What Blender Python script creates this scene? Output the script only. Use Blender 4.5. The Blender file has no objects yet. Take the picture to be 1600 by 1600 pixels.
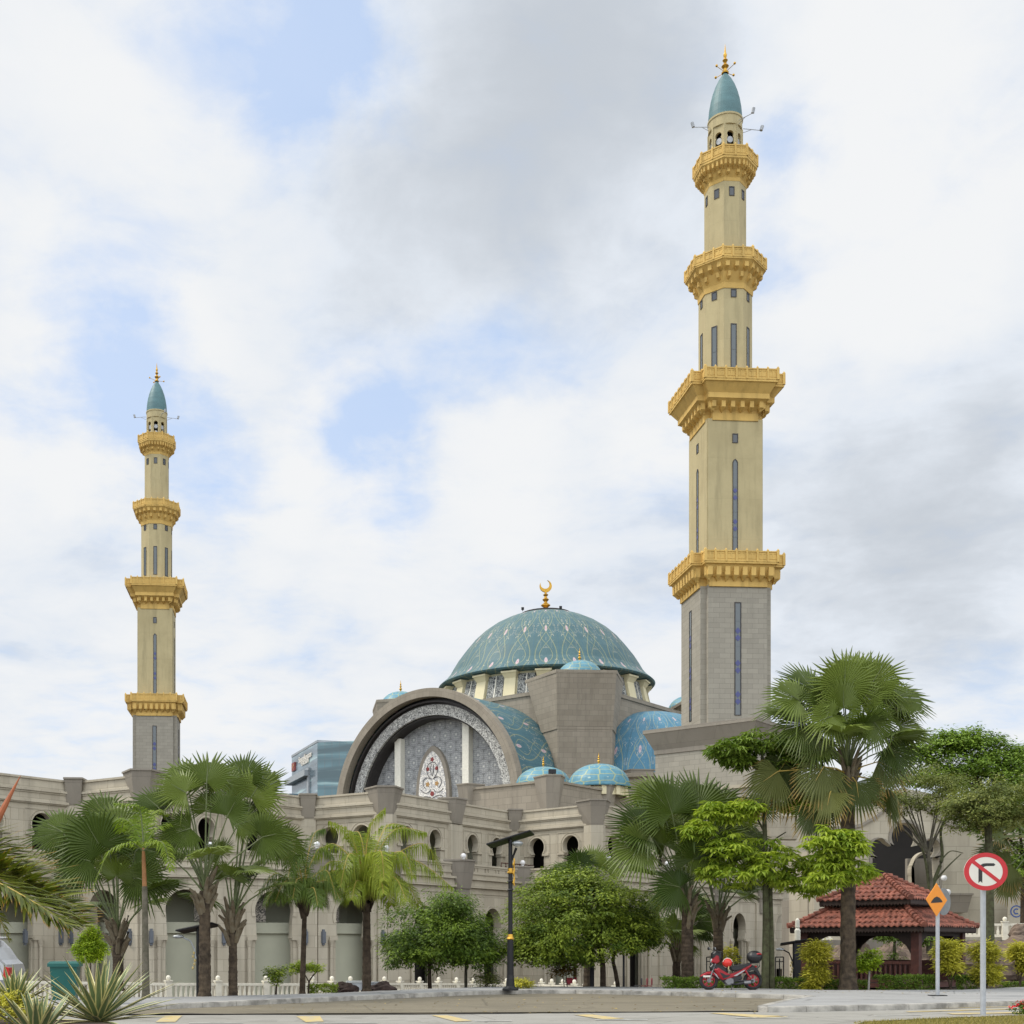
import bpy, math, random
from mathutils import Vector, Matrix, noise

# ------------------------------------------------------------------ camera, sky, sun, exposure
SC = bpy.context.scene
COL = SC.collection
CX, HY, F, CZ = 590.0, 1475.0, 1950.0, 1.5     # principal column, horizon row, focal length (photo px), eye height


def at(px, Y, y=None, z=0.0):
    """point at depth Y metres along the view, from a photo column (and a photo row or a height)"""
    if y is not None:
        z = CZ + (HY - y) * Y / F
    return Vector(((px - CX) / F * Y, Y, z))


def gd(px, y, z=0.0):
    """point on the level z seen at photo pixel (px, y)"""
    Y = (CZ - z) * F / (y - HY)
    return Vector(((px - CX) / F * Y, Y, z))


cam_d = bpy.data.cameras.new('camera')
cam_d.sensor_width = 36.0
cam_d.lens = F / 1600 * 36.0
cam_d.shift_x = (800 - CX) / 1600
cam_d.shift_y = (HY - 800) / 1600
cam_d.clip_end = 3000
cam_d.clip_start = 0.1
cam = bpy.data.objects.new('camera', cam_d)
COL.objects.link(cam)
cam.location = (0, 0, CZ)
cam.rotation_euler = (math.pi / 2, 0, 0)
SC.camera = cam

SC.view_settings.view_transform = 'Standard'
SC.view_settings.look = 'None'
SC.view_settings.exposure = 0.3
SC.view_settings.gamma = 1.0
SC.cycles.max_bounces = 6
SC.cycles.transparent_max_bounces = 8

SUN_EL, SUN_AZ = 52.0, -84.0                    # degrees; azimuth from the view direction, left negative
sd = bpy.data.lights.new('sun', 'SUN')
sd.energy = 2.1
sd.angle = math.radians(14)
sd.color = (1.0, 0.93, 0.82)
sun = bpy.data.objects.new('sun', sd)
COL.objects.link(sun)
sv = Vector((math.cos(math.radians(SUN_EL)) * math.sin(math.radians(SUN_AZ)),
             math.cos(math.radians(SUN_EL)) * math.cos(math.radians(SUN_AZ)), math.sin(math.radians(SUN_EL))))
sun.rotation_euler = sv.to_track_quat('Z', 'Y').to_euler()


class NT:
    """small node-tree helper"""
    def __init__(s, tree):
        s.t = tree
        s.n = tree.nodes
        s.l = tree.links

    def new(s, typ, ins=None, **kw):
        nd = s.n.new(typ)
        for k, v in kw.items():
            setattr(nd, k, v)
        for k, v in (ins or {}).items():
            s.set(nd.inputs[k], v)
        return nd

    def set(s, sock, v):
        if hasattr(v, 'is_output'):
            s.l.new(v, sock)
        else:
            sock.default_value = v

    def m(s, op, a, b=None, c=None, clamp=False):
        nd = s.n.new('ShaderNodeMath')
        nd.operation = op
        nd.use_clamp = clamp
        s.set(nd.inputs[0], a)
        if b is not None:
            s.set(nd.inputs[1], b)
        if c is not None:
            s.set(nd.inputs[2], c)
        return nd.outputs[0]

    def v(s, op, a, b=None, out=0):
        nd = s.n.new('ShaderNodeVectorMath')
        nd.operation = op
        s.set(nd.inputs[0], a)
        if b is not None:
            s.set(nd.inputs[1], b)
        return nd.outputs[out]

    def ss(s, x, a, b, lo=0.0, hi=1.0):
        nd = s.n.new('ShaderNodeMapRange')
        nd.interpolation_type = 'SMOOTHSTEP'
        s.set(nd.inputs[0], x)
        nd.inputs[1].default_value = a
        nd.inputs[2].default_value = b
        nd.inputs[3].default_value = lo
        nd.inputs[4].default_value = hi
        return nd.outputs[0]

    def mix(s, f, a, b, typ='MIX'):
        nd = s.n.new('ShaderNodeMix')
        nd.data_type = 'RGBA'
        nd.blend_type = typ
        s.set(nd.inputs[0], f)
        s.set(nd.inputs[6], a if hasattr(a, 'is_output') else tuple(a)[:3] + (1,))
        s.set(nd.inputs[7], b if hasattr(b, 'is_output') else tuple(b)[:3] + (1,))
        return nd.outputs[2]

    def noise(s, vec, scale, detail=4, rough=.55, dist=0.0):
        nd = s.n.new('ShaderNodeTexNoise')
        if vec is not None:
            s.l.new(vec, nd.inputs['Vector'])
        nd.inputs['Scale'].default_value = scale
        nd.inputs['Detail'].default_value = detail
        nd.inputs['Roughness'].default_value = rough
        nd.inputs['Distortion'].default_value = dist
        return nd.outputs[0]


def ray(px, y):
    return Vector(((px - CX) / F, 1.0, (HY - y) / F)).normalized()


def make_world():
    w = bpy.data.worlds.new('World')
    SC.world = w
    w.use_nodes = True
    t = NT(w.node_tree)
    t.n.clear()
    STR = 0.1
    tc = t.new('ShaderNodeTexCoord')
    d = tc.outputs['Generated']
    sky = t.new('ShaderNodeTexSky', sky_type='NISHITA', sun_disc=False)
    sky.sun_elevation = math.radians(SUN_EL)
    sky.sun_rotation = math.radians(SUN_AZ)
    sky.air_density = 1.0
    sky.dust_density = 1.4
    sky.ozone_density = 1.5
    # cloud decks drawn on a level layer above the town: direction divided by its height
    sep = t.new('ShaderNodeSeparateXYZ', {0: d})
    h = t.m('ADD', t.m('MAXIMUM', sep.outputs[2], 0.0), 0.16)
    p = t.v('DIVIDE', d, t.new('ShaderNodeCombineXYZ', {0: h, 1: h, 2: h}).outputs[0])
    p = t.v('MULTIPLY', p, (1, 1, 0))
    big = t.noise(p, 1.25, 3, .5, .6)
    mid = t.noise(p, 3.4, 7, .56, .5)
    fine = t.noise(p, 10, 6, .6, .3)
    dd = t.v('ADD', d, t.v('MULTIPLY', t.v('SUBTRACT', t.new('ShaderNodeTexNoise', {'Vector': d, 'Scale': 7.0, 'Detail': 9.0, 'Roughness': .6}).outputs[1],
                                         (.5, .5, .5)), (.13, .13, .13)))

    def blob(px, y, r, soft=.0):
        c = ray(px, y)
        dist = t.v('DISTANCE', dd, tuple(c), out=1)
        return t.ss(dist, r * soft, r, 1.0, 0.0)

    def total(lst):
        o = None
        for px, y, r, a in lst:
            b = t.m('MULTIPLY', blob(px, y, r / F * .98), a)
            o = b if o is None else t.m('ADD', o, b)
        return o
    gaps = total([(545, 85, 120, .75), (430, 45, 170, .6), (470, 205, 120, .5), (605, 740, 105, .6), (660, 690, 80, .3), (560, 830, 110, .25), (740, 585, 130, .4), (170, 560, 170, .6),
                  (330, 740, 150, .6), (1215, 220, 110, .65), (1195, 420, 110, .4), (640, 610, 130, .3), (160, 420, 140, .3), (240, 620, 180, .5), (860, 560, 150, .35),
                  (120, 1130, 170, .25), (1540, 1090, 180, .3), (420, 1140, 220, .25), (300, 150, 200, .42), (60, 640, 120, .3)])
    grey = total([(850, 200, 430, .75), (700, 330, 300, .3), (960, 120, 300, .35), (860, 20, 260, .25), (1420, 700, 400, .5), (1000, 800, 260, .35),
                  (1360, 860, 300, .45), (330, 270, 200, .15), (1580, 560, 240, .3), (1480, 900, 260, .4), (90, 900, 240, .2), (600, 440, 220, .25)])
    bright = total([(500, 740, 130, 1.0), (560, 800, 80, .6), (1420, 280, 300, .6), (1300, 110, 220, .4), (90, 480, 220, .5), (1060, 680, 150, .6), (1000, 730, 90, .5), (90, 760, 160, .6), (230, 1160, 220, .4),
                    (800, 790, 170, .6), (1330, 510, 220, .6), (190, 100, 250, .4), (560, 620, 120, .6), (240, 440, 160, .5)])
    cover = t.m('SUBTRACT', t.m('ADD', t.m('MULTIPLY', mid, 1.5), t.m('ADD', t.m('MULTIPLY', fine, .85), t.m('MULTIPLY', big, .4))), gaps)
    cov = t.ss(cover, .30, 1.38)
    # faint thin veil everywhere
    cov = t.m('MAXIMUM', cov, .22)
    g = t.m('ADD', t.m('ADD', t.m('MULTIPLY', grey, .8), t.m('MULTIPLY', t.m('SUBTRACT', big, .5), .9)),
            t.m('ADD', t.m('ADD', t.m('MULTIPLY', t.m('SUBTRACT', mid, .5), -1.5), t.m('MULTIPLY', t.m('SUBTRACT', fine, .5), -.6)), t.m('MULTIPLY', bright, -.65)))
    g = t.ss(g, -.45, 1.15)
    ramp = t.new('ShaderNodeValToRGB', {0: g})
    cr = ramp.color_ramp
    cr.elements[0].position = 0.0
    cr.elements[0].color = (7.3, 7.4, 7.5, 1)
    cr.elements[1].position = 1.0
    cr.elements[1].color = (4.6, 4.95, 5.4, 1)
    e = cr.elements.new(.45)
    e.color = (6.3, 6.7, 7.25, 1)
    blue = t.mix(.7, t.mix(1.0, sky.outputs[0], (1.7, 1.6, 1.5), 'MULTIPLY'), (4.5, 5.9, 8.4))
    col = t.mix(cov, blue, ramp.outputs[0])
    # pale band of haze low over the horizon
    lowf = t.ss(sep.outputs[2], 0.0, .17, .55, 0.0)
    col = t.mix(lowf, col, (5.7, 6.4, 7.1))
    # below the horizon: dull ground colour
    below = t.ss(sep.outputs[2], -.08, -.01, 1.0, 0.0)
    col = t.mix(below, col, (2.2, 2.2, 2.0))
    # gain added to unseen sky overhead and behind the viewer, to light the walls
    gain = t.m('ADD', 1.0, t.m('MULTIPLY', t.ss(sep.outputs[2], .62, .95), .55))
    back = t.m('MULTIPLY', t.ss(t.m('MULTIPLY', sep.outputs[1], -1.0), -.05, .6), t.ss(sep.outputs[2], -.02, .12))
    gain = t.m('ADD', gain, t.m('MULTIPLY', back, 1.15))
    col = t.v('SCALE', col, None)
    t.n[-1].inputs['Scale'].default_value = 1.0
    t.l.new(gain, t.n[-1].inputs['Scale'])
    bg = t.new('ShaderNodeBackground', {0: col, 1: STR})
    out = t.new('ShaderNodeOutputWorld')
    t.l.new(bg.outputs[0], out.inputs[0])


make_world()

# ------------------------------------------------------------------ materials


def mat(name):
    m = bpy.data.materials.new(name)
    m.use_nodes = True
    t = NT(m.node_tree)
    t.n.clear()
    out = t.new('ShaderNodeOutputMaterial')
    b = t.new('ShaderNodeBsdfPrincipled')
    t.l.new(b.outputs[0], out.inputs[0])
    return m, t, b, out


def bump(t, b, height, strength=.3, dist=.02):
    bp = t.new('ShaderNodeBump', {'Height': height, 'Strength': strength, 'Distance': dist})
    t.l.new(bp.outputs[0], b.inputs['Normal'])


def plain(name, c, rough=.6, metal=0.0, var=.12, scale=3.0, spec=.5, bmp=0.0, c2=None):
    m, t, b, o = mat(name)
    tc = t.new('ShaderNodeTexCoord')
    n = t.noise(tc.outputs['Object'], scale, 6, .6)
    c2 = c2 or tuple(x * (1 - var * 2) for x in c)
    col = t.mix(t.ss(n, .3, .7), c2, c)
    t.l.new(col, b.inputs['Base Color'])
    b.inputs['Roughness'].default_value = rough
    b.inputs['Metallic'].default_value = metal
    b.inputs['Specular IOR Level'].default_value = spec
    if bmp:
        bump(t, b, t.noise(tc.outputs['Object'], scale * 6, 5, .6), bmp, .02)
    return m


def stone(name, c, c2, bw=1.2, bh=.6, mortar=.012, stain=.35, rough=.75, mcol=.55, streak=1.0, bwob=.25):
    """cut stone cladding: jointed slabs with rain streaks and blotches, UV in metres"""
    m, t, b, o = mat(name)
    tc = t.new('ShaderNodeTexCoord')
    br = t.new('ShaderNodeTexBrick', {'Vector': tc.outputs['UV'], 'Scale': 1.0, 'Mortar Size': mortar, 'Brick Width': bw,
                                      'Row Height': bh, 'Bias': -.1, 'Mortar Smooth': .3})
    br.offset = .5
    br.inputs['Color1'].default_value = tuple(c) + (1,)
    br.inputs['Color2'].default_value = tuple(c2) + (1,)
    br.inputs['Mortar'].default_value = tuple(x * mcol for x in c) + (1,)
    mp = t.new('ShaderNodeMapping', {'Vector': tc.outputs['Object'], 'Scale': (1.0, 1.0, .12)})
    s1 = t.noise(mp.outputs[0], 1.5 * streak, 7, .65)
    s2 = t.noise(tc.outputs['Object'], .35, 5, .6)
    s3 = t.noise(tc.outputs['Object'], 14, 4, .6)
    f = t.m('MULTIPLY', t.ss(s1, .45, .75), stain)
    col = t.mix(f, br.outputs[0], tuple(x * .45 for x in c))
    col = t.mix(t.m('MULTIPLY', t.ss(s2, .4, .7), stain * .7), col, (c[0] * .62, c[1] * .6, c[2] * .56))
    col = t.mix(t.m('MULTIPLY', t.ss(s3, .3, .8), bwob), col, tuple(x * .7 for x in c))
    t.l.new(col, b.inputs['Base Color'])
    b.inputs['Roughness'].default_value = rough
    b.inputs['Specular IOR Level'].default_value = .3
    bump(t, b, t.m('ADD', t.m('MULTIPLY', br.outputs[1], -1.0), t.m('MULTIPLY', s3, .3)), .35, .02)
    return m


def leafmat(name, lo, hi, tip=None, tipw=.0, trans=.3, rough=.5, tipstart=.75):
    """leaves: UV.x is a random number per leaf, UV.y runs from base to tip"""
    m, t, b, o = mat(name)
    tc = t.new('ShaderNodeTexCoord')
    sp = t.new('ShaderNodeSeparateXYZ', {0: tc.outputs['UV']})
    col = t.mix(sp.outputs[0], lo, hi)
    if tip:
        f = t.m('MULTIPLY', t.ss(sp.outputs[1], tipstart, 1.0), tipw)
        n = t.noise(tc.outputs['Object'], 2.2, 3)
        f = t.m('MULTIPLY', f, t.ss(n, .25, .52))
        col = t.mix(f, col, tip)
    t.l.new(col, b.inputs['Base Color'])
    b.inputs['Roughness'].default_value = rough
    b.inputs['Specular IOR Level'].default_value = .22
    tr = t.new('ShaderNodeBsdfTranslucent')
    t.l.new(t.mix(1.0, col, (1.15, 1.25, .6), 'MULTIPLY'), tr.inputs[0])
    mx = t.new('ShaderNodeMixShader', {0: trans})
    t.l.new(b.outputs[0], mx.inputs[1])
    t.l.new(tr.outputs[0], mx.inputs[2])
    t.l.new(mx.outputs[0], o.inputs[0])
    return m


def glass(name, c=(.03, .04, .05), rough=.08, spec=.8):
    m, t, b, o = mat(name)
    b.inputs['Base Color'].default_value = tuple(c) + (1,)
    b.inputs['Roughness'].default_value = rough
    b.inputs['Specular IOR Level'].default_value = spec
    return m


def dome_mat(name, base, vine, scale_u, scale_v, seams=True, flower=True):
    """tiled dome: UV.x counts the gores, UV.y runs up; scrolling vines and blossoms in the tilework"""
    m, t, b, o = mat(name)
    tc = t.new('ShaderNodeTexCoord')
    sp = t.new('ShaderNodeSeparateXYZ', {0: tc.outputs['UV']})
    u, v = sp.outputs[0], sp.outputs[1]
    uv = tc.outputs['UV']
    fu = t.m('FRACT', u)
    cu = t.m('ABSOLUTE', t.m('SUBTRACT', fu, .5))
    n0 = t.noise(tc.outputs['Object'], .6, 5, .6)
    nf = t.noise(tc.outputs['Object'], 9, 4, .6)
    col = t.mix(t.ss(n0, .35, .7), base, (base[0] * .8, base[1] * .82, base[2] * .82))
    col = t.mix(t.m('MULTIPLY', t.ss(nf, .42, .62), .6), col, (base[0] * .6, base[1] * .75, base[2] * .8))
    # main scroll: two mirrored sine vines per gore
    for k, (amp, fr, ph, wd) in enumerate([(.40, 5.0, 0.0, .026), (.24, 11.0, 1.3, .02)]):
        sn = t.m('MULTIPLY', t.m('ABSOLUTE', t.m('SINE', t.m('ADD', t.m('MULTIPLY', v, fr * scale_v), ph))), amp)
        dd = t.m('ABSOLUTE', t.m('SUBTRACT', cu, sn))
        f = t.ss(dd, wd * .4, wd, 1.0, 0.0)
        col = t.mix(t.m('MULTIPLY', t.m('MULTIPLY', f, .55), t.ss(nf, .3, .6, .35, 1.0)), col, vine)
    # pale leaf flecks from the contour of a stretched noise
    mp = t.new('ShaderNodeMapping', {'Vector': t.new('ShaderNodeCombineXYZ', {0: cu, 1: v, 2: 0.0}).outputs[0], 'Scale': (7.0 * scale_u, 9.0 * scale_v, 1)})
    nn = t.noise(mp.outputs[0], 1.0, 1.0, .5, 1.2)
    f = t.ss(t.m('ABSOLUTE', t.m('SUBTRACT', nn, .5)), .006, .02, 1.0, 0.0)
    msk = t.ss(t.noise(mp.outputs[0], .8, 1, .5), .5, .58)
    col = t.mix(t.m('MULTIPLY', t.m('MULTIPLY', f, msk), .6), col, (.62, .54, .40))
    if flower:
        fv = t.m('FRACT', t.m('MULTIPLY', v, 2.2 * scale_v))
        dx = t.m('MULTIPLY', cu, 1.0)
        dy = t.m('MULTIPLY', t.m('SUBTRACT', fv, .5), .55)
        dist = t.m('SQRT', t.m('ADD', t.m('MULTIPLY', dx, dx), t.m('MULTIPLY', dy, dy)))
        col = t.mix(t.ss(dist, .045, .065, .8, 0.0), col, (.55, .42, .42))
        col = t.mix(t.ss(dist, .015, .022, 1.0, 0.0), col, (.36, .18, .25))
    if seams:
        col = t.mix(t.m('MULTIPLY', t.ss(cu, .478, .492), .75), col, (.05, .12, .16))
    t.l.new(col, b.inputs['Base Color'])
    b.inputs['Roughness'].default_value = .55
    b.inputs['Specular IOR Level'].default_value = .3
    return m


def net_mat(name, base, line):
    """small tiled dome with a net of linked rosettes"""
    m, t, b, o = mat(name)
    tc = t.new('ShaderNodeTexCoord')
    vo = t.new('ShaderNodeTexVoronoi', {'Vector': tc.outputs['UV'], 'Scale': 1.0, 'Randomness': .35}, feature='DISTANCE_TO_EDGE')
    n0 = t.noise(tc.outputs['Object'], 2.0, 5, .6)
    col = t.mix(t.ss(n0, .35, .7), base, tuple(x * .8 for x in base))
    col = t.mix(t.ss(vo.outputs[0], .03, .07, .7, 0.0), col, line)
    vo2 = t.new('ShaderNodeTexVoronoi', {'Vector': tc.outputs['UV'], 'Scale': 1.0, 'Randomness': .35})
    col = t.mix(t.ss(vo2.outputs[0], .1, .14, .5, 0.0), col, (.6, .68, .5))
    t.l.new(col, b.inputs['Base Color'])
    b.inputs['Roughness'].default_value = .5
    return m


def screen_mat(name):
    """pierced grey screen: interlocking ringed rosettes, UV in metres"""
    m, t, b, o = mat(name)
    tc = t.new('ShaderNodeTexCoord')
    p = t.v('MULTIPLY', tc.outputs['UV'], (1 / 1.45, 1 / (1.45 * 1.732 / 1.0), 0))

    def cell(off):
        q = t.v('SUBTRACT', t.v('FRACTION', t.v('ADD', p, off)), (.5, .5, 0))
        return t.v('LENGTH', t.v('MULTIPLY', q, (1, 1.732, 0)), out=1)
    dist = t.m('MINIMUM', cell((0, 0, 0)), cell((.5, .5, 0)))
    rings = t.m('ADD', t.m('MULTIPLY', t.m('SINE', t.m('MULTIPLY', dist, 27.0)), .55), .35)
    vo = t.new('ShaderNodeTexVoronoi', {'Vector': tc.outputs['UV'], 'Scale': 4.6, 'Randomness': .25}, feature='DISTANCE_TO_EDGE')
    f = t.ss(rings, -.2, .5)
    f = t.m('MULTIPLY', t.m('ADD', t.m('MULTIPLY', f, .5), .5), t.ss(vo.outputs[0], .02, .16))
    col = t.mix(f, (.19, .20, .205), (.40, .41, .41))
    col = t.mix(t.ss(dist, .05, .08, 1.0, 0.0), col, (.6, .6, .56))
    col = t.mix(t.m('MULTIPLY', t.ss(dist, .47, .5, 0.0, 1.0), .7), col, (.12, .125, .13))
    t.l.new(col, b.inputs['Base Color'])
    b.inputs['Roughness'].default_value = .6
    bump(t, b, f, .5, .05)
    return m


def script_mat(name, bg=(.62, .62, .58), ink=(.10, .10, .10), s=(2.4, 2.4, 1)):
    """raised lettering band: flowing strokes, UV in metres along and across the band"""
    m, t, b, o = mat(name)
    tc = t.new('ShaderNodeTexCoord')
    mp = t.new('ShaderNodeMapping', {'Vector': tc.outputs['UV'], 'Scale': s})
    n1 = t.noise(mp.outputs[0], 1.0, 2.0, .5, 1.6)
    n2 = t.noise(mp.outputs[0], 1.9, 1.0, .5, .8)
    f1 = t.ss(t.m('ABSOLUTE', t.m('SUBTRACT', n1, .5)), .018, .05, 1.0, 0.0)
    f2 = t.ss(t.m('ABSOLUTE', t.m('SUBTRACT', n2, .53)), .015, .04, 1.0, 0.0)
    f = t.m('MAXIMUM', f1, f2)
    col = t.mix(f, bg, ink)
    t.l.new(col, b.inputs['Base Color'])
    b.inputs['Roughness'].default_value = .6
    bump(t, b, f, .4, .05)
    return m


def asphalt(name, c, c2, sc=1.0):
    m, t, b, o = mat(name)
    tc = t.new('ShaderNodeTexCoord')
    mp = t.new('ShaderNodeMapping', {'Vector': tc.outputs['Object'], 'Scale': (.25, 1.0, 1.0)})
    n1 = t.noise(mp.outputs[0], .7 * sc, 7, .65)
    n2 = t.noise(tc.outputs['Object'], 60, 4, .7)
    vo = t.new('ShaderNodeTexVoronoi', {'Vector': tc.outputs['Object'], 'Scale': .35, 'Randomness': 1.0}, feature='DISTANCE_TO_EDGE')
    col = t.mix(t.ss(n1, .32, .68), c, c2)
    col = t.mix(t.m('MULTIPLY', t.ss(n2, .4, .75), .5), col, tuple(x * .5 for x in c))
    n4 = t.noise(tc.outputs['Object'], .9, 3, .5, 1.0)
    col = t.mix(t.m('MULTIPLY', t.ss(n4, .56, .62), .35), col, tuple(x * .62 for x in c))
    col = t.mix(t.m('MULTIPLY', t.ss(vo.outputs[0], .002, .012, 1.0, 0.0), .5), col, tuple(x * .35 for x in c))
    t.l.new(col, b.inputs['Base Color'])
    b.inputs['Roughness'].default_value = .85
    b.inputs['Specular IOR Level'].default_value = .3
    bump(t, b, n2, .4, .01)
    return m


def curtain(name, glassc, frame, bw, bh):
    m, t, b, o = mat(name)
    tc = t.new('ShaderNodeTexCoord')
    br = t.new('ShaderNodeTexBrick', {'Vector': tc.outputs['UV'], 'Scale': 1.0, 'Mortar Size': .09, 'Brick Width': bw, 'Row Height': bh})
    br.offset = 0
    br.inputs['Color1'].default_value = tuple(glassc) + (1,)
    br.inputs['Color2'].default_value = tuple(x * .8 for x in glassc) + (1,)
    br.inputs['Mortar'].default_value = tuple(frame) + (1,)
    mp = t.new('ShaderNodeMapping', {'Vector': tc.outputs['UV'], 'Scale': (.012, .16, 1)})
    n = t.noise(mp.outputs[0], 1.6, 3, .6)
    col = t.mix(t.ss(n, .42, .6), br.outputs[0], tuple(x * .45 for x in glassc))
    n2 = t.noise(mp.outputs[0], 3.1, 3, .6)
    col = t.mix(t.m('MULTIPLY', t.ss(n2, .55, .66), .6), col, (.42, .62, .62))
    t.l.new(col, b.inputs['Base Color'])
    b.inputs['Roughness'].default_value = .18
    b.inputs['Specular IOR Level'].default_value = .7
    return m


M = {}
M['stone'] = stone('grey stone cladding', (.485, .44, .345), (.395, .352, .272), 1.3, .65, .012, .48)
M['stone_plain'] = stone('smooth grey stone', (.45, .408, .32), (.425, .382, .298), 2.2, 3.0, .008, .52)
M['stone_dark'] = stone('weathered brown stone', (.27, .243, .20), (.24, .215, .18), 2.4, 1.2, .008, .35)
M['stone_fine'] = stone('coursed grey stone', (.335, .312, .258), (.285, .265, .22), .95, .42, .012, .22)
M['stone_hall'] = stone('hall stone cladding', (.30, .266, .212), (.25, .22, .175), .9, .55, .014, .4)
M['cream'] = stone('cream plaster', (.47, .40, .225), (.445, .378, .212), 2.4, 3.4, .008, .45, mcol=.8, bwob=.1)
M['cream_light'] = stone('pale cream plaster', (.66, .60, .40), (.62, .57, .38), 3.0, 3.0, .004, .18, mcol=.8, bwob=.1)
M['gold'] = stone('ochre painted concrete', (.67, .45, .14), (.61, .405, .125), 6.0, 4.0, .004, .6, mcol=.8, bwob=.2)
M['gilt'] = plain('gilt metal', (.62, .36, .055), .32, .75, .1, 4)
M['palegreen'] = plain('pale green plaster', (.49, .495, .385), .8, 0, .05, .5)
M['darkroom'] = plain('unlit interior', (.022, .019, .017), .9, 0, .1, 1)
M['glass'] = glass('dark window glass')
M['glass_slit'] = glass('slit window glass', (.10, .12, .13), .12, .6)
M['bronze'] = plain('dark bronze frame', (.045, .04, .038), .5, .2, .1, 4)
M['blue_motif'] = plain('blue glazed motif', (.05, .06, .2), .3, 0, .05, 4)
M['dome'] = dome_mat('turquoise tiled dome', (.078, .148, .162), (.34, .33, .14), 1.0, 1.0)
M['vault'] = dome_mat('turquoise tiled vault', (.07, .155, .185), (.34, .32, .14), 1.0, 1.0)
M['semidome'] = dome_mat('blue tiled half dome', (.075, .205, .30), (.36, .34, .14), 1.0, 1.0)
M['cupola'] = net_mat('blue tiled cupola', (.09, .25, .33), (.36, .38, .16))
M['teal_cap'] = plain('turquoise minaret cap', (.08, .18, .195), .55, 0, .1, 1.2)
M['screen'] = screen_mat('pierced grey screen')
M['script'] = script_mat('carved script band')
M['floral'] = script_mat('white floral panel', (.82, .79, .72), (.36, .36, .37), (1.5, 1.5, 1))
M['lattice'] = script_mat('pierced arch lattice', (.34, .31, .26), (.02, .02, .02), (3.2, 3.2, 1))
M['white'] = plain('white paint', (.78, .76, .66), .6, 0, .06, 5)
M['fence'] = plain('cream white fence paint', (.74, .70, .58), .7, 0, .08, 3)
M['opal'] = plain('opal glass globe', (.66, .66, .66), .2, 0, .02, 3)
M['red_tile'] = plain('weathered red roof tile', (.29, .098, .062), .7, 0, .34, 4, .4, .2)
M['darkwood'] = plain('dark stained timber', (.035, .02, .015), .6, 0, .2, 6, .4)
M['redwood'] = plain('red stained timber', (.09, .03, .022), .55, 0, .2, 6, .4)
M['black'] = plain('black metal', (.012, .012, .014), .45, .3, .1, 6)
M['panel'] = glass('solar cells', (.012, .013, .018), .45, .4)
M['steel'] = plain('galvanised steel', (.42, .44, .45), .45, .55, .08, 8)
M['greysteel'] = plain('grey painted steel', (.40, .42, .44), .5, .2, .08, 6)
M['sign_red'] = plain('red reflective sheet', (.52, .012, .02), .35, 0, .04, 4)
M['sign_white'] = plain('white reflective sheet', (.70, .67, .60), .4, 0, .03, 4)
M['sign_black'] = plain('black sign print', (.015, .015, .016), .5, 0, .03, 4)
M['sign_orange'] = plain('orange reflective sheet', (.80, .27, .012), .4, 0, .04, 4)
M['asphalt'] = asphalt('light asphalt', (.255, .246, .218), (.305, .296, .268))
M['apron'] = asphalt('brown asphalt', (.192, .168, .12), (.145, .127, .09), 1.5)
M['pave'] = asphalt('pale concrete paving', (.32, .32, .315), (.265, .265, .26))
M['kerb'] = plain('whitewashed kerb', (.46, .44, .395), .8, 0, .3, 2.5, .3, .2)
M['yellow'] = plain('worn yellow paint', (.50, .37, .12), .8, 0, .2, 4, c2=(.36, .32, .22))
M['linewhite'] = plain('worn white paint', (.5, .5, .46), .8, 0, .2, 4)
M['soil'] = plain('planting soil', (.07, .05, .032), .95, 0, .3, 3, .2, .4)
M['grass'] = plain('dry turf', (.19, .16, .05), .9, 0, .3, 9, .2, .4)
M['rock'] = plain('brown rockwork', (.21, .155, .115), .85, 0, .32, 1.6, .3, .8, c2=(.10, .075, .06))
M['bark_dark'] = plain('dark palm bark', (.035, .027, .02), .9, 0, .3, 5, .2, .9, c2=(.10, .075, .05))
M['bark_grey'] = plain('grey palm bark', (.15, .135, .105), .9, 0, .25, 6, .2, .5, c2=(.085, .08, .055))
M['bark'] = plain('brown bark', (.075, .055, .038), .9, 0, .3, 7, .2, .7)
M['boot'] = plain('old leaf bases', (.17, .145, .10), .85, 0, .25, 7, .2, .6, c2=(.12, .09, .055))
M['crownshaft'] = plain('orange crownshaft', (.33, .15, .05), .6, 0, .15, 4)
M['petiole'] = plain('green leaf stalk', (.13, .16, .06), .6, 0, .15, 4)
M['ystalk'] = plain('yellow leaf stalk', (.42, .30, .06), .6, 0, .15, 4)
M['fan'] = leafmat('fan palm leaf', (.034, .060, .010), (.145, .19, .034), (.30, .22, .07), .35, .14, .42, .9)
M['fan_dry'] = leafmat('ageing fan palm leaf', (0.060, 0.084, 0.026), (0.144, 0.156, 0.048), (.36, .22, .07), .9, .2, .5, .62)
M['coco'] = leafmat('yellow green coconut leaf', (0.108, 0.168, 0.017), (0.300, 0.348, 0.036), (.35, .30, .05), .5, .3, .45, .7)
M['coco_dark'] = leafmat('green coconut leaf', (0.054, 0.102, 0.018), (0.144, 0.204, 0.036), (.3, .25, .05), .3, .25, .45, .7)
M['coco_near'] = leafmat('coconut leaf with scorched tips', (0.066, 0.090, 0.012), (0.216, 0.228, 0.030), (.42, .19, .03), 1.0, .25, .45, .78)
M['areca'] = leafmat('lime green palm leaf', (.09, .17, .015), (.26, .33, .04), None, 0, .3, .45)
M['round'] = leafmat('glossy round tree leaf', (.030, .068, .010), (.235, .335, .042), None, 0, .25, .4)
M['round2'] = leafmat('yellow green round tree leaf', (.036, .075, .010), (.34, .42, .055), None, 0, .28, .42)
M['lime'] = leafmat('lime shrub leaf', (0.132, 0.220, 0.013), (0.396, 0.495, 0.033), None, 0, .3, .45)
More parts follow.
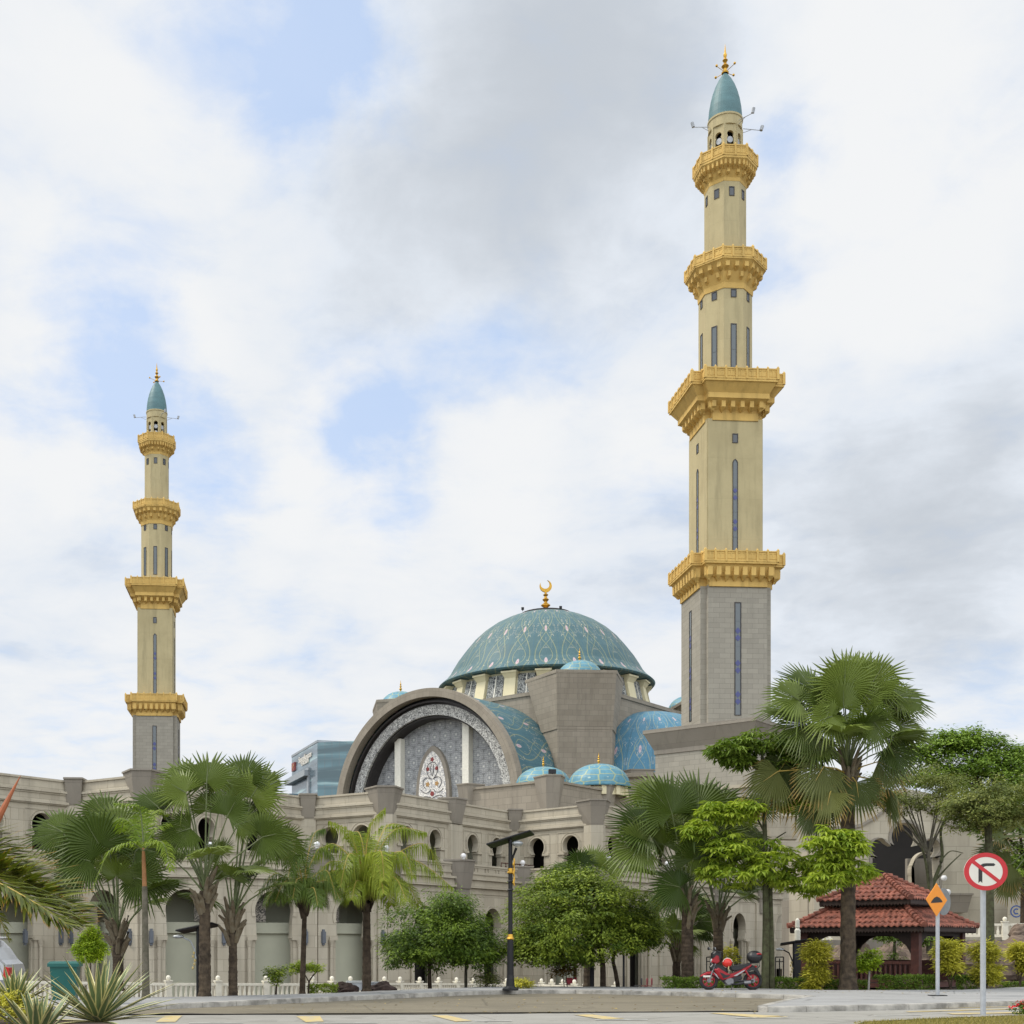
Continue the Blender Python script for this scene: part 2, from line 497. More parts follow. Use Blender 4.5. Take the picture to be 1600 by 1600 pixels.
M['yellow_leaf'] = leafmat('golden shrub leaf', (.28, .27, .03), (.74, .68, .10), None, 0, .3, .45)
M['flame'] = leafmat('yellow green tree leaf', (0.156, 0.252, 0.030), (0.480, 0.552, 0.072), None, 0, .4, .45)
M['deep'] = leafmat('mid green tree leaf', (0.061, 0.115, 0.016), (0.230, 0.317, 0.047), None, 0, .25, .45)
M['olive'] = leafmat('olive fine leaf', (0.072, 0.104, 0.023), (0.273, 0.293, 0.078), None, 0, .25, .5)
M['brightgreen'] = leafmat('bright green tree leaf', (0.074, 0.135, 0.016), (0.270, 0.392, 0.054), None, 0, .28, .45)
M['hedge'] = leafmat('hedge leaf', (0.039, 0.091, 0.013), (0.195, 0.273, 0.033), None, 0, .22, .45)
M['hedge_red'] = leafmat('red tipped hedge leaf', (.06, .06, .012), (.26, .15, .03), None, 0, .22, .45)
M['agave'] = None
M['flower'] = leafmat('red petals', (.55, .015, .03), (.72, .04, .05), None, 0, .2, .5)
M['teal'] = plain('teal plastic', (.004, .10, .085), .4, 0, .06, 3)
M['car'] = plain('silver car paint', (.50, .51, .52), .25, .5, .03, 3)
M['tail_red'] = plain('red lens', (.45, .01, .012), .15, 0, .03, 3)
M['rubber'] = plain('tyre rubber', (.018, .018, .018), .8, 0, .1, 6)
M['bike_red'] = plain('red motorcycle plastic', (.33, .010, .018), .3, 0, .05, 3)
M['bike_grey'] = plain('engine alloy', (.25, .25, .26), .35, .7, .1, 10)
M['bike_black'] = plain('black motorcycle plastic', (.014, .014, .016), .4, 0, .1, 6)
M['chair_red'] = plain('red plastic chair', (.26, .02, .035), .4, 0, .08, 3)
M['chair_dark'] = plain('dark chair', (.03, .03, .036), .5, 0, .08, 3)
M['sconce'] = plain('blue grey lamp casing', (.13, .145, .17), .4, .3, .06, 5)
M['tower_glass'] = curtain('green blue curtain wall', (.09, .20, .235), (.10, .16, .18), 1.6, 1.9)
M['tower_side'] = curtain('grey blue curtain wall', (.16, .235, .285), (.16, .22, .26), 2.4, 2.2)
M['tower_trim'] = plain('tower cladding', (.33, .36, .38), .5, .2, .05, 1)
M['banner_blue'] = plain('blue print', (.03, .08, .28), .5, 0, .05, 3)
M['red_print'] = plain('red print', (.24, .04, .035), .5, 0, .05, 3)
M['orange_print'] = plain('orange print', (.42, .24, .08), .5, 0, .05, 3)


def agave_mat():
    m, t, b, o = mat('variegated sword leaf')
    tc = t.new('ShaderNodeTexCoord')
    sp = t.new('ShaderNodeSeparateXYZ', {0: tc.outputs['UV']})
    e = t.m('ABSOLUTE', t.m('SUBTRACT', sp.outputs[0], .5))
    n = t.noise(tc.outputs['Object'], 5, 3)
    mp = t.new('ShaderNodeMapping', {'Vector': tc.outputs['UV'], 'Scale': (9, .4, 1)})
    st = t.noise(mp.outputs[0], 2.0, 2)
    g = t.mix(t.ss(st, .35, .65), (.085, .135, .055), (.17, .22, .10))
    g = t.mix(t.ss(n, .35, .7), g, (.12, .17, .075))
    col = t.mix(t.ss(e, .29, .35), g, (.58, .52, .24))
    col = t.mix(t.ss(sp.outputs[1], .975, 1.0), col, (.12, .06, .03))
    t.l.new(col, b.inputs['Base Color'])
    b.inputs['Roughness'].default_value = .5
    return m


M['agave'] = agave_mat()

# ------------------------------------------------------------------ geometry helpers
ROOT = {}
PI = math.pi


class MB:
    """collects faces of one mesh object; local frame: u along, v up, w outward"""
    def __init__(s):
        s.v, s.f, s.uv, s.mi, s.sm = [], [], [], [], []
        s.O, s.U, s.W = Vector((0, 0, 0)), Vector((1, 0, 0)), Vector((0, -1, 0))
        s.cm = 0

    def fr(s, O, U):
        s.O = Vector(O)
        U = Vector((U[0], U[1], 0)).normalized()
        s.U, s.W = U, Vector((U.y, -U.x, 0))
        return s

    def P(s, u, v, w):
        return s.O + s.U * u + s.W * w + Vector((0, 0, v))

    def face(s, pts, uvs=None, sm=False):
        b = len(s.v)
        s.v.extend([tuple(p) for p in pts])
        s.f.append(tuple(range(b, b + len(pts))))
        s.uv.extend(uvs if uvs else [(0, 0)] * len(pts))
        s.mi.append(s.cm)
        s.sm.append(sm)

    def lface(s, loc):
        """face from local (u,v,w) points with box-projected UV in metres"""
        a, b_, c = Vector(loc[0]), Vector(loc[1]), Vector(loc[2])
        n = Vector((0, 0, 0))
        for i in range(len(loc)):
            p, q = Vector(loc[i]), Vector(loc[(i + 1) % len(loc)])
            n += p.cross(q)
        n = Vector((abs(n.x), abs(n.y), abs(n.z)))
        if n.z >= n.x and n.z >= n.y:
            uv = [(p[0], p[1]) for p in loc]
        elif n.x >= n.y:
            uv = [(p[2], p[1]) for p in loc]
        else:
            uv = [(p[0], p[2]) for p in loc]
        s.face([s.P(*p) for p in loc], uv)

    def box(s, u0, u1, v0, v1, w0, w1):
        for q in (((u0, v0, w1), (u1, v0, w1), (u1, v1, w1), (u0, v1, w1)), ((u1, v0, w0), (u0, v0, w0), (u0, v1, w0), (u1, v1, w0)),
                  ((u0, v0, w0), (u0, v0, w1), (u0, v1, w1), (u0, v1, w0)), ((u1, v0, w1), (u1, v0, w0), (u1, v1, w0), (u1, v1, w1)),
                  ((u0, v1, w1), (u1, v1, w1), (u1, v1, w0), (u0, v1, w0)), ((u0, v0, w0), (u1, v0, w0), (u1, v0, w1), (u0, v0, w1))):
            s.lface(q)

    def prism(s, poly, w0, w1, caps=(True, True)):
        n = len(poly)
        if caps[1]:
            s.lface([(p[0], p[1], w1) for p in poly])
        if caps[0]:
            s.lface([(p[0], p[1], w0) for p in reversed(poly)])
        for i in range(n):
            a, b = poly[i], poly[(i + 1) % n]
            s.lface([(a[0], a[1], w0), (b[0], b[1], w0), (b[0], b[1], w1), (a[0], a[1], w1)])

    def loft(s, rings, cap0=True, cap1=True, sm=False):
        """rings of local (u,v,w) points, same count"""
        for A, B in zip(rings[:-1], rings[1:]):
            n = len(A)
            for i in range(n):
                j = (i + 1) % n
                s.lface([A[i], A[j], B[j], B[i]])
                s.sm[-1] = sm
        if cap0:
            s.lface(list(reversed(rings[0])))
        if cap1:
            s.lface(rings[-1])

    def plan(s, poly, v0, v1, poly2=None):
        """plan polygon (u,w) lofted from v0 to v1"""
        p2 = poly2 or poly
        s.loft([[(p[0], v0, p[1]) for p in poly], [(p[0], v1, p[1]) for p in p2]])

    def lathe(s, prof, c, n=24, a0=0.0, a1=2 * PI, sm=True, us=None, vs=1.0):
        """prof: (r, z); UV.x runs 0..us round, UV.y by length"""
        us = us if us is not None else n
        L = [0]
        for p, q in zip(prof[:-1], prof[1:]):
            L.append(L[-1] + math.hypot(q[0] - p[0], q[1] - p[1]))
        c = Vector(c)

        def pt(k, i):
            a = a0 + (a1 - a0) * i / n
            return c + Vector((math.cos(a) * prof[k][0], math.sin(a) * prof[k][0], prof[k][1]))
        for k in range(len(prof) - 1):
            for i in range(n):
                q = [pt(k, i), pt(k, i + 1), pt(k + 1, i + 1), pt(k + 1, i)]
                uv = [(us * i / n, L[k] * vs), (us * (i + 1) / n, L[k] * vs), (us * (i + 1) / n, L[k + 1] * vs), (us * i / n, L[k + 1] * vs)]
                if prof[k + 1][0] < 1e-5:
                    q, uv = q[:3], uv[:3]
                elif prof[k][0] < 1e-5:
                    q, uv = [q[0], q[2], q[3]], [uv[0], uv[2], uv[3]]
                s.face(q, uv, sm)

    def tube(s, pts, rad, n=8, sm=True, cap=True):
        pts = [Vector(p) for p in pts]
        if not hasattr(rad, '__len__'):
            rad = [rad] * len(pts)
        rings = []
        ref = Vector((0, 0, 1))
        for i, p in enumerate(pts):
            d = (pts[min(i + 1, len(pts) - 1)] - pts[max(i - 1, 0)]).normalized()
            if abs(d.dot(ref)) > .95:
                ref = Vector((1, 0, 0)) if abs(d.x) < .9 else Vector((0, 1, 0))
            x = d.cross(ref).normalized()
            y = d.cross(x)
            rings.append([p + (x * math.cos(2 * PI * k / n) + y * math.sin(2 * PI * k / n)) * rad[i] for k in range(n)])
        for A, B in zip(rings[:-1], rings[1:]):
            for k in range(n):
                j = (k + 1) % n
                s.face([A[k], A[j], B[j], B[k]], None, sm)
        if cap:
            s.face(list(reversed(rings[0])))
            s.face(rings[-1])

    def ball(s, c, r, n=14, m=9, sq=(1, 1, 1)):
        c = Vector(c)

        def pt(i, j):
            a, b = 2 * PI * i / n, -PI / 2 + PI * j / m
            return c + Vector((math.cos(a) * math.cos(b) * r * sq[0], math.sin(a) * math.cos(b) * r * sq[1], math.sin(b) * r * sq[2]))
        for j in range(m):
            for i in range(n):
                if j == 0:
                    s.face([pt(0, 0), pt(i + 1, 1), pt(i, 1)], None, True)
                elif j == m - 1:
                    s.face([pt(i, j), pt(i + 1, j), pt(0, m)], None, True)
                else:
                    s.face([pt(i, j), pt(i + 1, j), pt(i + 1, j + 1), pt(i, j + 1)], None, True)

    def torus(s, c, R, r, ax='y', n=28, m=8):
        c = Vector(c)

        def pt(i, j):
            a, b = 2 * PI * i / n, 2 * PI * j / m
            x, y, z = (R + r * math.cos(b)) * math.cos(a), r * math.sin(b), (R + r * math.cos(b)) * math.sin(a)
            return c + (Vector((x, y, z)) if ax == 'y' else Vector((x, z, y)))
        for i in range(n):
            for j in range(m):
                s.face([pt(i, j), pt(i + 1, j), pt(i + 1, j + 1), pt(i, j + 1)], None, True)

    def build(s, name, mats, parent=None, origin=None):
        if not isinstance(mats, (list, tuple)):
            mats = [mats]
        off = ROOT.get(parent.as_pointer(), Vector((0, 0, 0))) if parent else (Vector(origin) if origin is not None else None)
        if off is None:
            xs = [p[0] for p in s.v]
            ys = [p[1] for p in s.v]
            off = Vector(((min(xs) + max(xs)) / 2, (min(ys) + max(ys)) / 2, min(p[2] for p in s.v)))
        me = bpy.data.meshes.new(name)
        ox, oy, oz = off
        me.from_pydata([(p[0] - ox, p[1] - oy, p[2] - oz) for p in s.v], [], s.f)
        ul = me.uv_layers.new(name='UVMap')
        flat = [c for q in s.uv for c in q]
        ul.data.foreach_set('uv', flat)
        me.polygons.foreach_set('material_index', s.mi)
        me.polygons.foreach_set('use_smooth', s.sm)
        for mt in mats:
            me.materials.append(M[mt] if isinstance(mt, str) else mt)
        me.update()
        o = bpy.data.objects.new(name, me)
        COL.objects.link(o)
        if parent:
            o.parent = parent
            ROOT[o.as_pointer()] = off
        else:
            o.location = off
        return o


def thing(name, label, cat, loc=(0, 0, 0), group=None):
    o = bpy.data.objects.new(name, None)
    o.empty_display_size = .3
    COL.objects.link(o)
    o.location = loc
    ROOT[o.as_pointer()] = Vector(loc)
    return tag(o, label, cat, group)


def tag(o, label, cat, group=None):
    o['label'] = label
    o['category'] = cat
    if group:
        o['group'] = group
    return o


def struct(o, kind='structure'):
    o['kind'] = kind
    return o


def dup(root, loc, label=None, rz=None):
    r = root.copy()
    COL.objects.link(r)
    r.location = loc
    if rz is not None:
        r.rotation_euler = (0, 0, rz)
    if label:
        r['label'] = label
    for ch in list(root.children):
        c = ch.copy()
        COL.objects.link(c)
        c.parent = r
        for g in ch.children:
            d = g.copy()
            COL.objects.link(d)
            d.parent = c
    return r


def text_mesh(body, size, extrude=.02, align='CENTER', bold=0.0):
    c = bpy.data.curves.new('lettering', 'FONT')
    c.body = body
    c.size = size
    c.extrude = extrude
    c.align_x = align
    c.offset = bold
    o = bpy.data.objects.new('lettering', c)
    COL.objects.link(o)
    bpy.context.view_layer.update()
    dg = bpy.context.evaluated_depsgraph_get()
    me = bpy.data.meshes.new_from_object(o.evaluated_get(dg))
    bpy.data.objects.remove(o)
    return [tuple(v.co) for v in me.vertices], [tuple(p.vertices) for p in me.polygons]


def add_text(mb, body, size, u, v, w, **k):
    vs, fs = text_mesh(body, size, **k)
    for f in fs:
        mb.face([mb.P(u + vs[i][0], v + vs[i][1], w + vs[i][2]) for i in f])


def smooth01(x):
    x = max(0.0, min(1.0, x))
    return x * x * (3 - 2 * x)


def lerp(tab, x):
    if x <= tab[0][0]:
        return tab[0][1]
    for (a, b), (c, d) in zip(tab[:-1], tab[1:]):
        if x <= c:
            return b + (d - b) * (x - a) / (c - a)
    return tab[-1][1]

# ------------------------------------------------------------------ ground, road, pavement
CREST = [(-9, 32.6), (-4.8, 32.8), (-3, 33.6), (0, 36.6), (2, 38.8), (5, 40.6), (9, 41.6), (14, 44), (19, 60)]


def ground_z(X, Y):
    yc = lerp(CREST, X)
    rw = smooth01((X - 11) / 6)
    z = -.05 - 2.25 * smooth01((Y - yc - .4) / 11) * (1 - rw) - 2.25 * rw * smooth01((Y - 52) / 5)
    return z


xs = [-900, -400, -200, -120, -80, -50] + [-36 + 2 * i for i in range(46)] + [64, 90, 140, 220, 400, 900]
ys = [-60, -20, 0, 10, 20, 26] + [28 + 1.0 * i for i in range(34)] + [66, 74, 90, 120, 180, 300, 500, 900, 1600]
g = MB()
for i in range(len(xs) - 1):
    for j in range(len(ys) - 1):
        q = [(xs[i], ys[j]), (xs[i + 1], ys[j]), (xs[i + 1], ys[j + 1]), (xs[i], ys[j + 1])]
        g.face([(x, y, ground_z(x, y)) for x, y in q], None, True)
struct(g.build('ground', 'soil', origin=(0, 0, 0)))

g = MB()
g.face([(-120, -20, 0), (120, -20, 0), (120, 33.2, 0), (-120, 33.2, 0)])
struct(g.build('road', 'asphalt', origin=(0, 0, 0)))

KERB = [(-900, 1594), (-150, 1588), (100, 1583), (260, 1577.3), (420, 1569.7), (640, 1559.5), (740, 1555), (830, 1553), (900, 1553), (1050, 1556), (1150, 1559),
        (1225, 1561.3), (1258, 1562.6), (1262, 1563.5), (1250, 1565), (1222, 1570), (1196, 1576.5), (1184, 1579.8), (1186, 1581.2), (1200, 1581.9), (1260, 1581),
        (1420, 1577.6), (1600, 1571.8), (1900, 1564)]
kp = [gd(px, y, 0.0) for px, y in KERB]
# round the island nose a little by resampling
SEAM = [(-900, 1593), (-100, 1587), (300, 1584.6), (480, 1586), (700, 1585), (900, 1583), (1000, 1581.8), (1185, 1580)]
ap = [gd(px, y, 0) for px, y in SEAM]
g = MB()
apron = [Vector((p.x, p.y, .006)) for p in ap] + [Vector((p.x, p.y, .006)) for p in reversed(kp[1:19])]
g.face(apron)
struct(g.build('driveway_apron', 'apron', origin=(0, 0, 0)))
g = MB()
sm = [Vector((p.x, p.y, .011)) for p in ap]
rng = random.Random(3)
fine = []
for a, b in zip(sm[:-1], sm[1:]):
    for k in range(14):
        fine.append(a.lerp(b, k / 14))
lo = [p + Vector((0, -.05 - .10 * noise.noise(p * 1.3) + rng.uniform(-.02, .02), 0)) for p in fine]
hi = [p + Vector((0, .07 + .12 * noise.noise(p * 1.7 + Vector((5, 2, 1))) + rng.uniform(-.02, .02), 0)) for p in fine]
for i in range(len(fine) - 1):
    g.face([lo[i], lo[i + 1], hi[i + 1], hi[i]])
struct(g.build('road_seam', plain('tar seam', (.035, .03, .026), .9), origin=(0, 0, 0)))

PH = .12
back = [(px, Y) for px, Y in [(1900, 41.5), (1600, 40.2), (1500, 37.6), (1300, 37.4), (1180, 38.8), (1000, 40.2), (860, 40.6), (760, 40.2), (640, 38.0), (520, 35.2), (420, 33.9),
                              (300, 32.7), (150, 32.2), (0, 32.2), (-900, 31)]]
bp = [at(px, Y, z=PH) for px, Y in back]
kt = [Vector((p.x, p.y, PH)) for p in kp]
g = MB()
g.face(kt + bp)
for a, b in zip(bp[:-1], bp[1:]):
    g.face([a, b, b - Vector((0, 0, .6)), a - Vector((0, 0, .6))])
struct(g.build('pavement', 'pave', origin=(0, 0, 0)))
# kerb: real step with its own top face, cut in stones
g = MB()
nrm = []
for i in range(len(kp)):
    d = (kp[min(i + 1, len(kp) - 1)] - kp[max(i - 1, 0)]).normalized()
    nrm.append(Vector((-d.y, d.x, 0)))
for i in range(len(kp) - 1):
    a, b = kp[i], kp[i + 1]
    L = (b - a).length
    n = max(1, int(L / 1.0))
    for k in range(n):
        t0, t1 = k / n, (k + 1) / n
        gap = min(.012 / max(L / n, .05), .2)
        t1b = t1 - gap * (t1 - t0)
        A, B = a.lerp(b, t0), a.lerp(b, t1b)
        na, nb = nrm[i].lerp(nrm[i + 1], t0), nrm[i].lerp(nrm[i + 1], t1b)
        z = Vector((0, 0, 1))
        top = PH + .005
        oa, ob = A - na * .012, B - nb * .012
        ia, ib = A + na * .2, B + nb * .2
        ca, cb = A + na * .02, B + nb * .02
        g.face([oa, ob, ob + z * (top - .02), oa + z * (top - .02)])
        g.face([oa + z * (top - .02), ob + z * (top - .02), cb + z * top, ca + z * top])
        g.face([ca + z * top, cb + z * top, ib + z * top, ia + z * top])
        g.face([oa, oa + z * (top - .02), ca + z * top, ia + z * top, ia])
        g.face([ob + z * (top - .02), ob, ib, ib + z * top, cb + z * top])
struct(g.build('kerb', 'kerb', origin=(0, 0, 0)))


def marking(pts, matname, name):
    g = MB()
    q = [gd(px, y, 0.010) for px, y in pts]
    g.face(q)
    return struct(g.build(name, matname, origin=(0, 0, 0)))


for k, q in enumerate([[(243, 1597), (258, 1587), (285, 1586.6), (274, 1596.5)], [(478, 1597), (463, 1588), (500, 1587.5), (506, 1596)], [(712, 1596), (674, 1586.2), (698, 1586), (738, 1595)],
                       [(942, 1592.5), (896, 1585.5), (925, 1585), (976, 1591.5)], [(1178, 1589.5), (1108, 1582.8), (1130, 1582.5), (1232, 1588)],
                       [(1414, 1580.2), (1600, 1575.2), (1600, 1576.4), (1420, 1581.2)], [(1440, 1575.5), (1600, 1571.9), (1600, 1572.6), (1450, 1576)],
                       [(1478, 1583), (1600, 1581), (1600, 1582.6), (1490, 1585)], [(1200, 1588.5), (1222, 1587.5), (1232, 1589), (1180, 1590)]]):
    marking(q, 'yellow', 'yellow_marking')
for q in [[(295, 1597.4), (380, 1597.4), (380, 1598.2), (295, 1598.2)], [(495, 1597.2), (590, 1597.2), (590, 1598), (495, 1598)], [(742, 1595.2), (800, 1594.8), (800, 1595.6), (742, 1596)],
          [(930, 1593.2), (1012, 1592.4), (1012, 1593.2), (930, 1594)], [(1150, 1590), (1232, 1589.2), (1232, 1590), (1150, 1590.8)], [(1366, 1586.4), (1440, 1585.6), (1440, 1586.2), (1366, 1587)]]:
    marking(q, 'linewhite', 'white_marking')

# near verge with turf at lower right
vp = [gd(px, y, .1) for px, y in [(1330, 1602), (1345, 1596.5), (1420, 1593), (1500, 1589.5), (1600, 1586.5), (1900, 1580)]]
g = MB()
g.face([Vector((p.x, p.y, .1)) for p in vp] + [Vector((24, 12, .1)), Vector((7.5, 12, .1))])
struct(g.build('grass_verge', 'grass', origin=(0, 0, 0)))
g = MB()
rng = random.Random(8)
for k in range(9000):
    t = rng.random()
    px = 1335 + 330 * t
    yy = lerp([(1330, 1600), (1345, 1597), (1420, 1593.4), (1500, 1590), (1600, 1587), (1900, 1581)], px) + rng.random() ** 1.3 * 18
    p = gd(px, yy, .1)
    h = rng.uniform(.02, .055)
    a = rng.uniform(0, 6.28)
    dx, dy = math.cos(a) * .006, math.sin(a) * .006
    ln = Vector((rng.uniform(-.03, .03), rng.uniform(-.03, .03), h))
    u = rng.random()
    g.face([p + Vector((-dx, -dy, -.005)), p + Vector((dx, dy, -.005)), p + ln], [(u, 0), (u, 0), (u, 1)])
M['blade'] = leafmat('grass blade', (.14, .14, .025), (.36, .29, .09), None, 0, .2, .6)
struct(g.build('turf_blades', 'blade', origin=(0, 0, 0)), 'stuff')
g = MB()
for a, b in zip(vp[:-1], vp[1:]):
    na = Vector((-.0, -.16, 0))
    z1 = Vector((0, 0, .015))
    a0, b0 = Vector((a.x, a.y, 0)), Vector((b.x, b.y, 0))
    g.face([a0, b0, b + z1, a + z1])
    g.face([a + z1, b + z1, b + na + z1, a + na + z1])
struct(g.build('verge_kerb', 'kerb', origin=(0, 0, 0)))
# planting bed at lower left
bpnt = [gd(px, y, .15) for px, y in [(-300, 1590), (40, 1590), (150, 1596), (196, 1602), (205, 1612)]]
g = MB()
lst = [Vector((p.x, p.y, .15)) for p in bpnt] + [Vector((-3.2, 12, .15)), Vector((-12, 12, .15))]
g.face(lst)
for i in range(len(lst)):
    a, b = lst[i], lst[(i + 1) % len(lst)]
    g.face([a, b, Vector((b.x, b.y, -.02)), Vector((a.x, a.y, -.02))])
struct(g.build('planting_bed', 'soil', origin=(0, 0, 0)))

# ------------------------------------------------------------------ mosque directions
TH = math.radians(4.1)
E = Vector((math.cos(TH), math.sin(TH), 0))          # along the long fronts
D = Vector((-math.sin(TH), math.cos(TH), 0))         # away from the street
AL = (E + D).normalized()                            # diagonals
BE = (E - D).normalized()


def shapes_arch(uc, r, cz, zc, z0, j, n=22):
    """horseshoe opening from left foot to right foot"""
    th = math.asin(max(-1, min(1, (cz - zc) / r)))
    pts = [(uc - j, z0), (uc - j, zc - .12)]
    for k in range(n + 1):
        a = PI + th - (PI + 2 * th) * k / n
        pts.append((uc + r * math.cos(a), cz + r * math.sin(a)))
    pts += [(uc + j, zc - .12), (uc + j, z0)]
    return pts


def round_arch(uc, r, cz, zc, z0, n=22):
    """tall round arch, slightly drawn in under the springing, with a bracket step at the capitals"""
    th = math.radians(17)
    nk = r * math.cos(th)
    pts = [(uc - r, z0), (uc - r, zc - .12), (uc - nk + .1, zc - .02), (uc - nk + .04, zc + .22)]
    for k in range(n + 1):
        a = PI + th - (PI + 2 * th) * k / n
        pts.append((uc + r * math.cos(a), cz + r * math.sin(a)))
    pts += [(uc + nk - .04, zc + .22), (uc + nk - .1, zc - .02), (uc + r, zc - .12), (uc + r, z0)]
    return pts


def arch_ring(mb, uc, r, cz, zc, wid, w0, w1, n=26):
    th = math.asin(max(-1, min(1, (cz - zc) / r)))
    o, i = [], []
    for k in range(n + 1):
        a = PI + th * .9 - (PI + 2 * th * .9) * k / n
        o.append((uc + (r + wid) * math.cos(a), cz + (r + wid) * math.sin(a)))
        i.append((uc + r * math.cos(a), cz + r * math.sin(a)))
    for k in range(n):
        mb.prism([i[k], i[k + 1], o[k + 1], o[k]], w0, w1, (False, True))


def wall_with_arches(mb, L, z0, z1, arches, w0, w1):
    """arches: list of opening outlines starting and ending on z0"""
    poly = [(0, z0)]
    for a in arches:
        poly += a
    poly += [(L, z0), (L, z1), (0, z1)]
    mb.prism(poly, w0, w1)


def offset_line(pts, dist):
    """offset a plan polyline to its outward side (right of travel)"""
    out = []
    for i in range(len(pts)):
        if i == 0:
            U = (pts[1] - pts[0]).normalized()
            out.append(pts[0] + Vector((U.y, -U.x, 0)) * dist)
        elif i == len(pts) - 1:
            U = (pts[-1] - pts[-2]).normalized()
            out.append(pts[-1] + Vector((U.y, -U.x, 0)) * dist)
        else:
            a = (pts[i] - pts[i - 1]).normalized()
            b = (pts[i + 1] - pts[i]).normalized()
            na, nb = Vector((a.y, -a.x, 0)), Vector((b.y, -b.x, 0))
            m = (na + nb).normalized()
            out.append(pts[i] + m * (dist / max(.2, m.dot(na))))
    return out


def flare(mb, O, N, fb, ft, pb, pt_, z0, z1, wing=.55, bk=.5, cap=.1):
    """flared stone bracket pilaster head: narrower foot, wider top, with splayed wings"""
    mb.fr(O, Vector((-N.y, N.x, 0)))
    b = [(-fb - wing * .6, -bk), (fb + wing * .6, -bk), (fb, pb), (-fb, pb)]
    t = [(-ft - wing * 1.3, -bk), (ft + wing * 1.3, -bk), (ft, pt_), (-ft, pt_)]
    mb.loft([[(p[0], z0, p[1]) for p in b], [(p[0], z1, p[1]) for p in t]])
    k = 1.05
    t2 = [(-ft - wing * 1.3 - .06, -bk), (ft + wing * 1.3 + .06, -bk), (ft + .05, pt_ + .06), (-ft - .05, pt_ + .06)]
    mb.loft([[(p[0], z1, p[1]) for p in t2], [(p[0], z1 + cap, p[1]) for p in t2]])


def V2(px, y, hp=9.4):
    return at(px, hp * F / (HY - y), z=0)


V = {1: V2(118, 1223), 2: V2(222, 1212), 3: V2(481, 1247), 4: V2(602, 1237), 6: V2(802, 1270), 7: V2(932, 1257)}
UP = [V[1] - AL * 15.5, V[1], V[2], V[3], V[4], V[6], V[7], V[7] + AL * 28.5]
LO = offset_line(UP, 2.4)
LO[3] = at(495, 70.0)
LO[4] = at(603, 72.6)
UPI = offset_line(UP, -2.4)
LOI = offset_line(LO, -1.35)
LOJ = offset_line(LO, -3.3)
BAYS = [2, 1, 2, 1, 2, 1, 4]
LTOP = [4.45, 4.45, 4.45, 4.15, 3.85, 3.85, 3.85]
arc = thing('mosque_arcade', 'two storey grey stone mosque wing with zigzag walls, horseshoe arches and globe lamps', 'mosque wing', LO[3] + Vector((0, 0, -2.3)))

FL = -2.3
Z0, ZB, ZT = FL, 5.75, 10.95

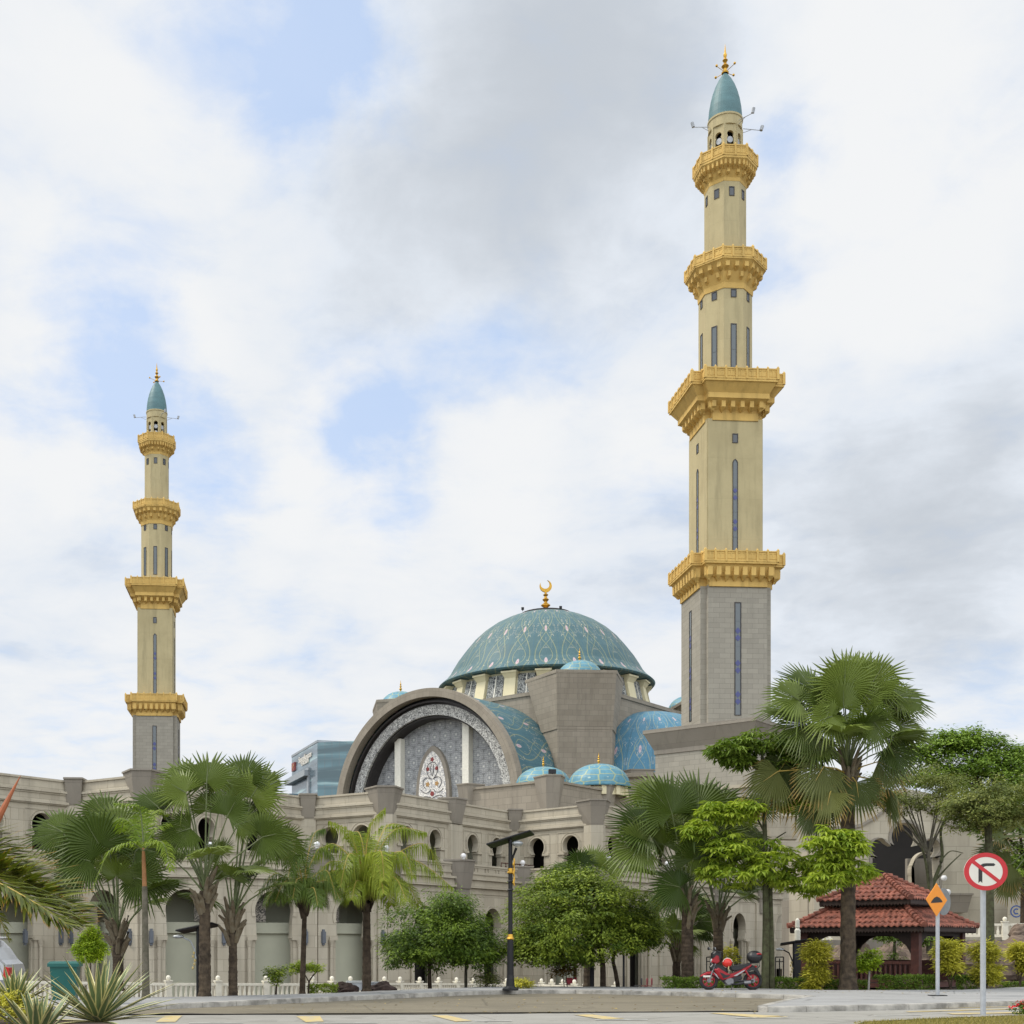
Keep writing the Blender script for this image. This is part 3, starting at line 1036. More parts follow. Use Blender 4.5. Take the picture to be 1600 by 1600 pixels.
for i in range(7):
    A, B = LO[i], LO[i + 1]
    U = (B - A).normalized()
    L = (B - A).length
    nb = BAYS[i]
    top = LTOP[i]
    r = 1.1
    cz = top - r
    zc = 1.85
    bl = L / nb
    j = r * 1.0 + .04
    # ground storey wall
    mb = MB().fr(A, U)
    ops, cen = [], [bl * (k + .5) for k in range(nb)]
    for c in cen:
        ops.append(round_arch(c, r, cz, zc, Z0))
    wall_with_arches(mb, L, Z0, 5.1, ops, -.55, 0)
    for c in cen:
        arch_ring(mb, c, r, cz, cz - r * .3, .2, -.02, .05)
        mb.box(c - j - .4, c - j + .14, zc - .14, zc + .06, -.6, .09)
        mb.box(c + j - .14, c + j + .4, zc - .14, zc + .06, -.6, .09)
    # entablature under the balcony
    mb.box(0, L, 5.1, 5.24, -.5, .2)
    mb.box(0, L, 5.24, 5.62, -.5, .08)
    mb.box(0, L, 5.62, 5.76, -.5, .24)
    mb.box(0, L, 4.72, 4.8, -.3, .05)
    mb.build('arcade_wall', 'stone', arc)
    # piers between arches
    for k in range(nb + 1):
        mb = MB().fr(A, U)
        c = bl * k
        lo_, hi_ = max(0.02, c - min(1.0, bl * .5 - r - .62)), min(L - .02, c + min(1.0, bl * .5 - r - .62))
        mb.box(lo_, hi_, Z0, 4.7, .0, .14)
        mb.box(lo_ - .08 if k else lo_, hi_ + .08 if k < nb else hi_, Z0, Z0 + .95, .0, .24)
        mb.box(lo_ - .05 if k else lo_, hi_ + .05 if k < nb else hi_, Z0 + .95, Z0 + 1.1, .0, .19)
        mb.build('pier', 'stone', arc)
    # columns in the arch jambs
    for c in cen:
        for sgn in (-1, 1):
            for off in (0.0, .3):
                mb = MB()
                p = A + U * (c + sgn * (j + .0 + off)) + Vector((U.y, -U.x, 0)) * (.0 if off == 0 else .0)
                p = p - Vector((U.y, -U.x, 0)) * .28
                if off:
                    p = p + Vector((U.y, -U.x, 0)) * .40
                mb.lathe([(.17, Z0), (.17, Z0 + .25), (.12, Z0 + .32), (.11, zc - .5), (.13, zc - .46), (.13, zc - .4), (.19, zc - .14)], p, 10)
                mb.build('column', 'stone_plain', arc)
    # inner lintel, back wall panel, pierced lattices
    mb = MB().fr(A, U)
    mb.box(0 + .7, L - .7, 2.1, 2.7, -1.35, -1.15)
    mb.build('lintel', 'palegreen', arc)
    for kk, c in enumerate(cen):
        side = 1 if (i == 2 and kk == 0) else -1
        if i in (2, 3):
            mb = MB().fr(A, U)
            u0 = c + side * (j - .02) if side < 0 else c + j - .42
            mb.box(u0, u0 + (.95 if side < 0 else .45), 2.75, 5.0, -1.2, -1.12)
            mb.build('pierced_panel', 'lattice', arc)
    # balcony balustrade
    mb = MB().fr(A, U)
    mb.box(0, L, 5.98, 6.16, -.2, .02)
    mb.box(0, L, 6.4, 6.52, -.2, .02)
    mb.box(0, L, 6.52, 6.64, -.26, .08)
    mb.box(0, L, 5.76, 5.98, -.4, -.05)
    x = .3
    prev = 0
    while x < L - .8:
        mb.box(prev, x, 6.16, 6.4, -.17, -.01)
        mb.box(x + .2, x + .38, 6.16, 6.4, -.17, -.01)
        prev = x + .58
        mb.box(x - .05, x + .63, 6.1, 6.46, -.1, -.06)
        x += 1.35
    mb.box(prev, L, 6.16, 6.4, -.17, -.01)
    mb.build('balustrade', 'stone_plain', arc)
    # upper storey
    A, B = UP[i], UP[i + 1]
    U = (B - A).normalized()
    L = (B - A).length
    bl = L / nb
    mb = MB().fr(A, U)
    ops = []
    for k in range(nb):
        for s in (-1, 1):
            c = bl * (k + .5) + s * bl * .205
            ops.append(shapes_arch(c, .66, 8.28, 7.82, 5.6, .64))
    wall_with_arches(mb, L, 5.6, 9.45, ops, -.4, 0)
    for k in range(nb):
        for s in (-1, 1):
            c = bl * (k + .5) + s * bl * .205
            arch_ring(mb, c, .68, 8.28, 7.85, .1, -.02, .05)
            arch_ring(mb, c, .84, 8.28, 7.95, .04, -.02, .04)
            for t in (-1, 1):
                mb.box(c + t * .83 - .28, c + t * .83 + .28, 7.66, 7.8, -.42, .1)
            # shallow frame around each window
            mb.box(c - 1.15, c + 1.15, 9.16, 9.22, 0, .035)
            for t in (-1, 1):
                mb.box(c + t * 1.15 - .03, c + t * 1.15 + .03, 7.0, 9.16, 0, .035)
    mb.box(0, L, 9.45, 9.52, -.3, .12)
    mb.box(0, L, 9.52, 9.66, -.3, .2)
    mb.box(0, L, 9.66, 10.06, -.3, .1)
    mb.box(0, L, 10.06, 10.16, -.3, .16)
    mb.box(0, L, 10.16, 10.28, -.3, .24)
    mb.box(0, L, 10.28, 10.83, -.3, .06)
    mb.box(0, L, 10.83, 10.95, -.36, .14)
    for k in range(1, nb * 2):
        if k % 2:
            mb.box(bl * k / 2 - .015, bl * k / 2 + .015, 10.29, 10.82, .06, .075)
    mb.build('upper_wall', 'stone', arc)
    for k in range(nb):
        for s in (-1, 1):
            c = bl * (k + .5) + s * bl * .205
            for t in (-1, 1):
                mb = MB()
                p = A + U * (c + t * .78) + Vector((U.y, -U.x, 0)) * -.18
                mb.lathe([(.13, 5.7), (.13, 6.2), (.09, 6.28), (.085, 7.4), (.1, 7.44), (.15, 7.66)], p, 8)
                mb.build('window_column', 'stone_plain', arc)
    # back walls
    P_, Q_ = UPI[i], UPI[i + 1]
    mb = MB().fr(P_, U)
    mb.box(0, (Q_ - P_).length, 5.6, 10.1, -.2, 0)
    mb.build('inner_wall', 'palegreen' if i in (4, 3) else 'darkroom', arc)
    P_, Q_ = LOI[i], LOI[i + 1]
    mb = MB().fr(P_, Q_ - P_)
    mb.box(0, (Q_ - P_).length, Z0, 2.12, -.2, 0)
    P_, Q_ = LOJ[i], LOJ[i + 1]
    mb.fr(P_, Q_ - P_)
    mb.box(0, (Q_ - P_).length, 2.0, 5.45, -.2, 0)
    mb.build('verandah_wall', 'palegreen', arc)
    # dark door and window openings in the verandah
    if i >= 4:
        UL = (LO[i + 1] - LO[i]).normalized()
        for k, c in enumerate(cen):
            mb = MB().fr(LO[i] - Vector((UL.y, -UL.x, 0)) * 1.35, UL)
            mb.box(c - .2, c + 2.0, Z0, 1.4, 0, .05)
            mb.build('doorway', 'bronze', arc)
# floor, balcony deck, ceiling and roof
mb = MB()
UPi, LOi = offset_line(UP, -2.3), LO
for a, b, c, d in zip(LO[:-1], LO[1:], UPi[1:], UPi[:-1]):
    for z in (5.45, 5.72):
        mb.face([Vector((p.x, p.y, z)) for p in (a, b, c, d)])
mb.build('balcony_deck', 'stone_plain', arc)
mb = MB()
far = [UP[7] + D * 30, UP[0] + D * 40]
mb.face([Vector((p.x, p.y, 10.1)) for p in offset_line(UP, -.2) + far])
mb.build('flat_roof', 'stone_plain', arc)
mb = MB()
mb.face([Vector((p.x, p.y, FL + .02)) for p in offset_line(LO, 1.5) + far])
mb.build('floor', 'stone_plain', arc)
# pilasters
upper_sites, lower_sites = [], []
for i in range(1, 7):
    a = (UP[i] - UP[i - 1]).normalized()
    b = (UP[i + 1] - UP[i]).normalized()
    conv = (a.x * b.y - a.y * b.x) > 0
    upper_sites.append((UP[i], conv, i))
    lower_sites.append((LO[i], conv, i))
for P, conv, i in upper_sites:
    N = -D
    mb = MB()
    if conv:
        flare(mb, P - N * .15, N, .42, .54, .3, .7, 9.5, 11.12, .5, .75)
    else:
        flare(mb, P + N * .25, N, .4, .5, .3, .62, 9.55, 11.0, .1, .9)
    mb.build('pilaster_head', 'stone_dark', arc)
    mb = MB().fr(P, Vector((-N.y, N.x, 0)))
    if conv:
        mb.plan([(-.75, -.5), (.75, -.5), (.42, .16), (-.42, .16)], 5.7, 9.5)
    else:
        mb.plan([(-.5, -.4), (.5, -.4), (.5, .5), (-.5, .5)], 5.7, 9.55)
    mb.build('pilaster', 'stone_plain', arc)
for i in (0, 2, 4, 6):                                  # between bays on the long faces
    U = (UP[i + 1] - UP[i]).normalized()
    N = Vector((U.y, -U.x, 0))
    L = (UP[i + 1] - UP[i]).length
    for k in range(1, BAYS[i]):
        P = UP[i] + U * (L * k / BAYS[i])
        mb = MB()
        flare(mb, P, N, .5, .66, .3, .6, 9.5, 11.1, .4, .5)
        mb.build('pilaster_head', 'stone_dark', arc)
        mb = MB().fr(P, U)
        mb.plan([(-.85, -.2), (.85, -.2), (.7, .22), (-.7, .22)], 5.7, 9.45)
        mb.build('pilaster', 'stone_plain', arc)
        Lp = (LO[i + 1] - LO[i]).length
        lower_sites.append((LO[i] + U * (Lp * k / BAYS[i]), 'mid', i))
TOPS = {1: 7.7, 2: 7.2}
for P, conv, i in lower_sites:
    if conv == 'mid':
        U = (UP[i + 1] - UP[i]).normalized()
        N = Vector((U.y, -U.x, 0))
        zt = 6.72
    else:
        N = -D
        zt = TOPS.get(i, 6.72)
    mb = MB()
    flare(mb, P + N * (.1 if conv is not True else -.2), N, .5, .62, .28, .55, 5.0, zt, .5 if conv else .1, .6)
    mb.fr(P, Vector((-N.y, N.x, 0)))
    mb.plan([(-.62, -.3), (.62, -.3), (.52, .3), (-.52, .3)], 3.9, 5.0)
    mb.build('balcony_pilaster', 'stone_dark', arc)
    mb = MB()
    c = P + N * .15 + Vector((0, 0, zt + .1))
    mb.lathe([(.11, 0), (.11, .06), (.07, .1)], c, 12)
    mb.ball(c + Vector((0, 0, .25)), .18, 16, 10)
    mb.build('globe_lamp', 'opal', arc)
# wall lamps on the piers
for i, uu in [(0, .78), (0, .95), (1, .07), (1, .9), (2, .06), (2, .46), (2, .93), (3, .07), (3, .93), (4, .05), (4, .5), (5, .06), (6, .02)]:
    A, B = LO[i], LO[i + 1]
    U = (B - A).normalized()
    p = A.lerp(B, uu)
    mb = MB().fr(p, U)
    mb.plan([(-.13, .14), (.13, .14), (.1, .3), (-.1, .3)], 1.55, 2.2)
    mb.plan([(-.08, .14), (.08, .14), (.06, .24), (-.06, .24)], 2.2, 2.32)
    mb.plan([(-.08, .14), (.08, .14), (.06, .24), (-.06, .24)], 1.43, 1.55)
    mb.build('wall_lamp', 'sconce', arc)
# reddish rail across an upper window
U = AL
mb = MB().fr(UP[4] + U * 11.2, U)
for k in range(8):
    mb.tube([mb.P(k * .55, 5.8, .8), mb.P(k * .55, 7.05, .8)], .03, 6)
for k in range(7):
    mb.tube([mb.P(k * .55, 6.0, .8), mb.P(k * .55 + .55, 6.9, .8)], .02, 5)
    mb.tube([mb.P(k * .55 + .55, 6.0, .8), mb.P(k * .55, 6.9, .8)], .02, 5)
mb.tube([mb.P(0, 7.02, .8), mb.P(3.85, 7.02, .8)], .04, 6)
mb.build('railing', 'redwood', arc)
# end wall on the right
mb = MB().fr(LO[7], D)
mb.box(0, 25, Z0, 5.4, -.4, 0)
mb.box(3, 25, 5.4, 10.9, -.4, -.0)
mb.build('end_wall', 'stone', arc)

# second tier with its zigzag parapet behind the roof
K2 = at(862, 97, z=0)
t2 = thing('roof_terrace', 'plain grey stone upper tier with flared corner brackets above the mosque wing roof', 'upper tier', K2 + Vector((0, 0, 10.1)))
for nm, A, U, L in (('terrace_wall', K2 - BE * 8.2, BE, 8.2), ('terrace_wall', K2, AL, 14.0)):
    mb = MB().fr(A, U)
    mb.box(0, L, 10.1, 14.1, -.5, 0)
    mb.box(0, L, 14.1, 14.28, -.6, .12)
    mb.box(0, L, 10.1, 11.75, 0, .9)
    mb.box(0, L, 11.75, 11.95, -.0, 1.05)
    mb.build(nm, 'stone_hall', t2)
for P, N, ft in ((K2, -D, .58), (K2 - BE * 8.2, -AL, .5), (K2 + AL * 8.3, BE, .5)):
    mb = MB()
    flare(mb, P - N * .1, N, ft * .8, ft, .3, .8, 11.95, 14.5, .5, .8)
    mb.build('corner_bracket', 'stone_dark', t2)
mb = MB().fr(K2 + AL * 14 - D * .0, E)
mb.box(-1, 4.5, 10, 13.0, -3, 0)
mb.box(-1.2, 4.8, 13.0, 13.4, -3, .35)
mb.build('cream_block', 'cream_light', t2)
mb = MB().fr(K2 + D * 8, E)
mb.plan([(-8, -2), (8, -2), (8, -10), (-8, -10)], 11, 11.2)
mb.build('terrace_roof', 'stone_plain', t2)
fl = MB()
fp = K2 - D * .2 + Vector((0, 0, 14.6))
fl.fr(fp, E)
fl.box(-.28, .28, .1, .45, -.15, .15)
fl.box(-.05, .05, 0, .1, -.05, .05)
fl.build('floodlight', 'black', t2)


def finial(mb, c, h, s=1.0):
    r = h * .13 * s
    mb.lathe([(r * .9, 0), (r * 1.0, h * .04), (r * .45, h * .09), (r * .5, h * .16), (r * 1.0, h * .24), (r * .55, h * .32), (r * .3, h * .36), (r * .72, h * .44), (r * .3, h * .52), (r * .42, h * .57),
              (r * .5, h * .62), (r * .25, h * .7), (r * .12, h * .86), (0, h)], c, 12)


def cupola(parent, c, R, H, fh, drum=None, name='cupola'):
    mb = MB()
    prof = []
    for k in range(11):
        a = PI / 2 * k / 10
        prof.append((R * math.cos(a) ** .9, H * math.sin(a)))
    prof = [(R * 1.03, -.06), (R * 1.04, .03)] + prof
    mb.lathe(prof, c, 40, us=12, vs=2.2 / 1.0 / max(1.0, R * .55))
    o = mb.build(name, 'cupola', parent)
    mb = MB()
    finial(mb, Vector(c) + Vector((0, 0, H - .03)), fh)
    mb.build('finial', 'gilt', o)
    if drum:
        mb = MB()
        mb.lathe([(R * .88, -drum), (R * .88, -.06)], c, 40)
        for k in range(12):
            a = 2 * PI * k / 12
            mb.fr(Vector(c) + Vector((math.cos(a) * R * .9, math.sin(a) * R * .9, -drum)), Vector((-math.sin(a), math.cos(a), 0)))
            mb.box(-.2, .2, 0, drum - .06, -.1, .12)
        mb.build('cupola_drum', 'cream_light', o)
    return o


c1 = at(849, 118, y=1229)
cupola(t2, c1, 2.62, 1.85, 1.15, .9)
c2_ = at(935.5, 105, y=1231)
cupola(t2, c2_, 2.62, 2.0, 1.05, .8)

# ------------------------------------------------------------------ prayer hall
CC = Vector((20.2, 150, 0))
hall = thing('prayer_hall', 'domed prayer hall with a great round arch and turquoise tiled vaults', 'mosque hall', CC + Vector((0, 0, -2)))
mb = MB().fr(CC - AL * 14 - BE * 14, BE)
mb.box(0, 28, -2, 28.3, -28, 0)
mb.box(-.15, 28.15, 28.3, 28.7, -28.15, .15)
mb.build('hall_walls', 'stone_hall', hall)
for sgn, axis in ((-1, D), (-1, E), (1, E)):
    K = CC + axis * (19.9 * sgn)
    N = axis * sgn
    mb = MB().fr(K, Vector((-N.y, N.x, 0)))
    top = [(-5.3, -4.6), (5.3, -4.6), (3.15, .7), (-3.15, .7)]
    bot = [(-4.1, -2.9), (4.1, -2.9), (2.95, .05), (-2.95, .05)]
    mb.loft([[(p[0], 24.2, p[1]) for p in bot], [(p[0], 29.6, p[1]) for p in top]])
    mb.loft([[(p[0] * 1.02, 29.6, p[1] * 1.05) for p in top], [(p[0] * 1.02, 29.95, p[1] * 1.05) for p in top]])
    col = [(-4.0, -2.9), (4.0, -2.9), (2.9, 0), (-2.9, 0)]
    mb.plan(col, 4, 24.0)
    mb.loft([[(p[0] * 1.03, 23.9, p[1] * 1.03 + .03) for p in col], [(p[0] * 1.03, 24.25, p[1] * 1.03 + .03) for p in col]])
    mb.build('corner_buttress', 'stone_hall', hall)
    cupola(hall, CC + axis * (17.5 * sgn) + Vector((0, 0, 29.6)), 2.45, 1.95, 1.5, .3)
# drum with raking piers and lattice windows
mb = MB()
mb.lathe([(12.35, 27.9), (11.35, 32.2)], CC, 80)
mb.build('drum', 'cream_light', hall)
NW = 20
M['winlat'] = script_mat('window tracery', (.035, .04, .045), (.42, .43, .40), (2.2, 2.2, 1))
for k in range(NW):
    a = -PI / 2 + TH - .07 + 2 * PI * k / NW
    for kind, ang in (('w', a), ('p', a + PI / NW)):
        n = Vector((math.cos(ang), math.sin(ang), 0))
        if n.y > .45:
            continue
        mb = MB().fr(CC, Vector((-n.y, n.x, 0)))
        if kind == 'w':
            mb.loft([[(-1.05, 28.4, 12.2), (1.05, 28.4, 12.2), (1.05, 28.4, 12.36), (-1.05, 28.4, 12.36)], [(-1.0, 31.7, 11.3), (1.0, 31.7, 11.3), (1.0, 31.7, 11.56), (-1.0, 31.7, 11.56)]])
            w = mb.build('window', 'winlat', hall)
            mb = MB().fr(CC, Vector((-n.y, n.x, 0)))
            mb.loft([[(-.05, 28.4, 12.3), (.05, 28.4, 12.3), (.05, 28.4, 12.45), (-.05, 28.4, 12.45)], [(-.05, 31.7, 11.5), (.05, 31.7, 11.5), (.05, 31.7, 11.62), (-.05, 31.7, 11.62)]])
            mb.build('mullion', 'white', w)
        else:
            mb.loft([[(-.72, 27.9, 12.0), (.72, 27.9, 12.0), (.72, 27.9, 12.75), (-.72, 27.9, 12.75)], [(-.66, 31.2, 11.2), (.66, 31.2, 11.2), (.66, 31.2, 11.98), (-.66, 31.2, 11.98)],
                     [(-.85, 31.75, 11.1), (.85, 31.75, 11.1), (.85, 31.75, 12.35), (-.85, 31.75, 12.35)]])
            mb.loft([[(-.92, 31.75, 11), (.92, 31.75, 11), (.92, 31.75, 12.45), (-.92, 31.75, 12.45)], [(-.92, 31.95, 11), (.92, 31.95, 11), (.92, 31.95, 12.45), (-.92, 31.95, 12.45)]])
            mb.build('drum_pier', 'cream_light', hall)
mb = MB()
prof = [(11.2, 31.95), (12.75, 32.12), (12.88, 32.28), (12.7, 32.45), (12.1, 32.95), (11.55, 33.6), (11.1, 34.4), (10.55, 35.3), (9.6, 36.55), (8.6, 37.75), (7.5, 38.75), (6.2, 39.65), (4.8, 40.35), (3.6, 40.78), (2.95, 40.95)]
mb.lathe(prof, CC, 96, a0=-PI / 2, a1=1.5 * PI, us=24, vs=.085 * 1.0)
dome = mb.build('dome', 'dome', hall)
mb = MB()
mb.lathe([(3.0, 40.92), (3.02, 41.12), (1.2, 41.5), (0, 41.55)], CC, 40)
mb.build('dome_cap', 'bronze', dome)
mb = MB()
c = CC + Vector((0, 0, 41.5))
mb.lathe([(.55, 0), (.6, .1), (.3, .3), (.22, .4), (.56, .66), (.56, .73), (.22, 1.0), (.18, 1.12), (.4, 1.38), (.18, 1.62), (.14, 1.75), (.32, 1.95), (.12, 2.15), (.1, 2.4)], c, 16)
mb.fr(c + Vector((0, 0, 3.0)), E)
oc, ic = [], []
for k in range(25):
    a = math.radians(-90 + 20) + math.radians(-130 + 260 * k / 24)
    oc.append((.74 * math.cos(a), .74 * math.sin(a)))
for k in range(25):
    a = math.radians(-70) + math.radians(-130 + 260 * (24 - k) / 24)
    b = math.radians(110)
    rr = .56
    ic.append((.24 * math.cos(b) + rr * math.cos(a) * .98, .24 * math.sin(b) + rr * math.sin(a) * .98))
for k in range(24):
    mb.prism([oc[k], oc[k + 1], ic[23 - k], ic[24 - k]], -.09, .09)
mb.build('crescent_finial', 'gilt', hall)
for a, rr in ((-1.2, 3.6), (-.2, 3.2), (-2.4, 4.2)):
    mb = MB().fr(CC + Vector((math.cos(a) * rr, math.sin(a) * rr, 40.75)), E)
    mb.box(-.15, .15, .15, .45, -.08, .1)
    mb.box(-.04, .04, 0, .2, -.04, .04)
    mb.build('floodlight', 'black', hall)

# great arch
FA = CC - AL * 23.8
SZ = 16.1


def half_ring(R1, R0, w0, w1, leg=10.0, n=64):
    mb = MB().fr(FA, BE)

    def ln(R):
        pts = [(R, SZ - leg)]
        for k in range(n + 1):
            a = PI * k / n
            pts.append((R * math.cos(a), SZ + R * math.sin(a)))
        pts.append((-R, SZ - leg))
        return pts
    o, i = ln(R1), ln(R0)
    Lo = 0
    for k in range(len(o) - 1):
        seg = math.hypot(o[k + 1][0] - o[k][0], o[k + 1][1] - o[k][1])
        q = [(o[k], w1), (o[k + 1], w1), (i[k + 1], w1), (i[k], w1)]
        mb.face([mb.P(p[0], p[1], w) for p, w in q], [(Lo, R1 - R0), (Lo + seg, R1 - R0), (Lo + seg, 0), (Lo, 0)])
        for ring in (o, i):
            mb.face([mb.P(ring[k][0], ring[k][1], w0), mb.P(ring[k + 1][0], ring[k + 1][1], w0), mb.P(ring[k + 1][0], ring[k + 1][1], w1), mb.P(ring[k][0], ring[k][1], w1)],
                    [(Lo, 0), (Lo + seg, 0), (Lo + seg, w1 - w0), (Lo, w1 - w0)], True)
        Lo += seg
    return mb


half_ring(12.4, 11.5, -1.0, 0.0).build('arch_ring', 'stone_hall', hall)
half_ring(11.52, 10.8, -1.9, -1.35).build('arch_recess', 'bronze', hall)
half_ring(11.2, 11.05, -1.35, -.85).build('arch_moulding', 'bronze', hall)
half_ring(10.85, 9.75, -1.55, -1.25).build('script_band', 'script', hall)
half_ring(9.76, 9.55, -3.4, -1.6).build('arch_soffit', 'bronze', hall)
# pierced screen, pillars, pointed floral panel
mb = MB().fr(FA, BE)
poly = [(9.7, 6)] + [(9.7 * math.cos(PI * k / 48), SZ + 9.7 * math.sin(PI * k / 48)) for k in range(49)] + [(-9.7, 6)]
mb.face([mb.P(p[0], p[1], -3.2) for p in poly], [(p[0], p[1]) for p in poly])
mb.build('pierced_screen', 'screen', hall)
UC = -.67
for s in (-1, 1):
    u = UC + s * 4.65
    h = SZ + math.sqrt(9.75 ** 2 - (abs(u) + .3) ** 2)
    mb = MB().fr(FA, BE)
    mb.box(u - .42, u + .42, 6, h, -3.2, -2.45)
    zz = 10
    while zz < h:
        mb.box(u - .43, u + .43, zz, zz + .035, -3.2, -2.44)
        zz += .62
    mb.build('white_pillar', 'white', hall)


def ogive(half, zs, ztop, n=16):
    """pointed outline from right foot over the tip to the left foot"""
    pts = []
    for k in range(n + 1):
        t = k / n
        pts.append((UC + half * (1 - t ** 2.1) ** .9 if t < 1 else UC, zs + (ztop - zs) * (math.sin(t * PI / 2) * .55 + t * .45)))
    left = [(2 * UC - p[0], p[1]) for p in reversed(pts[:-1])]
    return pts + left


mb = MB().fr(FA, BE)
og = ogive(2.3, 17.2, 22.9)
mb.prism([(UC + 2.3, 8)] + og + [(UC - 2.3, 8)], -3.2, -2.75)
nf = mb.build('niche_frame', 'stone_dark', hall)
mb = MB().fr(FA, BE)
og2 = ogive(1.88, 17.2, 22.3)
pl = [(UC + 1.88, 8)] + og2 + [(UC - 1.88, 8)]
mb.face([mb.P(p[0], p[1], -2.72) for p in pl], [(p[0] - UC, p[1]) for p in pl])
fp = mb.build('floral_panel', 'floral', hall)
rngf = random.Random(5)


def disc(mb, u, z, r, w, n=12, ru=1.0, pet=0):
    mb.prism([(u + r * ru * (1 + (.25 * math.cos(pet * 2 * PI * k / n) if pet else 0)) * math.cos(2 * PI * k / n), z + r * (1 + (.25 * math.cos(pet * 2 * PI * k / n) if pet else 0)) * math.sin(2 * PI * k / n)) for k in range(n)], -2.72, w)


for matn, items in (('red_print', [(0, 21.4, .26), (-.62, 20.4, .25), (.62, 20.4, .25), (0, 17.7, .3)]), ('orange_print', [(-.62, 18.75, .27), (.62, 18.75, .27), (-1.15, 16.5, .3), (1.15, 16.5, .3)])):
    mb = MB().fr(FA, BE)
    for u, z, r in items:
        disc(mb, UC + u, z, r * .85, -2.68, 24, pet=5 if matn == 'orange_print' or z > 21 else 0)
    mb.build('blossoms', matn, fp)
mb = MB().fr(FA, BE)
for s in (-1, 1):
    for (a, b, c, d) in (((0, 21.1), (.9, 21.0), (1.0, 20.0), (.25, 19.4)), ((.1, 19.3), (1.3, 19.9), (1.6, 18.8), (.9, 18.3)), ((0, 17.2), (.9, 17.6), (1.6, 17.6), (1.5, 16.9)),
                         ((0, 16.8), (.5, 16.2), (1.1, 15.6), (1.6, 15.9)), ((.15, 18.2), (.6, 17.6), (1.2, 17.8), (1.5, 18.2)), ((.1, 20.9), (.3, 20.5), (.2, 20.0), (.0, 19.6))):
        pts = []
        for k in range(11):
            t = k / 10
            q = [(1 - t) ** 3, 3 * t * (1 - t) ** 2, 3 * t * t * (1 - t), t ** 3]
            pts.append(mb.P(UC + s * sum(w * p[0] for w, p in zip(q, (a, b, c, d))), sum(w * p[1] for w, p in zip(q, (a, b, c, d))), -2.69))
        mb.tube(pts, .03, 5)
mb.build('scrolls', 'bronze', fp)
# barrel vault behind the arch
mb = MB().fr(FA, BE)
n = 48
R = 12.2
for k in range(n):
    a0, a1 = PI * k / n, PI * (k + 1) / n
    for wi in range(6):
        w0, w1 = -1.0 - 9.2 * wi / 6, -1.0 - 9.2 * (wi + 1) / 6
        q = [(R * math.cos(a0), SZ + R * math.sin(a0), w0), (R * math.cos(a1), SZ + R * math.sin(a1), w0), (R * math.cos(a1), SZ + R * math.sin(a1), w1), (R * math.cos(a0), SZ + R * math.sin(a0), w1)]
        mb.face([mb.P(*p) for p in q], [(a0 * 3.2, -w0 * .1), (a1 * 3.2, -w0 * .1), (a1 * 3.2, -w1 * .1), (a0 * 3.2, -w1 * .1)], True)
for s in (-1, 1):
    mb.face([mb.P(s * R, 4, -1), mb.P(s * R, SZ, -1), mb.P(s * R, SZ, -10.2), mb.P(s * R, 4, -10.2)])
mb.build('vault', 'vault', hall)
# half dome on the other face
MM = CC + BE * 14
mb = MB()
R = 11.7
prof = [(R, 9), (R, 15.9)]
for k in range(1, 15):
    a = PI / 2 * k / 14
    prof.append((R * math.cos(a), 15.9 + R * math.sin(a)))
a0 = math.atan2(BE.y, BE.x) - PI / 2
prof = [(max(r_, 1e-6), z_) for r_, z_ in prof]
mb.lathe(prof, MM, 60, a0=a0, a1=a0 + PI, us=12, vs=.085)
mb.build('half_dome', 'semidome', hall)
mb = MB()
mb.lathe([(R + .5, 6), (R + .5, 18.6), (R + .9, 18.8), (R + .9, 19.2), (R - .2, 19.2)], MM, 48, a0=a0, a1=a0 + PI)
mb.build('half_dome_base', 'stone_hall', hall)
mb = MB()
pb = at(1003, 131, z=0)
flare(mb, pb, -D, 1.1, 1.5, .6, 1.2, 15.2, 19.6, .8, 1.5)
mb.build('corner_bracket', 'stone_dark', hall)

# ------------------------------------------------------------------ minarets
mn = thing('minaret', 'taller nearer minaret with ochre balconies and turquoise cap, rising behind the big palm', 'minaret', (0, 0, 0), 'twin minarets')
BZ = 0.0
H0 = 2.0      # the model's zero sits 2 m below street level


def zz(z):
    return z + H0


def ngon(r_in, n=8, rot=0.0):
    R = r_in / math.cos(PI / n)
    return [(R * math.cos(-PI / 2 + PI / n * (2 * k - 1) + rot), R * math.sin(-PI / 2 + PI / n * (2 * k - 1) + rot)) for k in range(n)]


def cross(h, c):
    return [(-h + c, -h), (h - c, -h), (h - c, -h + c), (h, -h + c), (h, h - c), (h - c, h - c), (h - c, h), (-h + c, h), (-h + c, h - c), (-h, h - c), (-h, -h + c), (-h + c, -h + c)]


def sc(poly, f):
    return [(p[0] * f, p[1] * f) for p in poly]


def loftp(mb, rings):
    """rings: (poly, z) in plan, CCW"""
    mb.fr((0, 0, 0), (1, 0, 0))
    mb.loft([[(p[0], z, -p[1]) for p in poly] for poly, z in rings])


def edges(poly):
    for k in range(len(poly)):
        a, b = Vector((poly[k][0], poly[k][1], 0)), Vector((poly[(k + 1) % len(poly)][0], poly[(k + 1) % len(poly)][1], 0))
        yield a, (b - a).normalized(), (b - a).length


def shaft_part(name, poly, z0, z1, matn, poly2=None):
    """shaft sides with UVs that run round the faces"""
    mb = MB()
    p2 = poly2 or poly
    off = 0
    for k in range(len(poly)):
        a, b = poly[k], poly[(k + 1) % len(poly)]
        c, d = p2[(k + 1) % len(poly)], p2[k]
        L = math.hypot(b[0] - a[0], b[1] - a[1])
        mb.face([(a[0], a[1], z0), (b[0], b[1], z0), (c[0], c[1], z1), (d[0], d[1], z1)], [(off, z0), (off + L, z0), (off + L, z1), (off, z1)])
        off += L
    mb.face([(p[0], p[1], z1) for p in p2])
    return mb.build(name, matn, mn)


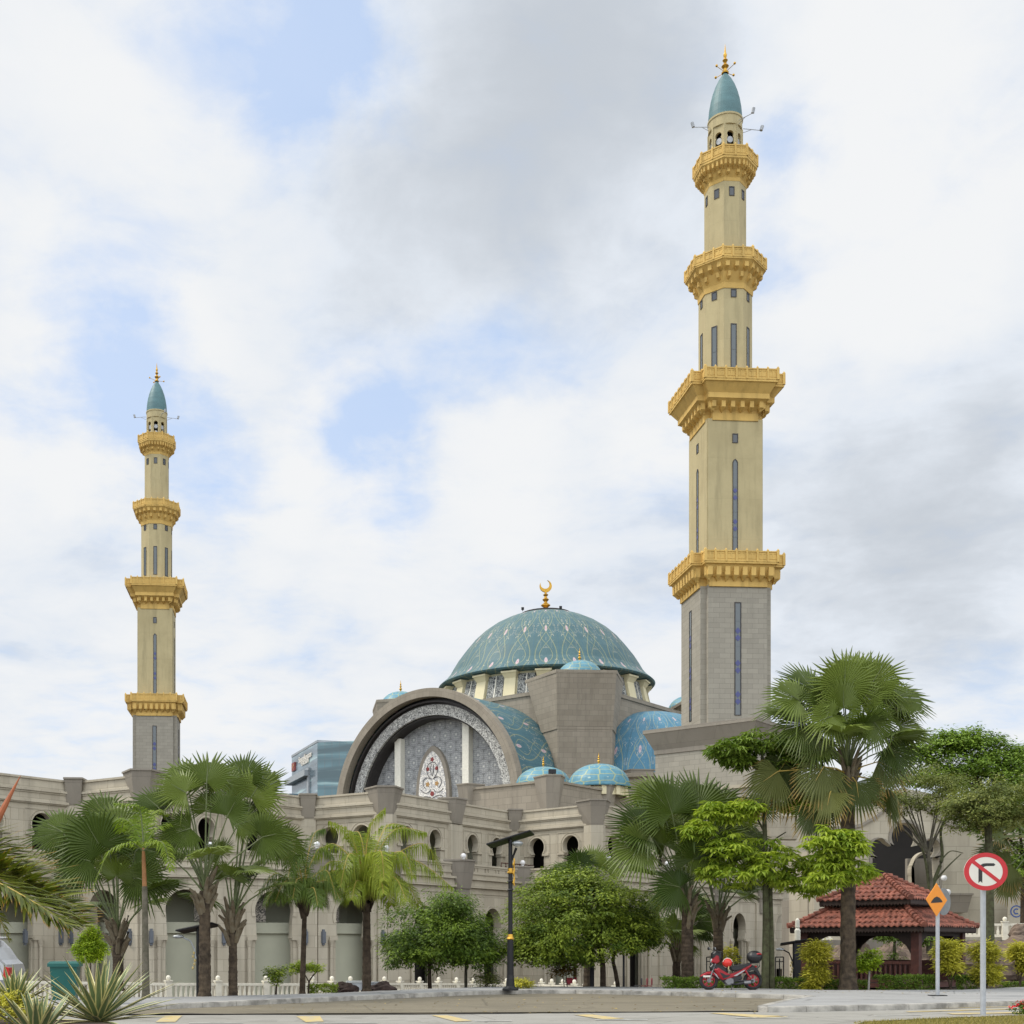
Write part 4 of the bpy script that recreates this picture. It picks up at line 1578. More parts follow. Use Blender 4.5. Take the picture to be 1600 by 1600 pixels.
def gallery(poly, steps, corbels, zf, zr, post=.85):
    """poly: rail outline; steps: (scale, z); corbels: (scale_in, scale_out, z0, z1, spacing, width)"""
    mb = MB()
    loftp(mb, [(sc(poly, f), z) for f, z in steps])
    for fi, fo, z0, z1, sp_, wd in corbels:
        out = sc(poly, fo)
        for (a, U, L), (ai, Ui, Li) in zip(edges(out), edges(sc(poly, fi))):
            if L < .5:
                continue
            n = max(1, int(round(L / sp_)))
            dep = (a - ai).dot(Vector((U.y, -U.x, 0)))
            mb.fr(a, U)
            for k in range(n):
                u = L * (k + .5) / n
                hw = wd / 2
                dd = max(.12, dep)
                mb.loft([[(u - hw * .15, z0 - (z1 - z0) * .55, -dd - .05), (u + hw * .15, z0 - (z1 - z0) * .55, -dd - .05), (u + hw * .15, z0 - (z1 - z0) * .55, -dd + .02), (u - hw * .15, z0 - (z1 - z0) * .55, -dd + .02)],
                         [(u - hw, z0, -dd - .05), (u + hw, z0, -dd - .05), (u + hw * .8, z0, -.02), (u - hw * .8, z0, -.02)],
                         [(u - hw, z1, -dd - .05), (u + hw, z1, -dd - .05), (u + hw * .8, z1, 0), (u - hw * .8, z1, 0)]])
    g_ = mb.build('gallery', 'gold', mn)
    mb = MB()
    for a, U, L in edges(poly):
        mb.fr(a, U)
        mb.box(0, L, zf, zf + .12, -.16, .03)
        mb.box(0, L, zf + .12, zr - .1, -.1, -.02)
        mb.box(0, L, zr - .1, zr, -.14, .03)
        n = max(1, int(round(L / post)))
        for k in range(n + 1):
            u = L * k / n
            mb.box(u - .08, u + .08, zf, zr + .06, -.15, .06)
            mb.loft([[(u - .07, zr + .06, -.13), (u + .07, zr + .06, -.13), (u + .07, zr + .06, .05), (u - .07, zr + .06, .05)],
                     [(u - .015, zr + .2, -.05), (u + .015, zr + .2, -.05), (u + .015, zr + .2, -.03), (u - .015, zr + .2, -.03)]])
            if k < n:
                w = L / n
                mb.box(u + .16, u + w - .16, zf + .22, zf + .27, -.1, .005)
                mb.box(u + .16, u + w - .16, zr - .25, zr - .2, -.1, .005)
                mb.box(u + w / 2 - .06, u + w / 2 + .06, zf + .27, zr - .25, -.1, .0)
    mb.build('parapet', 'gold', g_)


def slit(O, U, zlo, zhi, wid, matn='glass_slit', pointed=False, motifs=()):
    mb = MB().fr(O, U)
    h = wid / 2
    top = [(h, zlo), (h, zhi)] + ([(h * .6, zhi + wid * .5), (0, zhi + wid * .85), (-h * .6, zhi + wid * .5)] if pointed else []) + [(-h, zhi), (-h, zlo)]
    o = [(p[0] * 1.35, p[1] + (.08 if p[1] > zlo else -.06)) for p in top]
    for k in range(len(top)):
        j = (k + 1) % len(top)
        mb.prism([top[k], top[j], o[j], o[k]], -.05, .045)
    w = mb.build('window', 'bronze', mn)
    mb = MB().fr(O, U)
    mb.prism(top, -.05, .012)
    zq = zlo + 1.5
    while zq < zhi - .5 and zhi - zlo > 3:
        mb.box(-h, h, zq, zq + .05, .012, .03)
        zq += 2.1
    mb.build('pane', matn, w)
    if motifs:
        mb = MB().fr(O, U)
        for zm in motifs:
            for dz in (-.3, .3):
                mb.prism([(wid * .52 * (1 + .2 * math.cos(4 * 2 * PI * k / 20)) * math.cos(2 * PI * k / 20), zm + dz + wid * .52 * (1 + .2 * math.cos(4 * 2 * PI * k / 20)) * math.sin(2 * PI * k / 20)) for k in range(20)], .012, .035)
        mb.build('motif', 'blue_motif', w)


# plinth, turned a half quarter
pp = [(6.1, 0), (0, 6.1), (-6.1, 0), (0, -6.1)]
shaft_part('plinth', pp, 0, zz(17.6), 'stone_fine')
mb = MB()
loftp(mb, [(sc(pp, 1.0), zz(17.6)), (sc(pp, 1.02), zz(17.65)), (sc(pp, 1.02), zz(18.0)), (sc(pp, 1.165), zz(19.35)), (sc(pp, 1.18), zz(19.4)), (sc(pp, 1.18), zz(19.7))])
mb.build('plinth_cap', 'stone_dark', mn)
mb = MB()
for zq, f in ((14.2, 1.04), (12.9, 1.06)):
    loftp(mb, [(sc(pp, f), zz(zq)), (sc(pp, f), zz(zq + .25))])
mb.build('plinth_moulding', 'stone_plain', mn)
mb = MB()
loftp(mb, [(sc(pp, 1.01), zz(10.6)), (sc(pp, 1.01), zz(12.6))])
mb.build('cream_band', 'cream_light', mn)
c1_ = cross(3.02, .5)
shaft_part('lower_shaft', c1_, zz(19), zz(31.4), 'stone_fine')
G1 = cross(3.95, .85)
gallery(G1, [(.80, zz(31.25)), (.80, zz(32.0)), (.83, zz(32.05)), (.95, zz(32.9)), (1.0, zz(32.95)), (1.0, zz(33.12))], [(.82, .95, zz(32.05), zz(32.75), .78, .5)], zz(33.1), zz(34.0))
shaft_part('middle_shaft', cross(2.4, .07), zz(33), zz(45.5), 'cream')
gallery(G1, [(.63, zz(45.35)), (.63, zz(46.2)), (.68, zz(46.5)), (.82, zz(46.85)), (.84, zz(46.88)), (.84, zz(47.3)), (.97, zz(48.0)), (1.0, zz(48.02)), (1.0, zz(48.25))], [(.64, .78, zz(46.25), zz(46.75), .78, .42)], zz(48.2), zz(49.1))
o3 = ngon(2.05)
shaft_part('upper_shaft', o3, zz(48), zz(56.8), 'cream')
G3 = ngon(3.1)
gallery(G3, [(.68, zz(56.65)), (.69, zz(57.1)), (.72, zz(57.3)), (.8, zz(57.9)), (.92, zz(58.4)), (.98, zz(58.6)), (1.0, zz(58.62)), (1.0, zz(58.8))],
        [(.70, .83, zz(57.45), zz(57.85), .95, .3), (.80, .95, zz(58.1), zz(58.5), .95, .42)], zz(58.75), zz(59.6), .95)
shaft_part('top_shaft', ngon(1.6), zz(58.6), zz(66.1), 'cream')
G4 = ngon(2.45)
gallery(G4, [(.66, zz(65.95)), (.67, zz(66.25)), (.72, zz(66.45)), (.82, zz(66.9)), (.93, zz(67.25)), (.99, zz(67.4)), (1.0, zz(67.42)), (1.0, zz(67.62))],
        [(.68, .83, zz(66.5), zz(66.8), .8, .3), (.84, .97, zz(66.95), zz(67.35), .42, .2)], zz(67.6), zz(68.5), .9)
# lantern
mb = MB()
lp = ngon(1.3)
for a, U, L in edges(lp):
    mb.fr(a, U)
    ops = [shapes_arch(L / 2, .29, zz(70.15), zz(69.95), zz(67.6), .29, 12)]
    wall_with_arches(mb, L, zz(67.6), zz(71.0), ops, -.22, 0)
    mb.box(-.06, .09, zz(67.6), zz(71), -.1, .05)
mb.lathe([(1.32, zz(70.95)), (1.42, zz(71.0)), (1.42, zz(71.75)), (1.48, zz(71.8)), (1.48, zz(71.95)), (1.2, zz(71.98))], (0, 0, 0), 40)
mb.build('lantern', 'cream', mn)
mb = MB()
mb.lathe([(.55, zz(67.6)), (.55, zz(71))], (0, 0, 0), 12)
mb.build('lantern_core', 'darkroom', mn)
for k in range(8):
    a = -PI / 2 + PI / 4 * k
    for zh in (68.95, 69.75):
        n = Vector((math.cos(a), math.sin(a), 0))
        mb = MB()
        p0, p1 = n * .75 + Vector((0, 0, zz(zh))), n * 1.2 + Vector((0, 0, zz(zh - .02)))
        mb.tube([p0, p0.lerp(p1, .5), p1], [.06, .1, .26], 12)
        mb.build('loudspeaker', 'greysteel', mn)
mb = MB()
mb.lathe([(1.42, zz(71.9)), (1.4, zz(72.4)), (1.34, zz(73.0)), (1.22, zz(73.7)), (1.05, zz(74.35)), (.83, zz(74.95)), (.56, zz(75.5)), (.3, zz(75.9)), (.14, zz(76.12))], (0, 0, 0), 40)
mb.build('cap_dome', 'teal_cap', mn)
mb = MB()
finial(mb, (0, 0, zz(76.1)), 2.6, .95)
mb.build('finial', 'gilt', mn)
mb = MB()
for k in range(4):
    a = .5 + PI / 2 * k
    n = Vector((math.cos(a), math.sin(a), 0))
    mb.tube([n * .1 + Vector((0, 0, zz(76.25))), n * 1.0 + Vector((0, 0, zz(76.35)))], .025, 5)
    mb.ball(n * 1.05 + Vector((0, 0, zz(76.4))), .11, 8, 6)
mb.build('vane_arms', 'gilt', mn)
for a in (math.radians(-10), math.radians(190), math.radians(-62)):
    n = Vector((math.cos(a), math.sin(a), 0))
    mb = MB()
    p0 = n * 1.5 + Vector((0, 0, zz(71.3)))
    p1 = n * 3.0 + Vector((0, 0, zz(71.05)))
    mb.tube([p0, p1], .03, 5)
    mb.tube([n * 1.5 + Vector((0, 0, zz(70.95))), n * 2.2 + Vector((0, 0, zz(71.17)))], .025, 5)
    mb.tube([p1, p1 + n * .12 + Vector((0, 0, .38))], .14, 8)
    mb.build('light_arm', 'greysteel', mn)
for k in range(4):
    a = -PI / 2 + PI / 2 * k
    n = Vector((math.cos(a), math.sin(a), 0))
    U = Vector((-n.y, n.x, 0))
    slit(n * 3.02, U, zz(20.6), zz(29.9), .42, motifs=(zz(27.3), zz(24.6), zz(22)))
    slit(n * 2.4, U, zz(34.1), zz(41.8), .34, pointed=True, motifs=(zz(39.2), zz(36.6)))
    slit(n * 2.4, U, zz(43.55), zz(44.2), .36, 'glass')
for k in range(8):
    a = -PI / 2 + PI / 4 * k
    n = Vector((math.cos(a), math.sin(a), 0))
    U = Vector((-n.y, n.x, 0))
    slit(n * 2.05, U, zz(50.0), zz(53.6), .38, 'glass_slit')
    slit(n * 2.05, U, zz(55.95), zz(56.5), .36, 'glass')
    slit(n * 1.6, U, zz(64.75), zz(65.4), .34, 'glass')
RM = at(1133, 107, z=-H0)
mn.location = RM
mn.rotation_euler = (0, 0, TH)
LMp = at(245, 165.6, z=-H0)
lm = dup(mn, LMp, 'farther shorter-looking minaret with ochre balconies, rising behind the left mosque wing')
lm.scale = (.95, .95, 1)

# ------------------------------------------------------------------ gatehouse and its terrace
GY = 64.0
gt = thing('gatehouse', 'pale stone gatehouse wall with a dark cloverleaf arch behind the red roofed pavilion', 'gatehouse', at(1415, GY, z=1.7))
mb = MB()
px_m = F / GY
x0, x1 = (1272 - 1415) / px_m, (1640 - 1415) / px_m


def clover(cx, cz, s, zbot):
    """three lobed opening, right foot to left foot"""
    pts = [(cx + 1.72 * s, zbot)]
    pts.append((cx + 1.72 * s, cz - .95 * s))
    for k in range(13):
        a = math.radians(-70 + 215 * k / 12)
        pts.append((cx + 1.28 * s + .5 * s * math.cos(a), cz - .55 * s + .5 * s * math.sin(a)))
    for k in range(17):
        a = math.radians(-35 + 250 * k / 16)
        pts.append((cx + .74 * s * math.cos(a), cz + .74 * s * math.sin(a)))
    for k in range(13):
        a = math.radians(35 + 215 * k / 12)
        pts.append((cx - 1.28 * s + .5 * s * math.cos(a), cz - .55 * s + .5 * s * math.sin(a)))
    pts.append((cx - 1.72 * s, cz - .95 * s))
    pts.append((cx - 1.72 * s, zbot))
    return pts


def zy(y, Y=GY):
    return CZ + (HY - y) * Y / F


mb.fr(at(1415, GY, z=0), (1, 0, 0))
cl = clover(0, zy(1308), 1.0, 1.6)
poly = [(x0, 1.6)] + list(reversed(cl)) + [(x1, 1.6), (x1, zy(1262)), (1.3, zy(1240)), (0, zy(1232)), (-1.3, zy(1240)), (-2.4, zy(1262)), (x0, zy(1275))]
mb.prism(poly, -.8, 0)
mb.build('gate_wall', 'stone', gt)
mb = MB().fr(at(1415, GY, z=0), (1, 0, 0))
for (a, b) in zip(cl[:-1], cl[1:]):
    da = Vector((a[0], a[1] - zy(1318), 0))
    ua, ub = 1 + .16 / max(.5, math.hypot(a[0], a[1] - zy(1318))), 1 + .16 / max(.5, math.hypot(b[0], b[1] - zy(1318)))
    oa = (a[0] * ua, zy(1318) + (a[1] - zy(1318)) * ua)
    ob = (b[0] * ub, zy(1318) + (b[1] - zy(1318)) * ub)
    mb.prism([a, b, ob, oa], -.02, .06)
# ogee hood moulding
hood = [(-4.6, zy(1296)), (-3.2, zy(1297)), (-2.3, zy(1292)), (-1.6, zy(1280)), (-1.1, zy(1268)), (-.5, zy(1258)), (0, zy(1254))]
hood = hood + [(-p[0], p[1]) for p in reversed(hood[:-1])]
for a, b in zip(hood[:-1], hood[1:]):
    mb.prism([a, b, (b[0], b[1] + .16), (a[0], a[1] + .16)], -.02, .12)
mb.build('hood_moulding', 'stone_dark', gt)
mb = MB().fr(at(1415, GY + 12, z=0), (1, 0, 0))
mb.box(-2.9, 6, 1.6, 9.5, -.4, 0)
mb.build('inner_back_wall', 'darkroom', gt)
mb = MB()
mb.fr(at(1452, GY + 3.2, z=0), (1, 0, 0))
cl2 = []
r2 = 30 / px_m
for k in range(25):
    a = math.radians(-50 + 280 * k / 24)
    cl2.append((r2 * math.cos(a), zy(1362, GY + 3.2) + r2 * math.sin(a)))
cl2 = [(r2 * .66, 1.6)] + cl2 + [(-r2 * .66, 1.6)]
zt = zy(1330, GY + 3.2)
poly = [(-.95, 1.6)] + list(reversed(cl2)) + [(2.6, 1.6), (2.6, zt + .1)] + [(.75 * math.cos(math.radians(a_)) - .1, zt - .75 + .75 * math.sin(math.radians(a_))) for a_ in range(45, 200, 12)] + [(-.95, zy(1352, GY + 3.2))]
mb.prism(poly, -.5, 0)
mb.build('inner_arch', 'stone', gt)
mb = MB().fr(at(1452, GY + 4.6, z=0), (1, 0, 0))
mb.box(-1.2, 1.6, 1.6, 6.2, -.3, 0)
mb.build('inner_screen', 'stone_dark', gt)
for px, y in ((1475, 1372), (1481, 1394)):
    mb = MB()
    c = at(px, GY - 1.2, y=y)
    mb.ball(c, .15, 14, 9)
    mb.build('globe_lamp', 'opal', gt)
mb = MB()
flare(mb, at(1492, GY - .5, z=0), Vector((0, -1, 0)), .5, .62, .3, .55, 3.1, zy(1400), .3, .6)
mb.build('pilaster', 'stone_dark', gt)
# side blocks left of the gate
for px0, px1, Y, yt, mt in ((1249, 1282, 70, 1405, 'stone_dark'), (1282, 1318, 68, 1395, 'bronze'), (1192, 1300, 101, 1240, 'stone'), (1262, 1345, 66, 1330, 'stone')):
    mb = MB().fr(at(px0, Y, z=0), (1, 0, 0))
    mb.box(0, (px1 - px0) / F * Y, -.5, zy(yt, Y), -3, 0)
    mb.build('side_wall', mt, gt)
mb = MB()
flare(mb, at(1222, 96, z=0), Vector((0, -1, 0)), 1.0, 1.5, .5, 1.0, zy(1312, 96), zy(1278, 96), .5, .8)
mb.build('pilaster', 'stone', gt)
mb = MB().fr((0, 0, 0), (1, 0, 0))
q0, q1 = at(1262, 56.4), at(1275, 90)
mb.plan([(q0.x, -q0.y), (50, -q0.y), (60, -90), (q1.x, -90)], -2.5, 1.68)
struct(mb.build('terrace', 'stone_dark', origin=(0, 0, 0)))
# ------------------------------------------------------------------ office tower far behind
tw = thing('office_tower', 'green blue glass office block with a roof sign, behind the mosque wing', 'office building', at(496, 260, z=-2))
A = at(496, 260, z=0)
L_ = at(456, 281, z=0)
Rr = at(575, 257, z=0)
top = zy(1160, 260)
mb = MB().fr(L_, A - L_)
mb.box(0, (A - L_).length, -2, top, -25, 0)
mb.build('side_facade', 'tower_side', tw)
mb = MB().fr(A, Rr - A)
mb.box(.02, (Rr - A).length, -2, top - .02, -25, .02)
mb.build('main_facade', 'tower_glass', tw)
mb = MB().fr(L_, A - L_)
LL = (A - L_).length
mb.box(-1.8, LL * .72, zy(1216, 270), zy(1207, 270), -3, 1.2)
mb.box(-1.0, LL * .70, zy(1207, 270), zy(1203, 270), -3, .3)
mb.box(LL * .66, LL * .72, 0, zy(1204, 270), -3, .35)
mb.box(-.05, LL + .1, top, top + .5, -25, .1)
mb.build('ledge', 'tower_trim', tw)
mb = MB().fr(L_, A - L_)
mb.box(-2.6, LL * .32, -2, zy(1238, 270), -3, 2.0)
mb.box(-3.2, LL * .34, zy(1241, 270), zy(1237, 270), -3, 2.4)
mb.build('lower_block', 'tower_side', tw)
mb = MB().fr(L_, A - L_)
mb.box(LL * .05, LL * .17, zy(1198, 272), zy(1185, 272), .0, .35)
sb = mb.build('sign_emblem', 'red_print', tw)
mb = MB().fr(L_, A - L_)
mb.prism([(LL * .09, zy(1196, 272)), (LL * .15, zy(1190, 272)), (LL * .12, zy(1187, 272))], .35, .4)
mb.build('emblem_mark', 'orange_print', sb)
mb = MB().fr(L_, A - L_)
add_text(mb, 'SapuraKencana', 1.75, LL * .56, zy(1188, 270), .15, extrude=.08, bold=.03)
add_text(mb, 'PETROLEUM', 1.15, LL * .56, zy(1194.5, 270), .15, extrude=.08, bold=.03)
mb.build('lettering', 'sign_white', tw)

# ------------------------------------------------------------------ balustrade fences
NPOST = Vector((0, 0, 1))


def fence(pts, ztop, hgt, name, label, spacing, mt='fence', group=None):
    f = thing(name, label, 'fence', pts[0] + Vector((0, 0, ztop[0] - hgt)), group)
    for (a, b), (za, zb) in zip(zip(pts[:-1], pts[1:]), zip(ztop[:-1], ztop[1:])):
        L = (b - a).length
        n = max(1, int(round(L / spacing)))
        for k in range(n):
            p, q = a.lerp(b, k / n), a.lerp(b, (k + 1) / n)
            z0, z1 = za + (zb - za) * k / n, za + (zb - za) * (k + 1) / n
            mb = MB()
            U = (q - p)
            ln = U.length
            mb.fr(p, U)
            rails = ((z0 - .1, z0), (z0 - hgt + .1, z0 - hgt + .22))
            dz = z1 - z0
            for r0, r1 in rails:
                mb.loft([[(0, r0, -.07), (0, r0, .07), (0, r1, .07), (0, r1, -.07)], [(ln, r0 + dz, -.07), (ln, r0 + dz, .07), (ln, r1 + dz, .07), (ln, r1 + dz, -.07)]])
            nb = int(ln / .19)
            for m in range(nb):
                u = ln * (m + .5) / nb
                zt = z0 + dz * (m + .5) / nb - .1
                zb_ = zt - hgt + .3
                hh = zt - zb_
                mb.loft([[(u - .05, zb_, -.05), (u + .05, zb_, -.05), (u + .05, zb_, .05), (u - .05, zb_, .05)], [(u - .06, zb_ + hh * .3, -.05), (u + .06, zb_ + hh * .3, -.05), (u + .06, zb_ + hh * .3, .05), (u - .06, zb_ + hh * .3, .05)],
                         [(u - .035, zb_ + hh * .75, -.035), (u + .035, zb_ + hh * .75, -.035), (u + .035, zb_ + hh * .75, .035), (u - .035, zb_ + hh * .75, .035)],
                         [(u - .05, zt, -.05), (u + .05, zt, -.05), (u + .05, zt, .05), (u - .05, zt, .05)]])
            mb.build('baluster_panel', mt, f)
            mb = MB().fr(p, U)
            mb.box(-.12, .12, z0 - hgt - .5, z0 + .06, -.12, .12)
            mb.box(-.15, .15, z0 + .06, z0 + .11, -.15, .15)
            mb.ball(p + Vector((0, 0, z0 + .2)), .1, 10, 7, (1, 1, 1.1))
            mb.build('post', mt, f)
    return f


fence([at(px, Y, z=0) for px, Y in ((-150, 50), (263, 49.5), (488, 52), (625, 60), (740, 66), (842, 68))], [zy(1530, 50), zy(1536, 49.5), zy(1536.5, 52), zy(1536, 60), zy(1536.5, 66), zy(1538, 68)], 1.0,
      'balustrade_fence', 'long cream baluster fence below the mosque arcade, behind the left pavement', 1.95)
fence([at(px, Y, z=0) for px, Y in ((846, 66), (917, 58), (1010, 55))], [zy(1538, 66), zy(1541.5, 58), zy(1546, 55)], 1.0, 'balustrade_fence', 'short white fence with round post caps sinking behind the kerb under the round trees', 2.1)
fence([at(px, Y, z=0) for px, Y in ((1462, 58), (1570, 57), (1720, 56))], [zy(1443, 58), zy(1443, 57), zy(1441, 56)], .72, 'balustrade_fence', 'cream baluster fence on top of the rock wall, right of the red roofed pavilion', 2.3)
fence([at(px, Y, z=0) for px, Y in ((1262, 58), (1300, 58))], [zy(1449, 58), zy(1449, 58)], .72, 'balustrade_fence', 'short piece of cream fence at the left end of the pavilion roof', 2.3)

# ------------------------------------------------------------------ rocks


def rock(mb, c, r, sq, seed, n=16, m=10, amp=.35):
    off = Vector((seed * 7.3, seed * 3.1, seed * 1.7))
    c = Vector(c)

    def pt(i, j):
        a, b = 2 * PI * (i % n) / n, -PI / 2 + PI * j / m
        d = Vector((math.cos(a) * math.cos(b), math.sin(a) * math.cos(b), math.sin(b)))
        k = 1 + amp * noise.noise(d * 1.4 + off) + amp * .5 * noise.noise(d * 3.5 + off) + amp * .22 * noise.noise(d * 8 + off)
        return c + Vector((d.x * sq[0], d.y * sq[1], d.z * sq[2])) * r * k
    for j in range(m):
        for i in range(n):
            q = [pt(i, j), pt(i + 1, j), pt(i + 1, j + 1), pt(i, j + 1)]
            if j == 0:
                q = [q[0], q[2], q[3]]
            elif j == m - 1:
                q = [q[0], q[1], q[2]]
            mb.face(q, None, False)


rl = [('tall brown boulder seen through the left half of the pavilion', 1330, 1505, 54, 1.25, (1, .8, 1.35)), ('wide brown boulder behind the middle of the pavilion', 1392, 1508, 54, 1.15, (1.15, .8, 1.2)),
      ('grey brown boulder seen between the two right pavilion posts', 1432, 1500, 55, 1.2, (1.3, .8, 1.1)), ('dark boulder between the first and second golden ball shrubs right of the pavilion', 1508, 1505, 54, 1.25, (1.1, .8, 1.25)),
      ('rounded boulder behind the right pole shrub under the cream fence', 1555, 1505, 54, 1.3, (1.2, .8, 1.2)), ('boulder at the right edge of the photo under the cream fence', 1612, 1500, 54, 1.35, (1.2, .8, 1.3)),
      ('low brown boulder at the left end of the pavilion', 1290, 1515, 54, 1.05, (1, .8, 1.3)), ('brown rock standing proud of the fence at the right edge', 1598, 1455, 55.2, .55, (1, .8, 1.4))]
for k, (lb, px, y, Y, r, sq) in enumerate(rl):
    mb = MB()
    rock(mb, at(px, Y, y=y + 10), r, (sq[0], sq[1], sq[2] * .74), k + 1, 26, 16)
    tag(mb.build('boulder', 'rock'), lb, 'boulder', 'boulders of the rock wall')
M['redrock'] = plain('dark reddish stone', (.055, .035, .03), .85, 0, .3, 3, .3, .7)
for k, (lb, px, y, Y, r, sq) in enumerate([('dark reddish rock left of the grey utility box', 541, 1546, 36.5, .28, (1.4, 1, .8)), ('dark reddish rock right of the coconut palm trunk by the utility box', 597, 1545, 37.2, .26, (1.5, 1, .8)),
                                           ('low dark rock right behind the coconut palm trunk', 578, 1547, 37.6, .22, (1.2, 1, .7))]):
    mb = MB()
    rock(mb, at(px, Y, y=y), r, sq, k + 20, 18, 12)
    tag(mb.build('rock', 'redrock'), lb, 'rock', 'rocks by the utility box')

# ------------------------------------------------------------------ pavilion
GC = Vector((17.98, 44.4, .1))
gz = thing('pavilion', 'open timber pavilion with a two tiered red tiled roof', 'pavilion', GC)
TT = math.radians(45)


def hip_roof(R0, R1, z0, z1, rows, name, sweep=.0):
    """square hipped roof of scalloped tile courses, R0/R1 half diagonals of eave and top"""
    mb = MB()
    for s in range(4):
        a0, a1 = PI / 2 * s, PI / 2 * (s + 1)
        e0, e1 = Vector((math.cos(a0), math.sin(a0), 0)), Vector((math.cos(a1), math.sin(a1), 0))
        n = (e0 + e1).normalized()
        U = (e1 - e0).normalized()
        half = lambda R: R * math.sin(PI / 4)
        for r in range(rows):
            t0, t1 = r / rows, (r + 1.12) / rows
            t1 = min(t1, 1.02)
            Ra, Rb = R0 + (R1 - R0) * t0, R0 + (R1 - R0) * t1
            za, zb = z0 + (z1 - z0) * (t0 ** 1.15), z0 + (z1 - z0) * (t1 ** 1.15)
            wa, wb = half(Ra), half(Rb)
            nt = max(2, int(2 * wa / .2))
            seg = 6
            N = nt * seg
            for k in range(N):
                q, uv = [], []
                for kk, (w, z, lift) in ((k, (wa, za, .055)), (k + 1, (wa, za, .055)), (k + 1, (wb, zb, 0.0)), (k, (wb, zb, 0.0))):
                    x = (kk / N * 2 - 1)
                    wave = .028 * math.cos(kk / seg * 2 * PI) if lift else .022 * math.cos(kk / seg * 2 * PI)
                    p = GC * 1.0 + n * w + U * (x * w) + Vector((0, 0, z + lift + wave - GC.z))
                    q.append(p)
                    uv.append((kk / seg, z))
                mb.face(q, uv, False)
                # butt edge of the course
                b0, b1 = q[0], q[1]
                mb.face([b0, b1, b1 - Vector((0, 0, .045)), b0 - Vector((0, 0, .045))], None)
    o = mb.build(name, 'red_tile', gz)
    for s in range(4):
        mb = MB()
        a = PI / 2 * s
        e = Vector((math.cos(a), math.sin(a), 0))
        nst = rows * 2
        for k in range(nst):
            t0, t1 = k / nst, min(1.0, (k + 1.15) / nst)
            pts = []
            for t, up in ((t0, .1), (t1, .06)):
                R = R0 + (R1 - R0) * t
                pts.append(Vector((GC.x, GC.y, 0)) + e * R + Vector((0, 0, z0 + (z1 - z0) * (t ** 1.15) + up - .03)))
            mb.tube(pts, [.105, .08], 8)
        mb.build('hip_tiles', 'red_tile', o)
    # scalloped eave board and dark soffit
    mb = MB()
    for s in range(4):
        a0, a1 = PI / 2 * s, PI / 2 * (s + 1)
        p0 = Vector((GC.x, GC.y, 0)) + Vector((math.cos(a0), math.sin(a0), 0)) * (R0 - .1)
        p1 = Vector((GC.x, GC.y, 0)) + Vector((math.cos(a1), math.sin(a1), 0)) * (R0 - .1)
        mb.fr(p0, p1 - p0)
        L = (p1 - p0).length
        n = int(L / .11)
        bot = []
        for k in range(n):
            bot += [(L * k / n, z0 - .13), (L * (k + .5) / n, z0 - .2)]
        bot += [(L, z0 - .13)]
        mb.prism(bot + [(L, z0), (0, z0)], -.02, .02)
    mb.build('eave_board', 'darkwood', o)
    mb = MB()
    ring0 = [GC + Vector((math.cos(PI / 2 * s), math.sin(PI / 2 * s), 0)) * (R0 - .05) + Vector((0, 0, z0 - .03 - GC.z)) for s in range(4)]
    mb.face(ring0)
    mb.build('soffit', 'darkwood', o)


hip_roof(3.4, 1.85, 2.08, 2.78, 4, 'lower_roof')
hip_roof(2.35, .12, 3.02, 3.92, 6, 'upper_roof')
mb = MB()
ring = [(GC + Vector((math.cos(PI / 2 * s), math.sin(PI / 2 * s), 0)) * 1.7) for s in range(4)]
for k in range(4):
    a, b = ring[k], ring[(k + 1) % 4]
    mb.fr(Vector((a.x, a.y, 0)), b - a)
    mb.box(0, (b - a).length, 2.7, 3.05, -.05, .05)
mb.build('clerestory', 'darkwood', gz)
pr = 2.75
for k in range(4):
    p = GC + Vector((math.cos(PI / 2 * k), math.sin(PI / 2 * k), 0)) * pr
    mb = MB().fr(Vector((p.x, p.y, 0)), (1, 1, 0))
    mb.box(-.13, .13, .1, 2.1, -.13, .13)
    mb.box(-.17, .17, .1, .35, -.17, .17)
    mb.build('post', 'redwood', gz)
for k in range(4):
    a = GC + Vector((math.cos(PI / 2 * k), math.sin(PI / 2 * k), 0)) * pr
    b = GC + Vector((math.cos(PI / 2 * (k + 1)), math.sin(PI / 2 * (k + 1)), 0)) * pr
    mb = MB().fr(Vector((a.x, a.y, 0)), b - a)
    L = (b - a).length
    mb.box(0, L, 1.78, 2.06, -.06, .06)
    for u, s in ((.15, 1), (L - .15, -1)):
        mb.prism([(u, 1.8), (u + s * .75, 1.8), (u + s * .45, 1.68), (u + s * .18, 1.45), (u, 1.15)] if s > 0 else [(u, 1.15), (u - .18, 1.45), (u - .45, 1.68), (u - .75, 1.8), (u, 1.8)], -.04, .04)
    mb.build('beam', 'darkwood', gz)
    if k != 3:
        mb = MB().fr(Vector((a.x, a.y, 0)), b - a)
        mb.box(.13, L - .13, .82, .92, -.05, .05)
        mb.box(.13, L - .13, .2, .28, -.04, .04)
        if k == 2:
            n = 22
            for i in range(n):
                u = .2 + (L - .4) * i / (n - 1)
                mb.box(u - .025, u + .025, .28, .82, -.025, .025)
        else:
            mb.box(.13, L - .13, .28, .82, -.02, .02)
        mb.build('rail', 'redwood', gz)
mb = MB().fr(GC, (1, 1, 0))
mb.box(-2, 2, -.09, .06, -2, 2)
mb.build('floor', 'redwood', gz)

# ------------------------------------------------------------------ street lamps with solar panels


